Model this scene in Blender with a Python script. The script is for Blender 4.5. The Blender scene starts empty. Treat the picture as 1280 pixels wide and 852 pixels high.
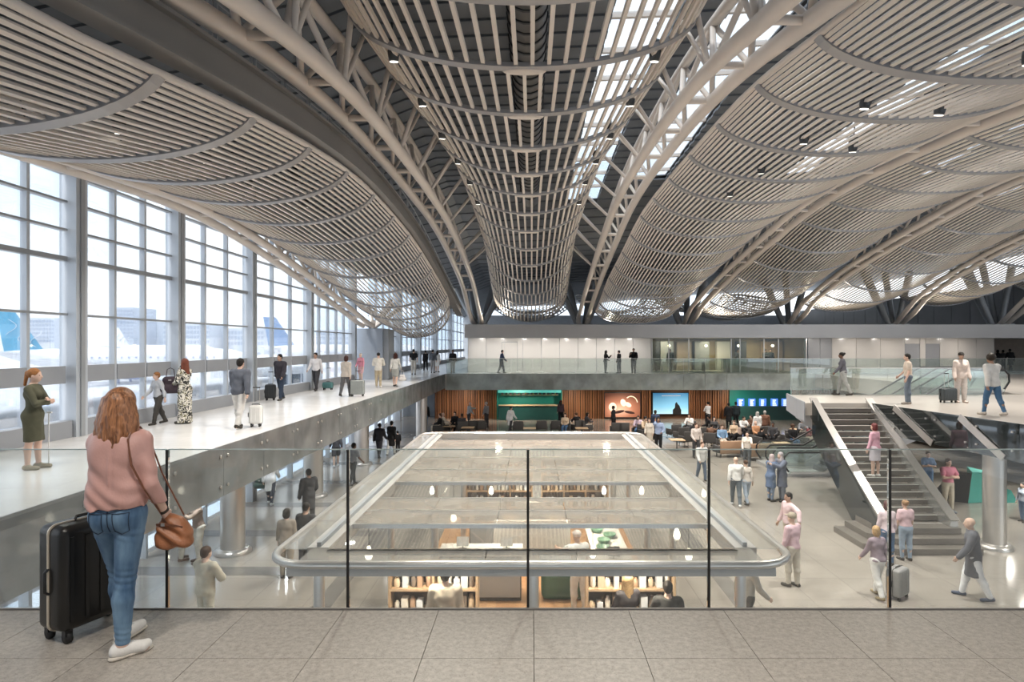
import bpy, bmesh, math, random
import numpy as np
from mathutils import Vector, Matrix

rnd = random.Random(7)
SC = bpy.context.scene
COL = SC.collection
F, VX, VY, EYE = 768.0, 665.0, 432.0, 1.95      # focal length (px of a 1280 frame), vanishing point, eye height
LOW = -3.5                                      # level of the lower hall; the upper level is z = 0

# ------------------------------------------------------------------ camera, world, exposure
cam = bpy.data.cameras.new('camera')
cam.sensor_fit = 'HORIZONTAL'; cam.sensor_width = 36.0; cam.lens = F / 1280 * 36
cam.shift_x = -(VX - 640) / 1280; cam.shift_y = (VY - 426) / 1280
cam.clip_end = 3000
camo = bpy.data.objects.new('camera', cam); COL.objects.link(camo)
camo.location = (0, 0, EYE); camo.rotation_euler = (math.pi / 2, 0, 0)
SC.camera = camo
SC.view_settings.view_transform = 'Standard'; SC.view_settings.look = 'None'
SC.view_settings.gamma = 1.0; SC.view_settings.use_curve_mapping = False
SC.view_settings.exposure = 0.55
SC.cycles.max_bounces = 10; SC.cycles.diffuse_bounces = 5; SC.cycles.glossy_bounces = 4
SC.cycles.transparent_max_bounces = 40; SC.cycles.transmission_bounces = 6
SC.cycles.caustics_reflective = False; SC.cycles.caustics_refractive = False
SC.cycles.sample_clamp_indirect = 6.0
SC.cycles.use_denoising = True

world = bpy.data.worlds.new('sky'); SC.world = world; world.use_nodes = True
wn, wl = world.node_tree.nodes, world.node_tree.links
wn.clear()
w_out = wn.new('ShaderNodeOutputWorld'); w_bg = wn.new('ShaderNodeBackground')
w_tc = wn.new('ShaderNodeTexCoord'); w_no = wn.new('ShaderNodeTexNoise'); w_ra = wn.new('ShaderNodeValToRGB')
w_no.inputs['Scale'].default_value = 2.3; w_no.inputs['Detail'].default_value = 6; w_no.inputs['Roughness'].default_value = 0.55
w_ra.color_ramp.elements[0].position = 0.40; w_ra.color_ramp.elements[0].color = (0.66, 0.81, 0.98, 1)
w_ra.color_ramp.elements[1].position = 0.56; w_ra.color_ramp.elements[1].color = (0.96, 0.98, 1.0, 1)
w_bg.inputs['Strength'].default_value = 1.45
wl.new(w_tc.outputs['Generated'], w_no.inputs['Vector']); wl.new(w_no.outputs['Fac'], w_ra.inputs['Fac'])
wl.new(w_ra.outputs['Color'], w_bg.inputs['Color']); wl.new(w_bg.outputs['Background'], w_out.inputs['Surface'])

sun_d = bpy.data.lights.new('sun', 'SUN'); sun_d.energy = 1.6; sun_d.angle = math.radians(6); sun_d.color = (1.0, 0.95, 0.88)
sun = bpy.data.objects.new('sun', sun_d); COL.objects.link(sun)
sun.rotation_euler = Vector((0.52, 0.42, -0.95)).to_track_quat('-Z', 'Y').to_euler()

# ------------------------------------------------------------------ helpers
def P(px, py, z=0.0):
    """pixel on a horizontal plane at height z -> point"""
    y = (EYE - z) * F / (py - VY)
    return Vector(((px - VX) / F * y, y, z))
def D(px, py, y):
    """pixel at a known distance y -> point"""
    return Vector(((px - VX) / F * y, y, EYE - (py - VY) / F * y))
def lerp_tab(tab, v):
    xs = [t[0] for t in tab]; ys = [t[1] for t in tab]
    return float(np.interp(v, xs, ys))

def place(o, parent=None):
    COL.objects.link(o)
    if parent is not None:
        o.parent = parent
        o.matrix_parent_inverse = WI.get(parent.name, Matrix()).copy()
    return o
WI = {}
def tag(o, label=None, cat=None, group=None, kind=None):
    if label: o['label'] = label
    if cat: o['category'] = cat
    if group: o['group'] = group
    if kind: o['kind'] = kind
    return o
def thing(name, label, cat, loc=(0, 0, 0), group=None, kind=None):
    """Empty at the base of a thing; parts are given in world coordinates"""
    o = bpy.data.objects.new(name, None); COL.objects.link(o)
    o.empty_display_size = 0.2
    o.location = loc
    WI[o.name] = Matrix.Translation(loc).inverted()
    return tag(o, label, cat, group, kind)
def local(name, label=None, cat=None, group=None):
    """Empty whose parts are given in its own local frame"""
    o = bpy.data.objects.new(name, None); COL.objects.link(o); o.empty_display_size = 0.2
    return tag(o, label, cat, group)
def copy_tree(o, parent=None):
    c = o.copy(); COL.objects.link(c)
    if parent is not None:
        c.parent = parent; c.matrix_parent_inverse = o.matrix_parent_inverse.copy()
    for ch in CHILD.get(o.name, []):
        copy_tree(ch, c)
    return c
CHILD = {}

class MB:
    """collects verts and faces of ONE piece"""
    def __init__(s): s.v = []; s.f = []; s.sm = []
    def add(s, vs, fs, smooth=False):
        n = len(s.v); s.v += [tuple(v) for v in vs]
        s.f += [tuple(i + n for i in f) for f in fs]; s.sm += [smooth] * len(fs)
        return s
    def box(s, x0, x1, y0, y1, z0, z1):
        return s.add([(x, y, z) for z in (z0, z1) for y in (y0, y1) for x in (x0, x1)],
                     [(0, 2, 3, 1), (4, 5, 7, 6), (0, 1, 5, 4), (2, 6, 7, 3), (0, 4, 6, 2), (1, 3, 7, 5)])
    def obox(s, c, size, rz=0.0, rx=0.0):
        hx, hy, hz = [q / 2 for q in size]
        m = Matrix.Rotation(rz, 3, 'Z') @ Matrix.Rotation(rx, 3, 'X'); c = Vector(c)
        return s.add([c + m @ Vector((x, y, z)) for z in (-hz, hz) for y in (-hy, hy) for x in (-hx, hx)],
                     [(0, 2, 3, 1), (4, 5, 7, 6), (0, 1, 5, 4), (2, 6, 7, 3), (0, 4, 6, 2), (1, 3, 7, 5)])
    def tube(s, pts, r, n=10, caps=True):
        pts = [Vector(p) for p in pts]; rs = r if isinstance(r, (list, tuple)) else [r] * len(pts)
        vs = []; fs = []; up = None
        for i, p in enumerate(pts):
            a = pts[max(i - 1, 0)]; b = pts[min(i + 1, len(pts) - 1)]
            t = (b - a).normalized()
            if up is None:
                up = Vector((0, 0, 1)) if abs(t.z) < 0.95 else Vector((1, 0, 0))
            u = t.cross(up).normalized(); w = u.cross(t).normalized(); up = w
            for k in range(n):
                q = 2 * math.pi * k / n
                vs.append(p + (u * math.cos(q) + w * math.sin(q)) * rs[i])
        for i in range(len(pts) - 1):
            for k in range(n):
                fs.append((i * n + k, i * n + (k + 1) % n, (i + 1) * n + (k + 1) % n, (i + 1) * n + k))
        s.add(vs, fs, True)
        if caps:
            s.add([vs[k] for k in range(n)], [tuple(range(n))][::1])
            s.add([vs[-n + k] for k in range(n)], [tuple(range(n))[::-1]])
        return s
    def bar(s, pts, w, h, up=(0, 0, 1), closed=False):
        """rectangular section along a path; w across, h along up"""
        pts = [Vector(p) for p in pts]; up0 = Vector(up); vs = []; fs = []; n = len(pts)
        for i, p in enumerate(pts):
            a = pts[(i - 1) % n] if closed else pts[max(i - 1, 0)]
            b = pts[(i + 1) % n] if closed else pts[min(i + 1, n - 1)]
            t = (b - a).normalized(); u = t.cross(up0)
            u = u.normalized() if u.length > 1e-6 else Vector((1, 0, 0))
            ww = u.cross(t).normalized()
            for (cu, cw) in ((-1, -1), (1, -1), (1, 1), (-1, 1)):
                vs.append(p + u * (cu * w / 2) + ww * (cw * h / 2))
        m = n if closed else n - 1
        for i in range(m):
            j = (i + 1) % n
            for k in range(4):
                fs.append((i * 4 + k, i * 4 + (k + 1) % 4, j * 4 + (k + 1) % 4, j * 4 + k))
        if not closed:
            fs += [(3, 2, 1, 0), tuple((n - 1) * 4 + k for k in range(4))]
        return s.add(vs, fs)
    def lathe(s, prof, n=20, c=(0, 0, 0)):
        c = Vector(c); vs = []; fs = []
        for (r, z) in prof:
            for k in range(n):
                q = 2 * math.pi * k / n
                vs.append(c + Vector((r * math.cos(q), r * math.sin(q), z)))
        for i in range(len(prof) - 1):
            for k in range(n):
                fs.append((i * n + k, i * n + (k + 1) % n, (i + 1) * n + (k + 1) % n, (i + 1) * n + k))
        s.add(vs, fs, True)
        if prof[0][0] > 1e-4: s.add(vs[:n], [tuple(range(n))[::-1]])
        if prof[-1][0] > 1e-4: s.add(vs[-n:], [tuple(range(n))])
        return s
    def prism(s, poly, d0, d1, axis='z'):
        """polygon (2-D) extruded between d0 and d1 along an axis"""
        def q(p, d):
            return {'z': (p[0], p[1], d), 'y': (p[0], d, p[1]), 'x': (d, p[0], p[1])}[axis]
        n = len(poly)
        vs = [q(p, d0) for p in poly] + [q(p, d1) for p in poly]
        fs = [tuple(range(n))[::-1], tuple(range(n, 2 * n))]
        fs += [(i, (i + 1) % n, n + (i + 1) % n, n + i) for i in range(n)]
        return s.add(vs, fs)
    def mesh(s, name):
        me = bpy.data.meshes.new(name); me.from_pydata(s.v, [], s.f)
        me.polygons.foreach_set('use_smooth', s.sm)
        me.update()
        bm = bmesh.new(); bm.from_mesh(me); bmesh.ops.recalc_face_normals(bm, faces=bm.faces); bm.to_mesh(me); bm.free()
        return me
    def build(s, name, material, parent=None):
        me = s.mesh(name); me.materials.append(material)
        o = bpy.data.objects.new(name, me)
        place(o, parent)
        if parent is not None: CHILD.setdefault(parent.name, []).append(o)
        return o
def from_mesh(name, me, parent=None, mat_=None):
    o = bpy.data.objects.new(name, me)
    if mat_ is not None:
        if len(me.materials) == 0: me.materials.append(None)
        o.material_slots[0].link = 'OBJECT'; o.material_slots[0].material = mat_
    place(o, parent)
    if parent is not None: CHILD.setdefault(parent.name, []).append(o)
    return o
def rbox_mesh(name, sx, sy, sz, r, seg=3, z0=0.0):
    bm = bmesh.new(); bmesh.ops.create_cube(bm, size=1.0)
    for v in bm.verts:
        v.co.x *= sx; v.co.y *= sy; v.co.z = (v.co.z + 0.5) * sz + z0
    bmesh.ops.bevel(bm, geom=list(bm.edges), offset=r, segments=seg, affect='EDGES', profile=0.5)
    me = bpy.data.meshes.new(name); bm.to_mesh(me); bm.free()
    me.polygons.foreach_set('use_smooth', [True] * len(me.polygons)); me.update()
    return me
def struct(name, mb, m, label=None):
    o = mb.build(name, m); o['kind'] = 'structure'
    if label: o['label'] = label
    return o

# ------------------------------------------------------------------ materials
MATS = {}
def mat(name, col, rough=0.5, metal=0.0, var=0.08, scale=3.0, bump=0.0, bscale=40.0, spec=0.5, emit=None, coat=0.0):
    if name in MATS: return MATS[name]
    m = bpy.data.materials.new(name); m.use_nodes = True; MATS[name] = m
    n, l = m.node_tree.nodes, m.node_tree.links
    b = n['Principled BSDF']
    b.inputs['Roughness'].default_value = rough; b.inputs['Metallic'].default_value = metal
    b.inputs['Specular IOR Level'].default_value = spec; b.inputs['Coat Weight'].default_value = coat
    tc = n.new('ShaderNodeTexCoord')
    if var > 0:
        no = n.new('ShaderNodeTexNoise'); no.inputs['Scale'].default_value = scale; no.inputs['Detail'].default_value = 4
        l.new(tc.outputs['Object'], no.inputs['Vector'])
        ra = n.new('ShaderNodeValToRGB')
        ra.color_ramp.elements[0].position = 0.3; ra.color_ramp.elements[1].position = 0.7
        ra.color_ramp.elements[0].color = tuple(c * (1 - var) for c in col[:3]) + (1,)
        ra.color_ramp.elements[1].color = tuple(min(1, c * (1 + var)) for c in col[:3]) + (1,)
        l.new(no.outputs['Fac'], ra.inputs['Fac']); l.new(ra.outputs['Color'], b.inputs['Base Color'])
    else:
        b.inputs['Base Color'].default_value = tuple(col[:3]) + (1,)
    if bump > 0:
        nb = n.new('ShaderNodeTexNoise'); nb.inputs['Scale'].default_value = bscale; nb.inputs['Detail'].default_value = 3
        l.new(tc.outputs['Object'], nb.inputs['Vector'])
        bu = n.new('ShaderNodeBump'); bu.inputs['Strength'].default_value = bump; bu.inputs['Distance'].default_value = 0.02
        l.new(nb.outputs['Fac'], bu.inputs['Height']); l.new(bu.outputs['Normal'], b.inputs['Normal'])
    if emit:
        b.inputs['Emission Color'].default_value = tuple(emit[:3]) + (1,); b.inputs['Emission Strength'].default_value = emit[3]
    return m
def glass(name, tint=(0.95, 0.97, 0.97), gloss=0.6, veil=0.0, veilcol=(0.8, 0.8, 0.78), rough=0.02, base=0.03):
    if name in MATS: return MATS[name]
    m = bpy.data.materials.new(name); m.use_nodes = True; MATS[name] = m
    n, l = m.node_tree.nodes, m.node_tree.links; n.clear()
    out = n.new('ShaderNodeOutputMaterial'); tr = n.new('ShaderNodeBsdfTransparent'); gl = n.new('ShaderNodeBsdfGlossy')
    tr.inputs['Color'].default_value = tuple(tint) + (1,); gl.inputs['Roughness'].default_value = rough
    gl.inputs['Color'].default_value = (0.95, 0.97, 1.0, 1)
    fr = n.new('ShaderNodeFresnel'); fr.inputs['IOR'].default_value = 1.45
    mu = n.new('ShaderNodeMath'); mu.operation = 'MULTIPLY_ADD'; mu.inputs[1].default_value = gloss; mu.inputs[2].default_value = base
    l.new(fr.outputs['Fac'], mu.inputs[0])
    mx = n.new('ShaderNodeMixShader'); l.new(mu.outputs[0], mx.inputs['Fac']); l.new(tr.outputs[0], mx.inputs[1]); l.new(gl.outputs[0], mx.inputs[2])
    last = mx
    if veil > 0:
        df = n.new('ShaderNodeBsdfDiffuse'); df.inputs['Color'].default_value = tuple(veilcol) + (1,)
        tl = n.new('ShaderNodeBsdfTranslucent'); tl.inputs['Color'].default_value = tuple(veilcol) + (1,)
        ad = n.new('ShaderNodeMixShader'); ad.inputs['Fac'].default_value = 0.5
        l.new(df.outputs[0], ad.inputs[1]); l.new(tl.outputs[0], ad.inputs[2])
        no = n.new('ShaderNodeTexNoise'); no.inputs['Scale'].default_value = 1.3; no.inputs['Detail'].default_value = 3
        tc = n.new('ShaderNodeTexCoord'); l.new(tc.outputs['Object'], no.inputs['Vector'])
        mr = n.new('ShaderNodeMapRange'); mr.inputs['From Min'].default_value = 0.3; mr.inputs['From Max'].default_value = 0.7
        mr.inputs['To Min'].default_value = veil * 0.75; mr.inputs['To Max'].default_value = veil * 1.25
        l.new(no.outputs['Fac'], mr.inputs['Value'])
        m2 = n.new('ShaderNodeMixShader'); l.new(mr.outputs[0], m2.inputs['Fac']); l.new(mx.outputs[0], m2.inputs[1]); l.new(ad.outputs[0], m2.inputs[2])
        last = m2
    l.new(last.outputs[0], out.inputs['Surface'])
    return m
def wood(name, c0, c1, rough=0.45, scale=6.0, stretch=(1, 1, 0.08)):
    if name in MATS: return MATS[name]
    m = bpy.data.materials.new(name); m.use_nodes = True; MATS[name] = m
    n, l = m.node_tree.nodes, m.node_tree.links; b = n['Principled BSDF']; b.inputs['Roughness'].default_value = rough
    tc = n.new('ShaderNodeTexCoord'); mp = n.new('ShaderNodeMapping'); mp.inputs['Scale'].default_value = stretch
    no = n.new('ShaderNodeTexNoise'); no.inputs['Scale'].default_value = scale * 4; no.inputs['Detail'].default_value = 6
    oi = n.new('ShaderNodeObjectInfo'); ad = n.new('ShaderNodeMath'); ad.operation = 'MULTIPLY_ADD'
    ad.inputs[1].default_value = 0.5; ad.inputs[2].default_value = -0.25
    a2 = n.new('ShaderNodeMath'); a2.operation = 'ADD'
    ra = n.new('ShaderNodeValToRGB'); ra.color_ramp.elements[0].position = 0.25; ra.color_ramp.elements[1].position = 0.75
    ra.color_ramp.elements[0].color = tuple(c0) + (1,); ra.color_ramp.elements[1].color = tuple(c1) + (1,)
    l.new(tc.outputs['Object'], mp.inputs['Vector']); l.new(mp.outputs[0], no.inputs['Vector'])
    l.new(oi.outputs['Random'], ad.inputs[0]); l.new(no.outputs['Fac'], a2.inputs[0]); l.new(ad.outputs[0], a2.inputs[1])
    l.new(a2.outputs[0], ra.inputs['Fac']); l.new(ra.outputs['Color'], b.inputs['Base Color'])
    return m
def granite(name, base, dark, light):
    m = bpy.data.materials.new(name); m.use_nodes = True; MATS[name] = m
    n, l = m.node_tree.nodes, m.node_tree.links; b = n['Principled BSDF']; b.inputs['Roughness'].default_value = 0.42
    tc = n.new('ShaderNodeTexCoord'); geo = n.new('ShaderNodeNewGeometry')
    v = n.new('ShaderNodeTexVoronoi'); v.inputs['Scale'].default_value = 85
    r = n.new('ShaderNodeValToRGB'); r.color_ramp.elements[0].position = 0.10; r.color_ramp.elements[1].position = 0.30
    r.color_ramp.elements[0].color = (1, 1, 1, 1); r.color_ramp.elements[1].color = (0, 0, 0, 1)
    no = n.new('ShaderNodeTexNoise'); no.inputs['Scale'].default_value = 26; no.inputs['Detail'].default_value = 5; no.inputs['Roughness'].default_value = 0.7
    r2 = n.new('ShaderNodeValToRGB'); r2.color_ramp.elements[0].position = 0.36; r2.color_ramp.elements[1].position = 0.66
    r2.color_ramp.elements[0].color = tuple(base) + (1,); r2.color_ramp.elements[1].color = tuple(light) + (1,)
    n3 = n.new('ShaderNodeTexNoise'); n3.inputs['Scale'].default_value = 9; n3.inputs['Detail'].default_value = 3
    mlt = n.new('ShaderNodeMath'); mlt.operation = 'MULTIPLY'
    mx = n.new('ShaderNodeMix'); mx.data_type = 'RGBA'
    for q in (v, no, n3): l.new(geo.outputs['Position'], q.inputs['Vector'])
    l.new(v.outputs['Distance'], r.inputs['Fac']); l.new(no.outputs['Fac'], r2.inputs['Fac'])
    l.new(r.outputs['Color'], mlt.inputs[0]); l.new(n3.outputs['Fac'], mlt.inputs[1])
    l.new(mlt.outputs[0], mx.inputs['Factor']); l.new(r2.outputs['Color'], mx.inputs['A']); mx.inputs['B'].default_value = tuple(dark) + (1,)
    l.new(mx.outputs['Result'], b.inputs['Base Color'])
    return m
def tiled(name, c0, c1, grout, size, rough, mortar=0.012, off=0.5):
    m = bpy.data.materials.new(name); m.use_nodes = True; MATS[name] = m
    n, l = m.node_tree.nodes, m.node_tree.links; b = n['Principled BSDF']; b.inputs['Roughness'].default_value = rough
    geo = n.new('ShaderNodeNewGeometry'); br = n.new('ShaderNodeTexBrick')
    br.inputs['Scale'].default_value = 1.0; br.inputs['Brick Width'].default_value = size[0]; br.inputs['Row Height'].default_value = size[1]
    br.inputs['Mortar Size'].default_value = mortar; br.offset = off
    br.inputs['Color1'].default_value = tuple(c0) + (1,); br.inputs['Color2'].default_value = tuple(c1) + (1,); br.inputs['Mortar'].default_value = tuple(grout) + (1,)
    no = n.new('ShaderNodeTexNoise'); no.inputs['Scale'].default_value = 1.1; no.inputs['Detail'].default_value = 6
    mr = n.new('ShaderNodeMapRange'); mr.inputs['To Min'].default_value = 0.86; mr.inputs['To Max'].default_value = 1.12
    vm = n.new('ShaderNodeVectorMath'); vm.operation = 'SCALE'
    l.new(geo.outputs['Position'], br.inputs['Vector']); l.new(geo.outputs['Position'], no.inputs['Vector'])
    l.new(no.outputs['Fac'], mr.inputs['Value']); l.new(br.outputs['Color'], vm.inputs[0]); l.new(mr.outputs[0], vm.inputs['Scale'])
    l.new(vm.outputs[0], b.inputs['Base Color'])
    return m

M_slat = mat('slat_paint', (0.70, 0.645, 0.585), 0.42, 0.0, 0.06, 0.8)
M_tube = mat('tube_paint', (0.68, 0.625, 0.575), 0.38, 0.0, 0.06, 0.6)
M_rib = mat('rib_metal', (0.36, 0.36, 0.37), 0.40, 0.35, 0.06, 0.8)
M_girder = mat('girder_paint', (0.19, 0.185, 0.18), 0.45, 0.1, 0.08, 0.6)
M_deck = mat('roof_deck', (0.15, 0.165, 0.185), 0.55, 0.2, 0.12, 0.7)
M_dark = mat('dark_metal', (0.055, 0.06, 0.065), 0.4, 0.4, 0.08)
M_steel = mat('brushed_steel', (0.58, 0.555, 0.53), 0.30, 0.75, 0.05, 2.0)
M_grey = mat('grey_metal', (0.33, 0.35, 0.37), 0.42, 0.25, 0.06, 1.0)
M_mull = mat('mullion_paint', (0.50, 0.535, 0.58), 0.38, 0.25, 0.05, 1.0)
M_band = mat('spandrel_grey', (0.30, 0.315, 0.34), 0.45, 0.1, 0.06, 1.0)
M_panel = mat('white_panel', (0.70, 0.68, 0.655), 0.22, 0.0, 0.05, 0.25, coat=0.3)
M_fascia = mat('fascia_metal', (0.48, 0.475, 0.475), 0.3, 0.3, 0.06, 0.3)
M_white = mat('white_paint', (0.74, 0.74, 0.73), 0.4, 0.0, 0.03)
M_black = mat('black_plastic', (0.012, 0.012, 0.013), 0.35, 0.0, 0.1)
M_rubber = mat('black_rubber', (0.01, 0.01, 0.01), 0.6, 0.0, 0.0)
M_walk = tiled('walkway_stone', (0.74, 0.73, 0.715), (0.70, 0.695, 0.685), (0.60, 0.595, 0.585), (1.2, 0.6), 0.22, 0.006)
M_low = tiled('lower_stone', (0.31, 0.28, 0.248), (0.28, 0.255, 0.226), (0.215, 0.195, 0.175), (1.2, 1.2), 0.13, 0.010, 0.0)
M_inlay = mat('dark_stone_inlay', (0.15, 0.14, 0.13), 0.22, 0.0, 0.15, 2.0)
M_gran = granite('granite', (0.32, 0.29, 0.255), (0.03, 0.027, 0.024), (0.47, 0.43, 0.385))
M_woodw = wood('wall_wood', (0.15, 0.058, 0.024), (0.36, 0.155, 0.065))
M_woodf = wood('floor_wood', (0.40, 0.21, 0.10), (0.58, 0.34, 0.18), 0.35, 3.0, (0.2, 2.5, 1))
M_woodl = wood('light_wood', (0.42, 0.29, 0.18), (0.58, 0.42, 0.27), 0.5)
M_teal = mat('teal_paint', (0.012, 0.23, 0.19), 0.4, 0.0, 0.1, 0.6)
G_wall = glass('window_glass', (0.97, 0.985, 1.0), 0.45, 0.02, (0.85, 0.9, 0.97))
G_front = glass('railing_glass', (0.93, 0.955, 0.95), 0.7, 0.032, (0.80, 0.80, 0.78), 0.01, 0.015)
G_edge = glass('glass_edge', (0.55, 0.68, 0.66), 0.8, 0.45, (0.75, 0.82, 0.82))
G_fascia = glass('fascia_glass', (0.25, 0.28, 0.28), 0.8, 0.62, (0.46, 0.475, 0.475), 0.05, 0.08)
G_far = glass('far_balustrade_glass', (0.90, 0.95, 0.93), 0.8, 0.10, (0.72, 0.78, 0.76), 0.02, 0.05)
G_darkg = glass('dark_fascia_glass', (0.16, 0.20, 0.20), 0.9, 0.25, (0.12, 0.14, 0.14), 0.03, 0.10)
G_canopy = glass('canopy_clear_glass', (0.98, 0.98, 0.97), 0.22, 0.012, (0.8, 0.78, 0.74), 0.02, 0.0)
G_frost = glass('canopy_frosted_glass', (0.90, 0.89, 0.86), 0.25, 0.36, (0.52, 0.49, 0.45), 0.08, 0.02)
# ================================================================== THE SETTING
# ---- balcony under the camera: granite tiles with open joints
BY = 4.54
TS = 0.70
balc = struct('floor', MB().box(-6.0, 7.0, -2.5, BY, -0.9, -0.03), mat('joint_grey', (0.10, 0.095, 0.09), 0.8), 'grey granite tiled balcony floor at the glass railing')
tile_me = MB().box(-TS / 2 + 0.002, TS / 2 - 0.002, -TS / 2 + 0.002, TS / 2 - 0.002, -0.03, 0.0).mesh('floor_tile')
tile_me.materials.append(M_gran)
for r in range(4):
    for c in range(-8, 10):
        o = from_mesh('floor_tile', tile_me, balc)
        o.location = (0.012 + TS * (c + 0.5), BY - 0.006 - TS * (r + 0.5), 0)

# ---- lower hall floor
low = struct('floor_lower', MB().box(-10.3, 46, 2.0, 92, LOW - 0.3, LOW), M_low, 'grey beige polished stone floor of the lower hall')
for k, yy in enumerate((9.6, 11.9, 14.6, 17.6, 20.8, 24.3, 28.2, 33.0, 38.5)):
    o = MB().box(-10.2, -4.6, yy, yy + 0.55, LOW - 0.01, LOW + 0.004).build('dark_inlay_strip', M_inlay, low)
for pts in ([(-4.6, 7.6), (-4.2, 7.6), (-4.2, 21.2), (-4.6, 21.2)], [(4.25, 7.6), (4.65, 7.6), (4.65, 21.2), (4.25, 21.2)],
            [(-4.2, 20.8), (4.25, 20.8), (4.25, 21.2), (-4.2, 21.2)]):
    MB().prism(pts, LOW - 0.01, LOW + 0.004).build('dark_inlay_strip', M_inlay, low)

# ---- left walkway
XE, XW = -6.05, -10.0
wk = struct('floor_walkway', MB().box(XW, XE, -9.0, 92, -0.45, 0.0), M_walk, 'white stone floor of the raised walkway along the window wall')
MB().box(XW + 0.2, XE - 0.15, 3.0, 42.7, -0.98, -0.451).build('walkway_soffit', M_grey, wk)
fas = thing('walkway_glass_fascia', 'grey glass fascia panels along the edge of the white walkway', 'glass panel', (XE, 20, -1.0))
y = 3.0
fas_me = None
while y < 42.5:
    MB().box(XE, XE + 0.03, y + 0.006, y + 1.79, -0.98, 0.004).build('glass_panel', G_fascia, fas)
    for (dy, dz) in ((0.14, -0.2), (0.14, -0.78), (1.66, -0.2), (1.66, -0.78)):
        f = MB(); f.lathe([(0.0, -0.01), (0.035, -0.01), (0.035, 0.012), (0.0, 0.012)], 10)
        f.v = [(XE + 0.042 + v[2], y + dy + v[0], dz + v[1]) for v in f.v]
        if y < 24: f.build('bolt', M_steel, fas)
    y += 1.8

# ---- left curtain wall: bays between columns
CY = [-8.5, -4.8, -1.1, 2.5, 6.2, 9.9, 13.3, 17.1, 21.6, 27.3, 34.0]
TR = [0.36, 1.15, 1.5, 2.62, 3.8, 4.42, 5.02, 5.62, 6.2]
def curtain(n, y0, y1, nm, tr, x=XW, low_too=True):
    w = bpy.data.objects.new('window_%d' % n, None); COL.objects.link(w); w['kind'] = 'structure'
    w.location = (x, y0, 0); WI[w.name] = Matrix.Translation(w.location).inverted()
    w['label'] = 'tall glazed curtain wall bay with pale grey mullions'
    ys = [y0 + (y1 - y0) * k / (nm + 1) for k in range(nm + 2)]
    for k in range(1, nm + 1):
        MB().box(x - 0.05, x + 0.08, ys[k] - 0.04, ys[k] + 0.04, 0.0, tr[-1]).build('mullion', M_mull, w)
    for i, z in enumerate(tr[:-1]):
        if z == 1.15: continue
        h = 0.10 if abs(z - 3.8) < 0.01 else 0.045
        if abs(z - 1.5) < 0.01:
            for k in range(nm + 1):
                MB().box(x - 0.05, x + 0.10, ys[k] + 0.05, ys[k + 1] - 0.05, 1.15, 1.52).build('spandrel_panel', M_band, w)
        elif i == 0:
            MB().box(x - 0.05, x + 0.20, y0, y1, 0.0, 0.36).build('sill_panel', M_band, w)
        else:
            MB().box(x - 0.04, x + 0.10, y0, y1, z - h / 2, z + h / 2).build('transom', M_grey, w)
    zs = [0.36, 1.15, 1.52] + tr[3:]
    for a, b in zip(zs[:-1], zs[1:]):
        if (a, b) == (1.15, 1.52): continue
        for k in range(nm + 1):
            MB().box(x - 0.012, x + 0.012, ys[k] + 0.03, ys[k + 1] - 0.03, a + 0.01, b - 0.01).build('pane', G_wall, w)
    if low_too:
        for k in range(nm + 1):
            MB().box(x - 0.012, x + 0.012, ys[k] + 0.03, ys[k + 1] - 0.03, LOW + 0.05, -1.0).build('pane', G_wall, w)
        for k in range(1, nm + 1):
            MB().box(x - 0.08, x + 0.12, ys[k] - 0.045, ys[k] + 0.045, LOW, -0.46).build('mullion', M_mull, w)
        MB().box(x - 0.05, x + 0.1, y0, y1, -1.0, -0.46).build('transom', M_grey, w)
for i in range(len(CY) - 1):
    curtain(i + 1, CY[i] + 0.20, CY[i + 1] - 0.20, 4 if i == 9 else 2, TR)
for i, (a, b) in enumerate(((37.5, 44.8), (45.2, 52.8), (53.2, 61.8), (62.2, 73.8), (74.2, 90.0))):
    curtain(11 + i, a, b, 3, [0.36, 1.15, 1.5, 2.62, 3.8, 5.02, 6.2], low_too=(i < 2))
for k, yc in enumerate(CY):
    c = thing('window_column', 'tall blue grey steel column in the left window wall', 'column', (XW, yc, LOW), 'columns of the left window wall')
    MB().box(XW - 0.10, XW + 0.26, yc - 0.17, yc + 0.17, LOW, 7.6).build('column_shaft', M_mull, c)
    MB().box(XW + 0.261, XW + 0.29, yc - 0.06, yc + 0.06, LOW, 7.6).build('cover_strip', M_grey, c)
for yc in (45.0, 53.0, 62.0, 74.0):
    MB_ = MB().box(XW - 0.14, XW + 0.4, yc - 0.2, yc + 0.2, LOW, 7.6)
    tag(MB_.build('window_column', M_mull), 'tall blue grey steel column in the distant part of the window wall', 'column', 'distant window columns')
# the block where the left roof truss lands
blk = thing('truss_pier', 'blue grey clad pier carrying the splayed legs of the left roof truss', 'pier', (-9.4, 36, 0))
MB().box(-10.2, -8.55, 35.2, 36.9, -0.0, 2.95).build('pier_body', mat('pier_cladding', (0.33, 0.37, 0.43), 0.4, 0.2, 0.05), blk)
MB().box(-8.55, -8.25, 35.3, 36.8, -0.0, 2.9).build('pier_flank', M_grey, blk)
struct('wall_behind', MB().box(-10.3, 20, -9.4, -9.0, LOW, 9), mat('rear_wall', (0.5, 0.48, 0.46), 0.6), 'plain pale wall behind the balcony')
struct('wall_header', MB().box(XW - 0.2, XW - 0.02, -9.0, 92, 6.18, 9.2), M_band, 'grey header above the window wall')
struct('wall_side', MB().box(46, 46.3, -9.4, 92, LOW, 6.0), MATS['rear_wall'], 'plain pale wall at the far right of the hall')
# far end of the walkway
struct('wall_back', MB().box(-10.3, 46, 92, 92.4, LOW, 6.5), mat('far_wall', (0.5, 0.53, 0.57), 0.6))

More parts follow.
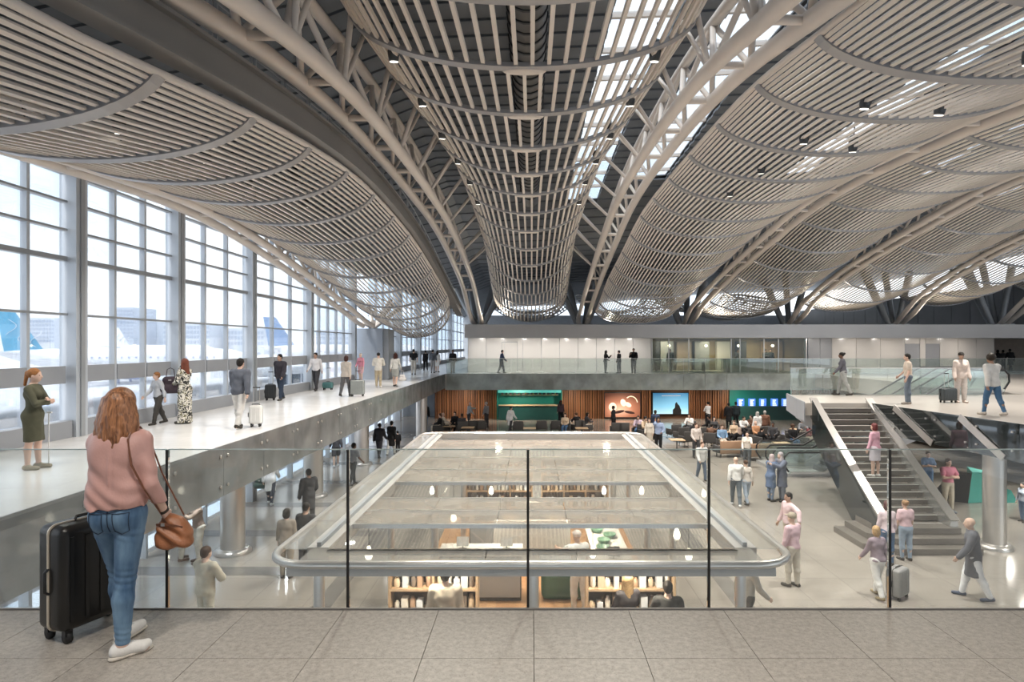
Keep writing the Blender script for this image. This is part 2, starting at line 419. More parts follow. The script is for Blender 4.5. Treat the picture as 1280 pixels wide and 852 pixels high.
# ---- columns under the walkway and under the right platform
def round_column(px, py, top, label, r=0.30):
    p = P(px, py, LOW)
    c = thing('round_column', label, 'column', p)
    MB().lathe([(r, LOW + 0.12), (r, top)], 28, (p.x, p.y, 0)).build('shaft', M_steel, c)
    MB().lathe([(r + 0.16, LOW), (r + 0.16, LOW + 0.06), (r + 0.10, LOW + 0.12), (r - 0.02, LOW + 0.14)], 28, (p.x, p.y, 0)).build('base_collar', M_steel, c)
round_column(291, 690, -0.98, 'polished steel column under the walkway beside the hugging couple')
round_column(392, 620, -0.98, 'polished steel column under the walkway behind the man in dark shirt', 0.33)
round_column(452, 580, -0.98, 'polished steel column under the walkway beside the person in dark shorts', 0.33)
round_column(527, 548, -0.98, 'polished steel column under the far end of the walkway', 0.33)
round_column(1243, 684, -0.925, 'polished steel column under the right platform beside the staircase', 0.27)

# ---- far bridge and building (white clad block with glazed office)
BYD = 42.8
struct('floor_bridge', MB().box(XE - 0.0, 46, BYD, 92, -1.1, 0.0), M_walk, 'pale stone floor of the far bridge')
bb = thing('bridge_glass_fascia', 'greenish grey glass fascia along the edge of the far bridge', 'glass panel', (10, BYD, -1.1))
br = thing('bridge_balustrade', 'clear glass balustrade on the far bridge', 'balustrade', (10, BYD, 0))
x = XE + 0.1
G_bf = glass('bridge_fascia_glass', (0.35, 0.42, 0.40), 0.9, 0.82, (0.76, 0.81, 0.785), 0.05, 0.10)
while x < 40:
    MB().box(x + 0.012, x + 1.488, BYD - 0.06, BYD - 0.03, -1.12, 0.02).build('glass_panel', G_bf, bb)
    MB().box(x + 0.012, x + 1.488, BYD - 0.02, BYD, 0.02, 1.06).build('glass_panel', G_far, br)
    MB().box(x - 0.006, x + 0.006, BYD - 0.02, BYD, 0.02, 1.06).build('panel_joint', M_grey, br)
    x += 1.5
MB().box(XE + 0.1, 40, BYD - 0.02, BYD + 0.01, 1.062, 1.085).build('top_edge', M_steel, br)
BX0, BX1, BWY = -4.75, 46, 45.2
bld = struct('wall_far_block', MB().box(BX0, BX1, BWY + 0.12, BWY + 0.3, 0.0, 0.05), M_grey, 'white clad block on the far bridge with a grey roof band')
MB().box(BX0, BX1, 43.3, 52, 2.52, 3.45).build('roof_band', M_fascia, bld)
MB().box(BX0, BX1, 43.31, 43.33, 2.50, 2.519).build('soffit_strip', M_white, bld)
def wpx(px, y=BWY): return (px - VX) / F * y
def panels(px0, px1, n, m=M_panel, z0=0.0, z1=2.515, name='wall_panel', dy=0.0):
    a, b = wpx(px0), wpx(px1)
    for k in range(n):
        xa = a + (b - a) * k / n; xb = a + (b - a) * (k + 1) / n
        MB().box(xa + 0.012, xb - 0.012, BWY + dy, BWY + 0.12 + dy, z0 + 0.01, z1).build(name, m, bld)
panels(585, 814, 10)
panels(1040, 1131, 3, mat('warm_panel', (0.60, 0.56, 0.52), 0.25, 0, 0.05, 0.3, coat=0.3)); panels(1175, 1243, 3, MATS['warm_panel']); panels(1150, 1157, 1, MATS['warm_panel'])
panels(1010, 1040, 2, mat('grey_panel', (0.30, 0.30, 0.31), 0.3, 0, 0.08, 0.3))
panels(1131, 1150, 1, MATS['grey_panel'], 0, 2.1, 'door_panel', 0.02); panels(1157, 1175, 1, MATS['grey_panel'], 0, 2.1, 'door_panel', 0.02)
panels(1131, 1150, 1, MATS['warm_panel'], 2.1); panels(1157, 1175, 1, MATS['warm_panel'], 2.1)
MB().box(wpx(1240), 46, 50, 50.2, 0, 2.52).build('corridor_wall', mat('corridor_paint', (0.42, 0.34, 0.28), 0.6), bld)
MB().box(BX0, BX0 + 0.15, BWY + 0.3, 52, 0, 2.52).build('end_wall', M_panel, bld)
# door frames and wall recess lights on the left half
for pxa, pxb in ((627, 647), ):
    a, b = wpx(pxa), wpx(pxb)
    for q in (a, b - 0.03): MB().box(q, q + 0.03, BWY - 0.012, BWY - 0.001, 0, 2.2).build('door_trim', M_grey, bld)
    MB().box(a, b, BWY - 0.012, BWY - 0.001, 2.2, 2.24).build('door_trim', M_grey, bld)
# glazed office px 815-1008
oa, ob = wpx(815), wpx(1008)
off = thing('glazed_office', 'warmly lit office behind floor to ceiling glass on the far bridge', 'office', ((oa + ob) / 2, BWY, 0))
MB().box(oa, ob, 49.4, 49.6, 0, 2.5).build('back_wall', mat('office_back', (0.30, 0.24, 0.15), 0.7, 0, 0.2, 0.6), off)
MB().box(oa, oa + 0.1, BWY + 0.3, 49.4, 0, 2.5).build('side_wall', MATS['office_back'], off)
MB().box(ob - 0.1, ob, BWY + 0.3, 49.4, 0, 2.5).build('side_wall', MATS['office_back'], off)
for k, (u, w_, m_) in enumerate(((0.02, 0.1, M_dark), (0.12, 0.09, M_grey), (0.24, 0.10, MATS['corridor_paint']), (0.36, 0.10, M_grey), (0.52, 0.1, M_white), (0.66, 0.06, M_dark), (0.84, 0.14, M_woodl))):
    xa = oa + (ob - oa) * u; xb = xa + (ob - oa) * w_
    MB().box(xa, xb, 48.9 - 0.2 * (k % 2), 49.39, 0, 2.3).build('cabinet', m_, off)
for px in (815, 836, 861, 914, 925, 955, 973, 1008):
    xx = wpx(px); MB().box(xx - 0.03, xx + 0.03, BWY - 0.02, BWY + 0.1, 0.0, 2.5).build('glazing_post', M_steel, off)
    
pxs = [815, 836, 861, 914, 925, 955, 973, 1008]
for a, b in zip(pxs[:-1], pxs[1:]):
    MB().box(wpx(a) + 0.03, wpx(b) - 0.03, BWY + 0.03, BWY + 0.045, 0.02, 2.5).build('pane', glass('office_glass', (0.80, 0.84, 0.80), 0.35, 0.0, base=0.01), off)
M_lampw = mat('warm_lamp', (1, 0.9, 0.7), 0.5, 0, 0, emit=(1.0, 0.86, 0.62, 6))
for u in (0.15, 0.4, 0.62, 0.85):
    xa = oa + (ob - oa) * u
    MB().lathe([(0.0, 0.11), (0.09, 0.06), (0.11, 0.0), (0.07, -0.07), (0.0, -0.09)], 12, (xa, 47.2, 1.95)).build('pendant_globe', M_lampw, off)
tb = thing('meeting_table', 'long grey table inside the glazed office', 'table', (oa + 3, 47, 0))
MB().box(oa + 0.6, oa + 4.4, 46.6, 47.5, 0.70, 0.75).build('tabletop', M_grey, tb)
for q in (oa + 0.7, oa + 4.3): MB().box(q - 0.04, q + 0.04, 46.7, 47.4, 0, 0.7).build('leg', M_dark, tb)
tb = thing('reception_desk', 'pale desk inside the glazed office under the standing couple', 'desk', (oa + 7.5, 46.8, 0))
MB().box(oa + 5.6, oa + 9.6, 46.4, 46.9, 0, 0.95).build('desk_front', M_panel, tb)
MB().box(oa + 5.5, oa + 9.7, 46.3, 47.1, 0.95, 1.0).build('desktop', M_grey, tb)

# ---- right far wall with clerestory
rw = struct('wall_right', MB().box(38.0, 38.4, 44, 92, 3.3, 6.9), mat('grey_cladding', (0.20, 0.20, 0.205), 0.5, 0.1, 0.08, 0.6), 'grey panel wall behind the tree columns')
yy = 46.0
while yy < 80:
    MB().box(37.94, 37.999, yy + 0.03, yy + 2.37, 3.5, 6.85).build('cladding_panel', MATS['grey_cladding'], rw); yy += 2.4

# ---- lower far wall: timber slats, teal alcove, posters, departure screens
LWY = 46.0
lw = struct('wall_timber', MB().box(-7.3, 24, LWY + 0.1, LWY + 0.3, LOW, -1.1), mat('timber_back', (0.10, 0.045, 0.02), 0.7), 'vertical timber slat wall under the far bridge')
slat_me = MB().box(-0.055, 0.055, -0.10, 0.0, LOW, -1.1).mesh('timber_slat'); slat_me.materials.append(M_woodw)
def lpx(px): return (px - VX) / F * LWY
xx = -7.2
while xx < 23:
    pxx = VX + xx / LWY * F
    if not (621 < pxx < 703 or 911 < pxx < 990 or 755 < pxx < 801 or 815 < pxx < 861):
        o = from_mesh('timber_slat', slat_me, lw); o.location = (xx, LWY + 0.1, 0)
        o.scale = (1.0, rnd.uniform(0.6, 1.4), 1.0)
    xx += 0.165 if int(xx * 7) % 3 else 0.20
def zpy(py, y=LWY): return EYE - (py - VY) / F * y
alc = thing('teal_bar', 'teal lit bar alcove in the timber wall', 'bar', ((lpx(622) + lpx(702)) / 2, LWY, LOW))
MB().box(lpx(622), lpx(702), LWY + 0.05, LWY + 0.099, LOW, -1.1).build('back_panel', M_teal, alc)
for q in (622, 701): MB().box(lpx(q), lpx(q + 1), LWY - 0.8, LWY + 0.049, LOW, -1.1).build('side_panel', M_teal, alc)
MB().box(lpx(623.2), lpx(700.8), LWY - 0.8, LWY + 0.049, -1.5, -1.1).build('lit_header', mat('teal_header', (0.10, 0.45, 0.40), 0.4, emit=(0.12, 0.62, 0.55, 0.35)), alc)
MB().box(lpx(624), lpx(700), LWY - 0.95, LWY - 0.35, LOW + 0.0, LOW + 1.05).build('counter_front', mat('dark_teal', (0.01, 0.06, 0.055), 0.4), alc)
MB().box(lpx(624), lpx(700), LWY - 1.05, LWY - 0.3, LOW + 1.051, LOW + 1.11).build('counter_top', M_woodl, alc)
MB().box(lpx(626), lpx(698), LWY - 0.25, LWY + 0.04, LOW + 1.75, LOW + 1.80).build('shelf', M_woodl, alc)
for k in range(22):
    bx = lpx(628) + (lpx(697) - lpx(628)) * (k + rnd.random() * 0.5) / 22
    h = rnd.uniform(0.18, 0.34)
    tag(MB().lathe([(0.045, 0), (0.045, h * 0.6), (0.018, h * 0.75), (0.018, h)], 8, (bx, LWY - 0.1, LOW + 1.801)).build('bottle', mat('bottle_%d' % (k % 3), ((0.5, 0.3, 0.1), (0.1, 0.25, 0.12), (0.5, 0.5, 0.45))[k % 3], 0.2)),
        'small bottle standing on the bar shelf in the teal alcove', 'bottle', 'bottles on the teal bar shelf')
for k in range(14):   # light bulbs under the header
    bx = lpx(626) + (lpx(698) - lpx(626)) * (k + 0.5) / 14
    MB().box(bx - 0.08, bx + 0.08, LWY - 0.84, LWY - 0.80, -1.62, -1.50).build('valance_tab', M_dark, alc)
def poster(px0, px1, py0, py1, label, kind):
    t = thing('backlit_poster', label, 'poster', ((lpx(px0) + lpx(px1)) / 2, LWY, zpy(py1)))
    a, b, z0, z1 = lpx(px0), lpx(px1), zpy(py1), zpy(py0)
    MB().box(a - 0.06, b + 0.06, LWY - 0.06, LWY + 0.099, z0 - 0.06, z1 + 0.06).build('frame', M_black, t)
    m = bpy.data.materials.new('poster_' + kind); m.use_nodes = True
    n, l = m.node_tree.nodes, m.node_tree.links; bs = n['Principled BSDF']
    tc = n.new('ShaderNodeTexCoord'); ra = n.new('ShaderNodeValToRGB')
    if kind == 'brown':
        mp = n.new('ShaderNodeMapping'); mp.inputs['Location'].default_value = (-0.55, 0, -0.45); gr = n.new('ShaderNodeTexGradient'); gr.gradient_type = 'SPHERICAL'
        mp.inputs['Scale'].default_value = (1.3, 0, 1.5)
        l.new(tc.outputs['Generated'], mp.inputs['Vector']); l.new(mp.outputs[0], gr.inputs['Vector']); l.new(gr.outputs['Fac'], ra.inputs['Fac'])
        ra.color_ramp.elements[0].color = (0.10, 0.03, 0.015, 1); ra.color_ramp.elements[1].color = (0.85, 0.55, 0.40, 1)
        e = ra.color_ramp.elements.new(0.5); e.color = (0.42, 0.17, 0.10, 1)
    else:
        sp = n.new('ShaderNodeSeparateXYZ'); l.new(tc.outputs['Generated'], sp.inputs[0]); l.new(sp.outputs['Z'], ra.inputs['Fac'])
        ra.color_ramp.elements[0].color = (0.45, 0.72, 0.85, 1); ra.color_ramp.elements[1].color = (0.03, 0.17, 0.36, 1)
        e = ra.color_ramp.elements.new(0.35); e.color = (0.20, 0.50, 0.72, 1)
    l.new(ra.outputs['Color'], bs.inputs['Base Color']); l.new(ra.outputs['Color'], bs.inputs['Emission Color']); bs.inputs['Emission Strength'].default_value = 0.4
    MB().box(a, b, LWY - 0.075, LWY - 0.061, z0, z1).build('poster_print', m, t)
    return t, a, b, z0, z1
t, a, b, z0, z1 = poster(756, 800, 491, 521, 'backlit brown poster with curled pale shapes on the timber wall', 'brown')
mcream = mat('poster_cream', (0.85, 0.70, 0.55), 0.5, emit=(0.85, 0.66, 0.5, 0.6)); mdk = mat('poster_dark', (0.06, 0.02, 0.015), 0.6)
for (u, v, rx, rz_, tl, m_) in ((0.52, 0.60, 0.20, 0.28, 20, mcream), (0.66, 0.52, 0.26, 0.16, -30, mcream), (0.40, 0.22, 0.42, 0.11, 12, mdk), (0.70, 0.20, 0.40, 0.10, -10, mdk), (0.22, 0.42, 0.30, 0.34, 0, mcream)):
    cx_, cz_ = a + (b - a) * u, z0 + (z1 - z0) * v; q_ = math.radians(tl)
    pl_ = [(cx_ + rx * math.cos(w_) * math.cos(q_) - rz_ * math.sin(w_) * math.sin(q_), cz_ + rx * math.cos(w_) * math.sin(q_) + rz_ * math.sin(w_) * math.cos(q_)) for w_ in np.linspace(0, 2 * math.pi, 15)[:-1]]
    MB().prism(pl_, LWY - 0.085, LWY - 0.0751, 'y').build('printed_shape', m_, t)
pts = [(a + (b - a) * 0.74 + 0.48 * math.cos(math.radians(q)), LWY - 0.082, z0 + (z1 - z0) * 0.56 + 0.55 * math.sin(math.radians(q))) for q in np.linspace(10, 130, 12)]
MB().bar(pts, 0.07, 0.012, up=(0, 1, 0)).build('printed_shape', mcream, t)
t, a, b, z0, z1 = poster(816, 860, 491, 517, 'backlit blue poster with a dark seated figure on the timber wall', 'blue')
sh = MB(); sh.prism([(a + (b - a) * q[0], z0 + (z1 - z0) * q[1]) for q in ((0.56, 0.0), (0.56, 0.2), (0.62, 0.3), (0.63, 0.5), (0.67, 0.58), (0.70, 0.48), (0.75, 0.4), (0.78, 0.25), (0.80, 0.2), (0.8, 0.0))], LWY - 0.085, LWY - 0.0751, 'y'); sh.build('printed_figure', M_black, t)
ln = MB().box(a + (b - a) * 0.25, a + (b - a) * 0.78, LWY - 0.085, LWY - 0.0751, z0 + (z1 - z0) * 0.86, z0 + (z1 - z0) * 0.885); ln.build('caption_line', M_white, t)
dp = thing('departure_board', 'teal departure wall with a row of blue screens', 'departure board', (lpx(950), LWY, LOW))
MB().box(lpx(912), lpx(990), LWY + 0.02, LWY + 0.099, LOW, -1.1).build('back_panel', M_teal, dp)
MB().box(lpx(912), lpx(990), LWY - 0.5, LWY + 0.019, -1.28, -1.12).build('lit_header', MATS['teal_header'], dp)
m_scr = mat('screen_blue', (0.02, 0.09, 0.35), 0.3, emit=(0.08, 0.22, 0.85, 0.9), var=0.0)
m_row = mat('screen_rows', (0.8, 0.85, 0.95), 0.4, emit=(0.75, 0.85, 1.0, 1.0), var=0.0)
for k, px in enumerate((921.5, 935.5, 949, 963.5, 977)):
    s_ = MB().box(lpx(px), lpx(px + 8.5), LWY - 0.06, LWY + 0.019, zpy(514.5), zpy(498)).build('screen', m_scr, dp)
    za, zb = zpy(513.5), zpy(499)
    for q in range(7):
        zz = za + (zb - za) * (q + 0.3) / 7
        MB().box(lpx(px + 1.8), lpx(px + rnd.uniform(5, 7)), LWY - 0.07, LWY - 0.061, zz, zz + (zb - za) * 0.085).build('text_row', m_row, s_)
# heading of the departure wall, too small to read
for k in range(9):
    MB().box(lpx(936 + k * 2.3), lpx(936 + k * 2.3 + (1.6 if k != 5 else 0.5)), LWY - 0.53, LWY - 0.501, -1.26, -1.15).build('heading_letter', M_white, dp)
MB().box(lpx(905), lpx(1000), LWY - 0.9, LWY - 0.4, LOW, LOW + 1.0).build('service_counter', mat('dark_teal', (0, 0, 0)), dp)
# lower far left: grey glazed passage
struct('wall_passage', MB().box(-10.0, -7.3, 47.5, 47.7, LOW, -1.1), mat('passage_wall', (0.25, 0.28, 0.32), 0.5), 'grey passage wall beside the timber wall')
# ================================================================== ROOF
DECK = [(-10, 7.0), (-4, 7.6), (5, 8.6), (12, 9.4), (20, 9.8), (30, 9.6), (38, 8.9), (46, 8.2), (60, 7.8), (92, 7.8)]
DX = [(-10.6, -1.6), (-5, -0.4), (-4, 0.0), (4, 0.3), (11, 0.7), (19, 1.4), (27, 2.0), (46, 2.6)]
def zdeck(x, y): return lerp_tab(DECK, y) + lerp_tab(DX, x)
ceil = bpy.data.objects.new('ceiling', None); COL.objects.link(ceil); ceil['kind'] = 'structure'; ceil['label'] = 'dark slatted roof deck with skylights'
SKY = [(1.9, 3.5, 9.0, 33.0), (4.7, 6.5, 9.0, 30.0), (12.4, 14.0, 14.0, 31.0), (20.4, 21.4, 20.0, 33.0), (28.2, 29.2, 28, 38)]   # skylight slots
XS = [-10.6, -7.5, -5, -4, -2, 0, 2, 4, 7.5, 11, 15, 19, 23, 27, 33, 46]
def deck_run(xa, xb, y0, y1, name, m, parent, th=0.10, dz=0.0):
    xs = [xa] + [q for q in XS if xa < q < xb] + [xb]
    vs = []; fs = []
    for q in xs:
        for (yy, h) in ((y0, 0), (y1, 0), (y1, th), (y0, th)):
            vs.append((q, yy, zdeck(q, yy) + h + dz))
    for i in range(len(xs) - 1):
        for k in range(4):
            fs.append((i * 4 + k, i * 4 + (k + 1) % 4, (i + 1) * 4 + (k + 1) % 4, (i + 1) * 4 + k))
    n = len(xs) - 1
    fs += [(0, 1, 2, 3), (n * 4 + 3, n * 4 + 2, n * 4 + 1, n * 4)]
    return MB().add(vs, fs).build(name, m, parent)
y = -9.0; k = 0
while y < 60:
    pitch = 0.42 if y < 30 else 0.8
    dz = 0.05 * (k % 2)
    cuts = sorted([(s[0], s[1]) for s in SKY if s[2] <= y < s[3]])
    edges = [-10.6]
    for c in cuts: edges += [c[0], c[1]]
    edges.append(46)
    for a, b in zip(edges[0::2], edges[1::2]):
        deck_run(a, b, y, y + pitch - 0.025, 'roof_plank', M_deck, ceil, 0.08, dz)
    y += pitch; k += 1
deck_run(-10.6, 46, 60, 93, 'roof_plank', M_deck, ceil)
# opaque backing above the planks, with the same slots (weather skin)
edges = [-10.6] + [q for s in SKY for q in s[:2]] + [46]
M_skin = mat('roof_skin', (0.11, 0.12, 0.135), 0.7, 0.0, 0.1)
for a, b in zip(edges[0::2], edges[1::2]):
    for (y0, y1) in ((-9, -4), (-4, 5), (5, 12), (12, 20), (20, 30), (30, 38), (38, 46), (46, 60), (60, 93)):
        deck_run(a, b, y0, y1, 'roof_skin', M_skin, ceil, 0.05, 0.22)
for s in SKY:
    for (y0, y1) in ((-9, s[2]), (s[3], 60), (60, 93)):
        ys = [y0] + [q for q in (-4, 5, 12, 20, 30, 38, 46) if y0 < q < y1] + [y1]
        for a, b in zip(ys[:-1], ys[1:]): deck_run(s[0], s[1], a, b, 'roof_skin', M_skin, ceil, 0.05, 0.22)
    yy = s[2]
    while yy < s[3] - 0.1:     # skylight panes and glazing bars
        deck_run(s[0], s[1], yy + 0.06, min(yy + 1.94, s[3]), 'skylight_pane', G_wall, ceil, 0.02, 0.24)
        deck_run(s[0], s[1], yy - 0.06, yy + 0.05, 'skylight_bar', M_tube, ceil, 0.14, 0.16)
        yy += 2.0

# ------------------------------------------------------------------ trusses
ARCH = [(-2, 4.4), (2, 5.1), (4, 5.5), (7, 6.1), (10, 6.75), (14, 7.2), (20, 7.42), (26, 7.4), (30, 7.1), (34, 6.55), (38, 5.9), (41, 4.9), (43.2, 3.9)]
ARCHR = [(-2, 4.9), (2, 5.5), (5, 6.0), (8.5, 6.65), (12, 7.35), (16, 7.75), (22, 7.9), (26, 7.7), (30.5, 7.0), (36, 6.1), (41, 5.1), (45.5, 4.0)]
def smooth_tab(tab, y):
    # light smoothing of the table so that the tubes bend softly
    return sum(lerp_tab(tab, y + d) * w for d, w in ((-1.5, 0.2), (-0.7, 0.2), (0, 0.2), (0.7, 0.2), (1.5, 0.2)))
def truss(x0, tab, y0, y1, label, gap=0.35, r=0.15, rise=1.25, foot=None, foot_leg=True):
    t = thing('roof_truss', label, 'roof truss', (x0, y1, lerp_tab(tab, y1)))
    ys = list(np.arange(y0, y1, 1.0)) + [y1]
    def pt(sx, yy, up=0.0): return Vector((x0 + sx * gap, yy, smooth_tab(tab, yy) + up))
    for sx in (-1, 1):
        MB().tube([pt(sx, q) for q in ys], r, 12).build('bottom_chord', M_tube, t)
    top = [q for q in ys if q < y1 - 5]
    if top:
        MB().tube([Vector((x0, q, smooth_tab(tab, q) + rise)) for q in top], r * 0.8, 8).build('top_chord', M_tube, t)
    q = y0 + 0.6; k = 0
    while q < y1 - 2:
        MB().tube([pt(-1, q), pt(1, q)], r * 0.5, 8).build('cross_strut', M_tube, t)
        if q < y1 - 7:
            for sx in (-1, 1):
                MB().tube([pt(sx, q), Vector((x0, q + 1.25, smooth_tab(tab, q + 1.25) + rise))], r * 0.42, 8).build('web_member', M_tube, t)
                MB().tube([pt(sx, q + 2.5), Vector((x0, q + 1.25, smooth_tab(tab, q + 1.25) + rise))], r * 0.42, 8).build('web_member', M_tube, t)
        q += 2.5
    return t
def tree_column(x0, yb, zb, tab_end, label, splay=1.0, hgt=3.4):
    c = thing('tree_column', label, 'column', (x0, yb, zb))
    r0, r1 = 0.20, 0.26
    (ye, ze) = tab_end
    for sx in (-1, 1):
        MB().tube([(x0 + sx * 0.22, yb, zb), (x0 + sx * 0.35, (yb + ye) / 2 - 0.1, (zb + ze) / 2), (x0 + sx * 0.35, ye, ze)], [0.17, 0.17, 0.155], 12).build('leg', M_tube, c)
        MB().tube([(x0 + sx * 0.3, yb + 0.5, zb), (x0 + sx * 1.7 * splay, yb + 1.2, zb + hgt * 0.9)], [r0, r1], 12).build('leg', M_grey, c)
        MB().tube([(x0 + sx * 0.2, yb + 0.8, zb), (x0 + sx * 0.9 * splay, yb + 3.2, zb + hgt)], [r0, r1], 12).build('leg', M_grey, c)
    MB().box(x0 - 0.7, x0 + 0.7, yb - 0.4, yb + 1.2, zb - 0.001, zb + 0.12).build('base_plate', M_grey, c)
    return c
truss(-4.0, ARCH, 1.0, 43.2, 'twin tube roof truss between the left pod and the centre pod')
truss(3.78, ARCHR, 1.0, 45.5, 'twin tube roof truss between the centre pod and the first right pod')
def shifted(d, s=1.0): return [(y_, 3.9 + (z_ - 3.9) * s + d * min(1, max(0, (44 - y_) / 4))) for y_, z_ in ARCHR]
A2, A3, A4, A5 = shifted(0.05), shifted(0.65, 1.06), shifted(1.2, 1.1), shifted(1.6, 1.12)
for x0, tab, y0, nm in ((11.5, A2, 8, 'twin tube roof truss right of the first right pod'), (19.3, A3, 16, 'twin tube roof truss right of the second right pod'),
                        (27.2, A4, 24, 'twin tube roof truss right of the third right pod'), (35.0, A5, 32, 'twin tube roof truss right of the fourth right pod')):
    truss(x0, tab, y0, 43.0, nm)
LARCH = [(0, 4.2), (4, 4.8), (8, 5.3), (11, 5.55), (16.6, 5.8), (20.3, 5.5), (25.3, 4.75), (29, 4.1), (33.6, 3.3), (35, 2.98)]
truss(-9.35, LARCH, 2.0, 35.0, 'twin tube roof truss along the top of the window wall', gap=0.28, r=0.13, rise=0.9)
for x0, tab, lb in ((-4.0, ARCH, 'left end'), (3.78, ARCHR, 'first'), (11.5, A2, 'second'), (19.3, A3, 'third'), (27.2, A4, 'fourth'), (35.0, A5, 'fifth')):
    e = 43.0 if x0 > 4 else (43.2 if x0 < 0 else 45.5)
    z = smooth_tab(tab, e)
    if x0 < 4:
        ye, ze = e, z; yb = 45.8
    else:
        ye, ze = e, z; yb = 45.8
    tree_column(x0, yb, 3.452, (ye, ze), 'splayed steel tree column on the far block roof, %s in the row' % lb if lb != 'left end' else 'splayed steel tree column on the left end of the far block roof', 1.0, 3.2 + max(0, x0) * 0.05)
# legs of the left truss on its pier
c = thing('tree_column', 'splayed steel legs standing on the blue grey pier', 'column', (-9.3, 36, 2.95))
for (dx, dy, dz) in ((-0.3, -1.0, 0.35), (0.25, -1.0, 0.35), (0.9, 0.9, 1.5), (1.6, 0.2, 1.3), (-0.6, 1.2, 1.6), (0.6, 1.8, 1.8)):
    MB().tube([(-9.3, 36, 2.95), (-9.3 + dx, 36 + dy, 2.95 + dz)], [0.10, 0.14], 10).build('leg', M_tube, c)

# ------------------------------------------------------------------ slatted pods
slat_unit = MB().box(-0.5, 0.5, 0, 1, -0.5, 0.5).mesh('slat'); slat_unit.materials.append(M_slat)
def pod(name, label, x0, rings, hw, edge, bot, pitch, sw, sh, t_max=78, cap=300, ring_w=0.21, detail=True, end_cap=True):
    t = thing(name, label, 'ceiling pod', (x0, rings[0], lerp_tab(bot, rings[0])))
    tm = math.radians(t_max)
    def prof(u, yy):
        """u in -1..1 across the pod"""
        h = lerp_tab(hw, yy); ze = smooth_tab(edge, yy); zb = smooth_tab(bot, yy)
        a = u * tm
        return Vector((x0 + h * math.sin(a) / math.sin(tm), yy, zb + (ze - zb) * (1 - math.cos(a)) / (1 - math.cos(tm))))
    cands = []
    for a, b in zip(rings[:-1], rings[1:]):
        h = lerp_tab(hw, (a + b) / 2)
        pts = [prof(q, (a + b) / 2) for q in np.linspace(-1, 1, 41)]
        L = sum((pts[i + 1] - pts[i]).length for i in range(40))
        n = max(8, int(L / pitch))
        for i in range(n + 1):
            u = -1 + 2 * i / n
            p, q = prof(u, a + 0.10), prof(u, b - 0.04)
            mid = (p + q) / 2
            px = VX + mid.x / mid.y * F; py = VY - (mid.z - EYE) / mid.y * F
            seen = -60 < px < 1340 and py > -90
            size = (q - p).length / mid.y * (1 if seen else 0.05)
            cands.append((size, p, q, u))
    order = sorted(range(len(cands)), key=lambda i: -cands[i][0])
    top = set(order[:cap])
    rest = MB()
    for i, (s_, p, q, u) in enumerate(cands):
        d = q - p; L = d.length
        rx = math.atan2(d.z, math.hypot(d.x, d.y)); rz = -math.atan2(d.x, d.y); roll = -u * tm * 0.55
        m = Matrix.Translation(p) @ Matrix.Rotation(rz, 4, 'Z') @ Matrix.Rotation(rx, 4, 'X') @ Matrix.Rotation(roll, 4, 'Y') @ Matrix.Diagonal((sw, L, sh, 1))
        if i in top:
            o = bpy.data.objects.new('slat', slat_unit); COL.objects.link(o); o.parent = t
            o.matrix_parent_inverse = WI[t.name].copy(); o.matrix_basis = m
        else:
            rest.add([m @ v.co for v in slat_unit.vertices], [tuple(f.vertices) for f in slat_unit.polygons])
    if rest.v:
        o = rest.build('slat_remainder', M_slat, t); o['kind'] = 'stuff'
    for yy in rings:
        pts = [prof(u, yy) + Vector((0, 0, -0.02)) for u in np.linspace(-1.02, 1.02, 26)]
        MB().bar(pts, 0.09, ring_w, up=(0, 1, 0)).build('ring_rib', M_rib, t)
        if detail:
            pts2 = [prof(u, yy + 0.22) + Vector((0, 0, 0.06)) for u in np.linspace(-1.0, 1.0, 26)]
            MB().bar(pts2, 0.05, 0.05, up=(0, 1, 0)).build('inner_rib', M_slat, t)
    for s_ in (-1, 1):   # edge rails
        ys = np.arange(rings[0], rings[-1] + 0.01, 1.25)
        MB().tube([prof(s_ * 1.02, q) for q in ys], 0.055, 8).build('edge_rail', M_tube, t)
    if end_cap:          # closing hoops of the lowered far end
        yy = rings[-1]
        for k, f in enumerate((0.8, 0.58, 0.34)):
            pts = []
            for u in np.linspace(-1, 1, 20):
                p = prof(u * 0.98, yy); c0 = prof(0, yy) + Vector((0, 0, 0.35))
                pts.append(c0 + (p - c0) * f + Vector((0, 0.35 * (1 - f) * 2, 0)))
            MB().bar(pts, 0.06, 0.06, up=(0, 1, 0)).build('end_hoop', M_rib, t)
    return t, prof

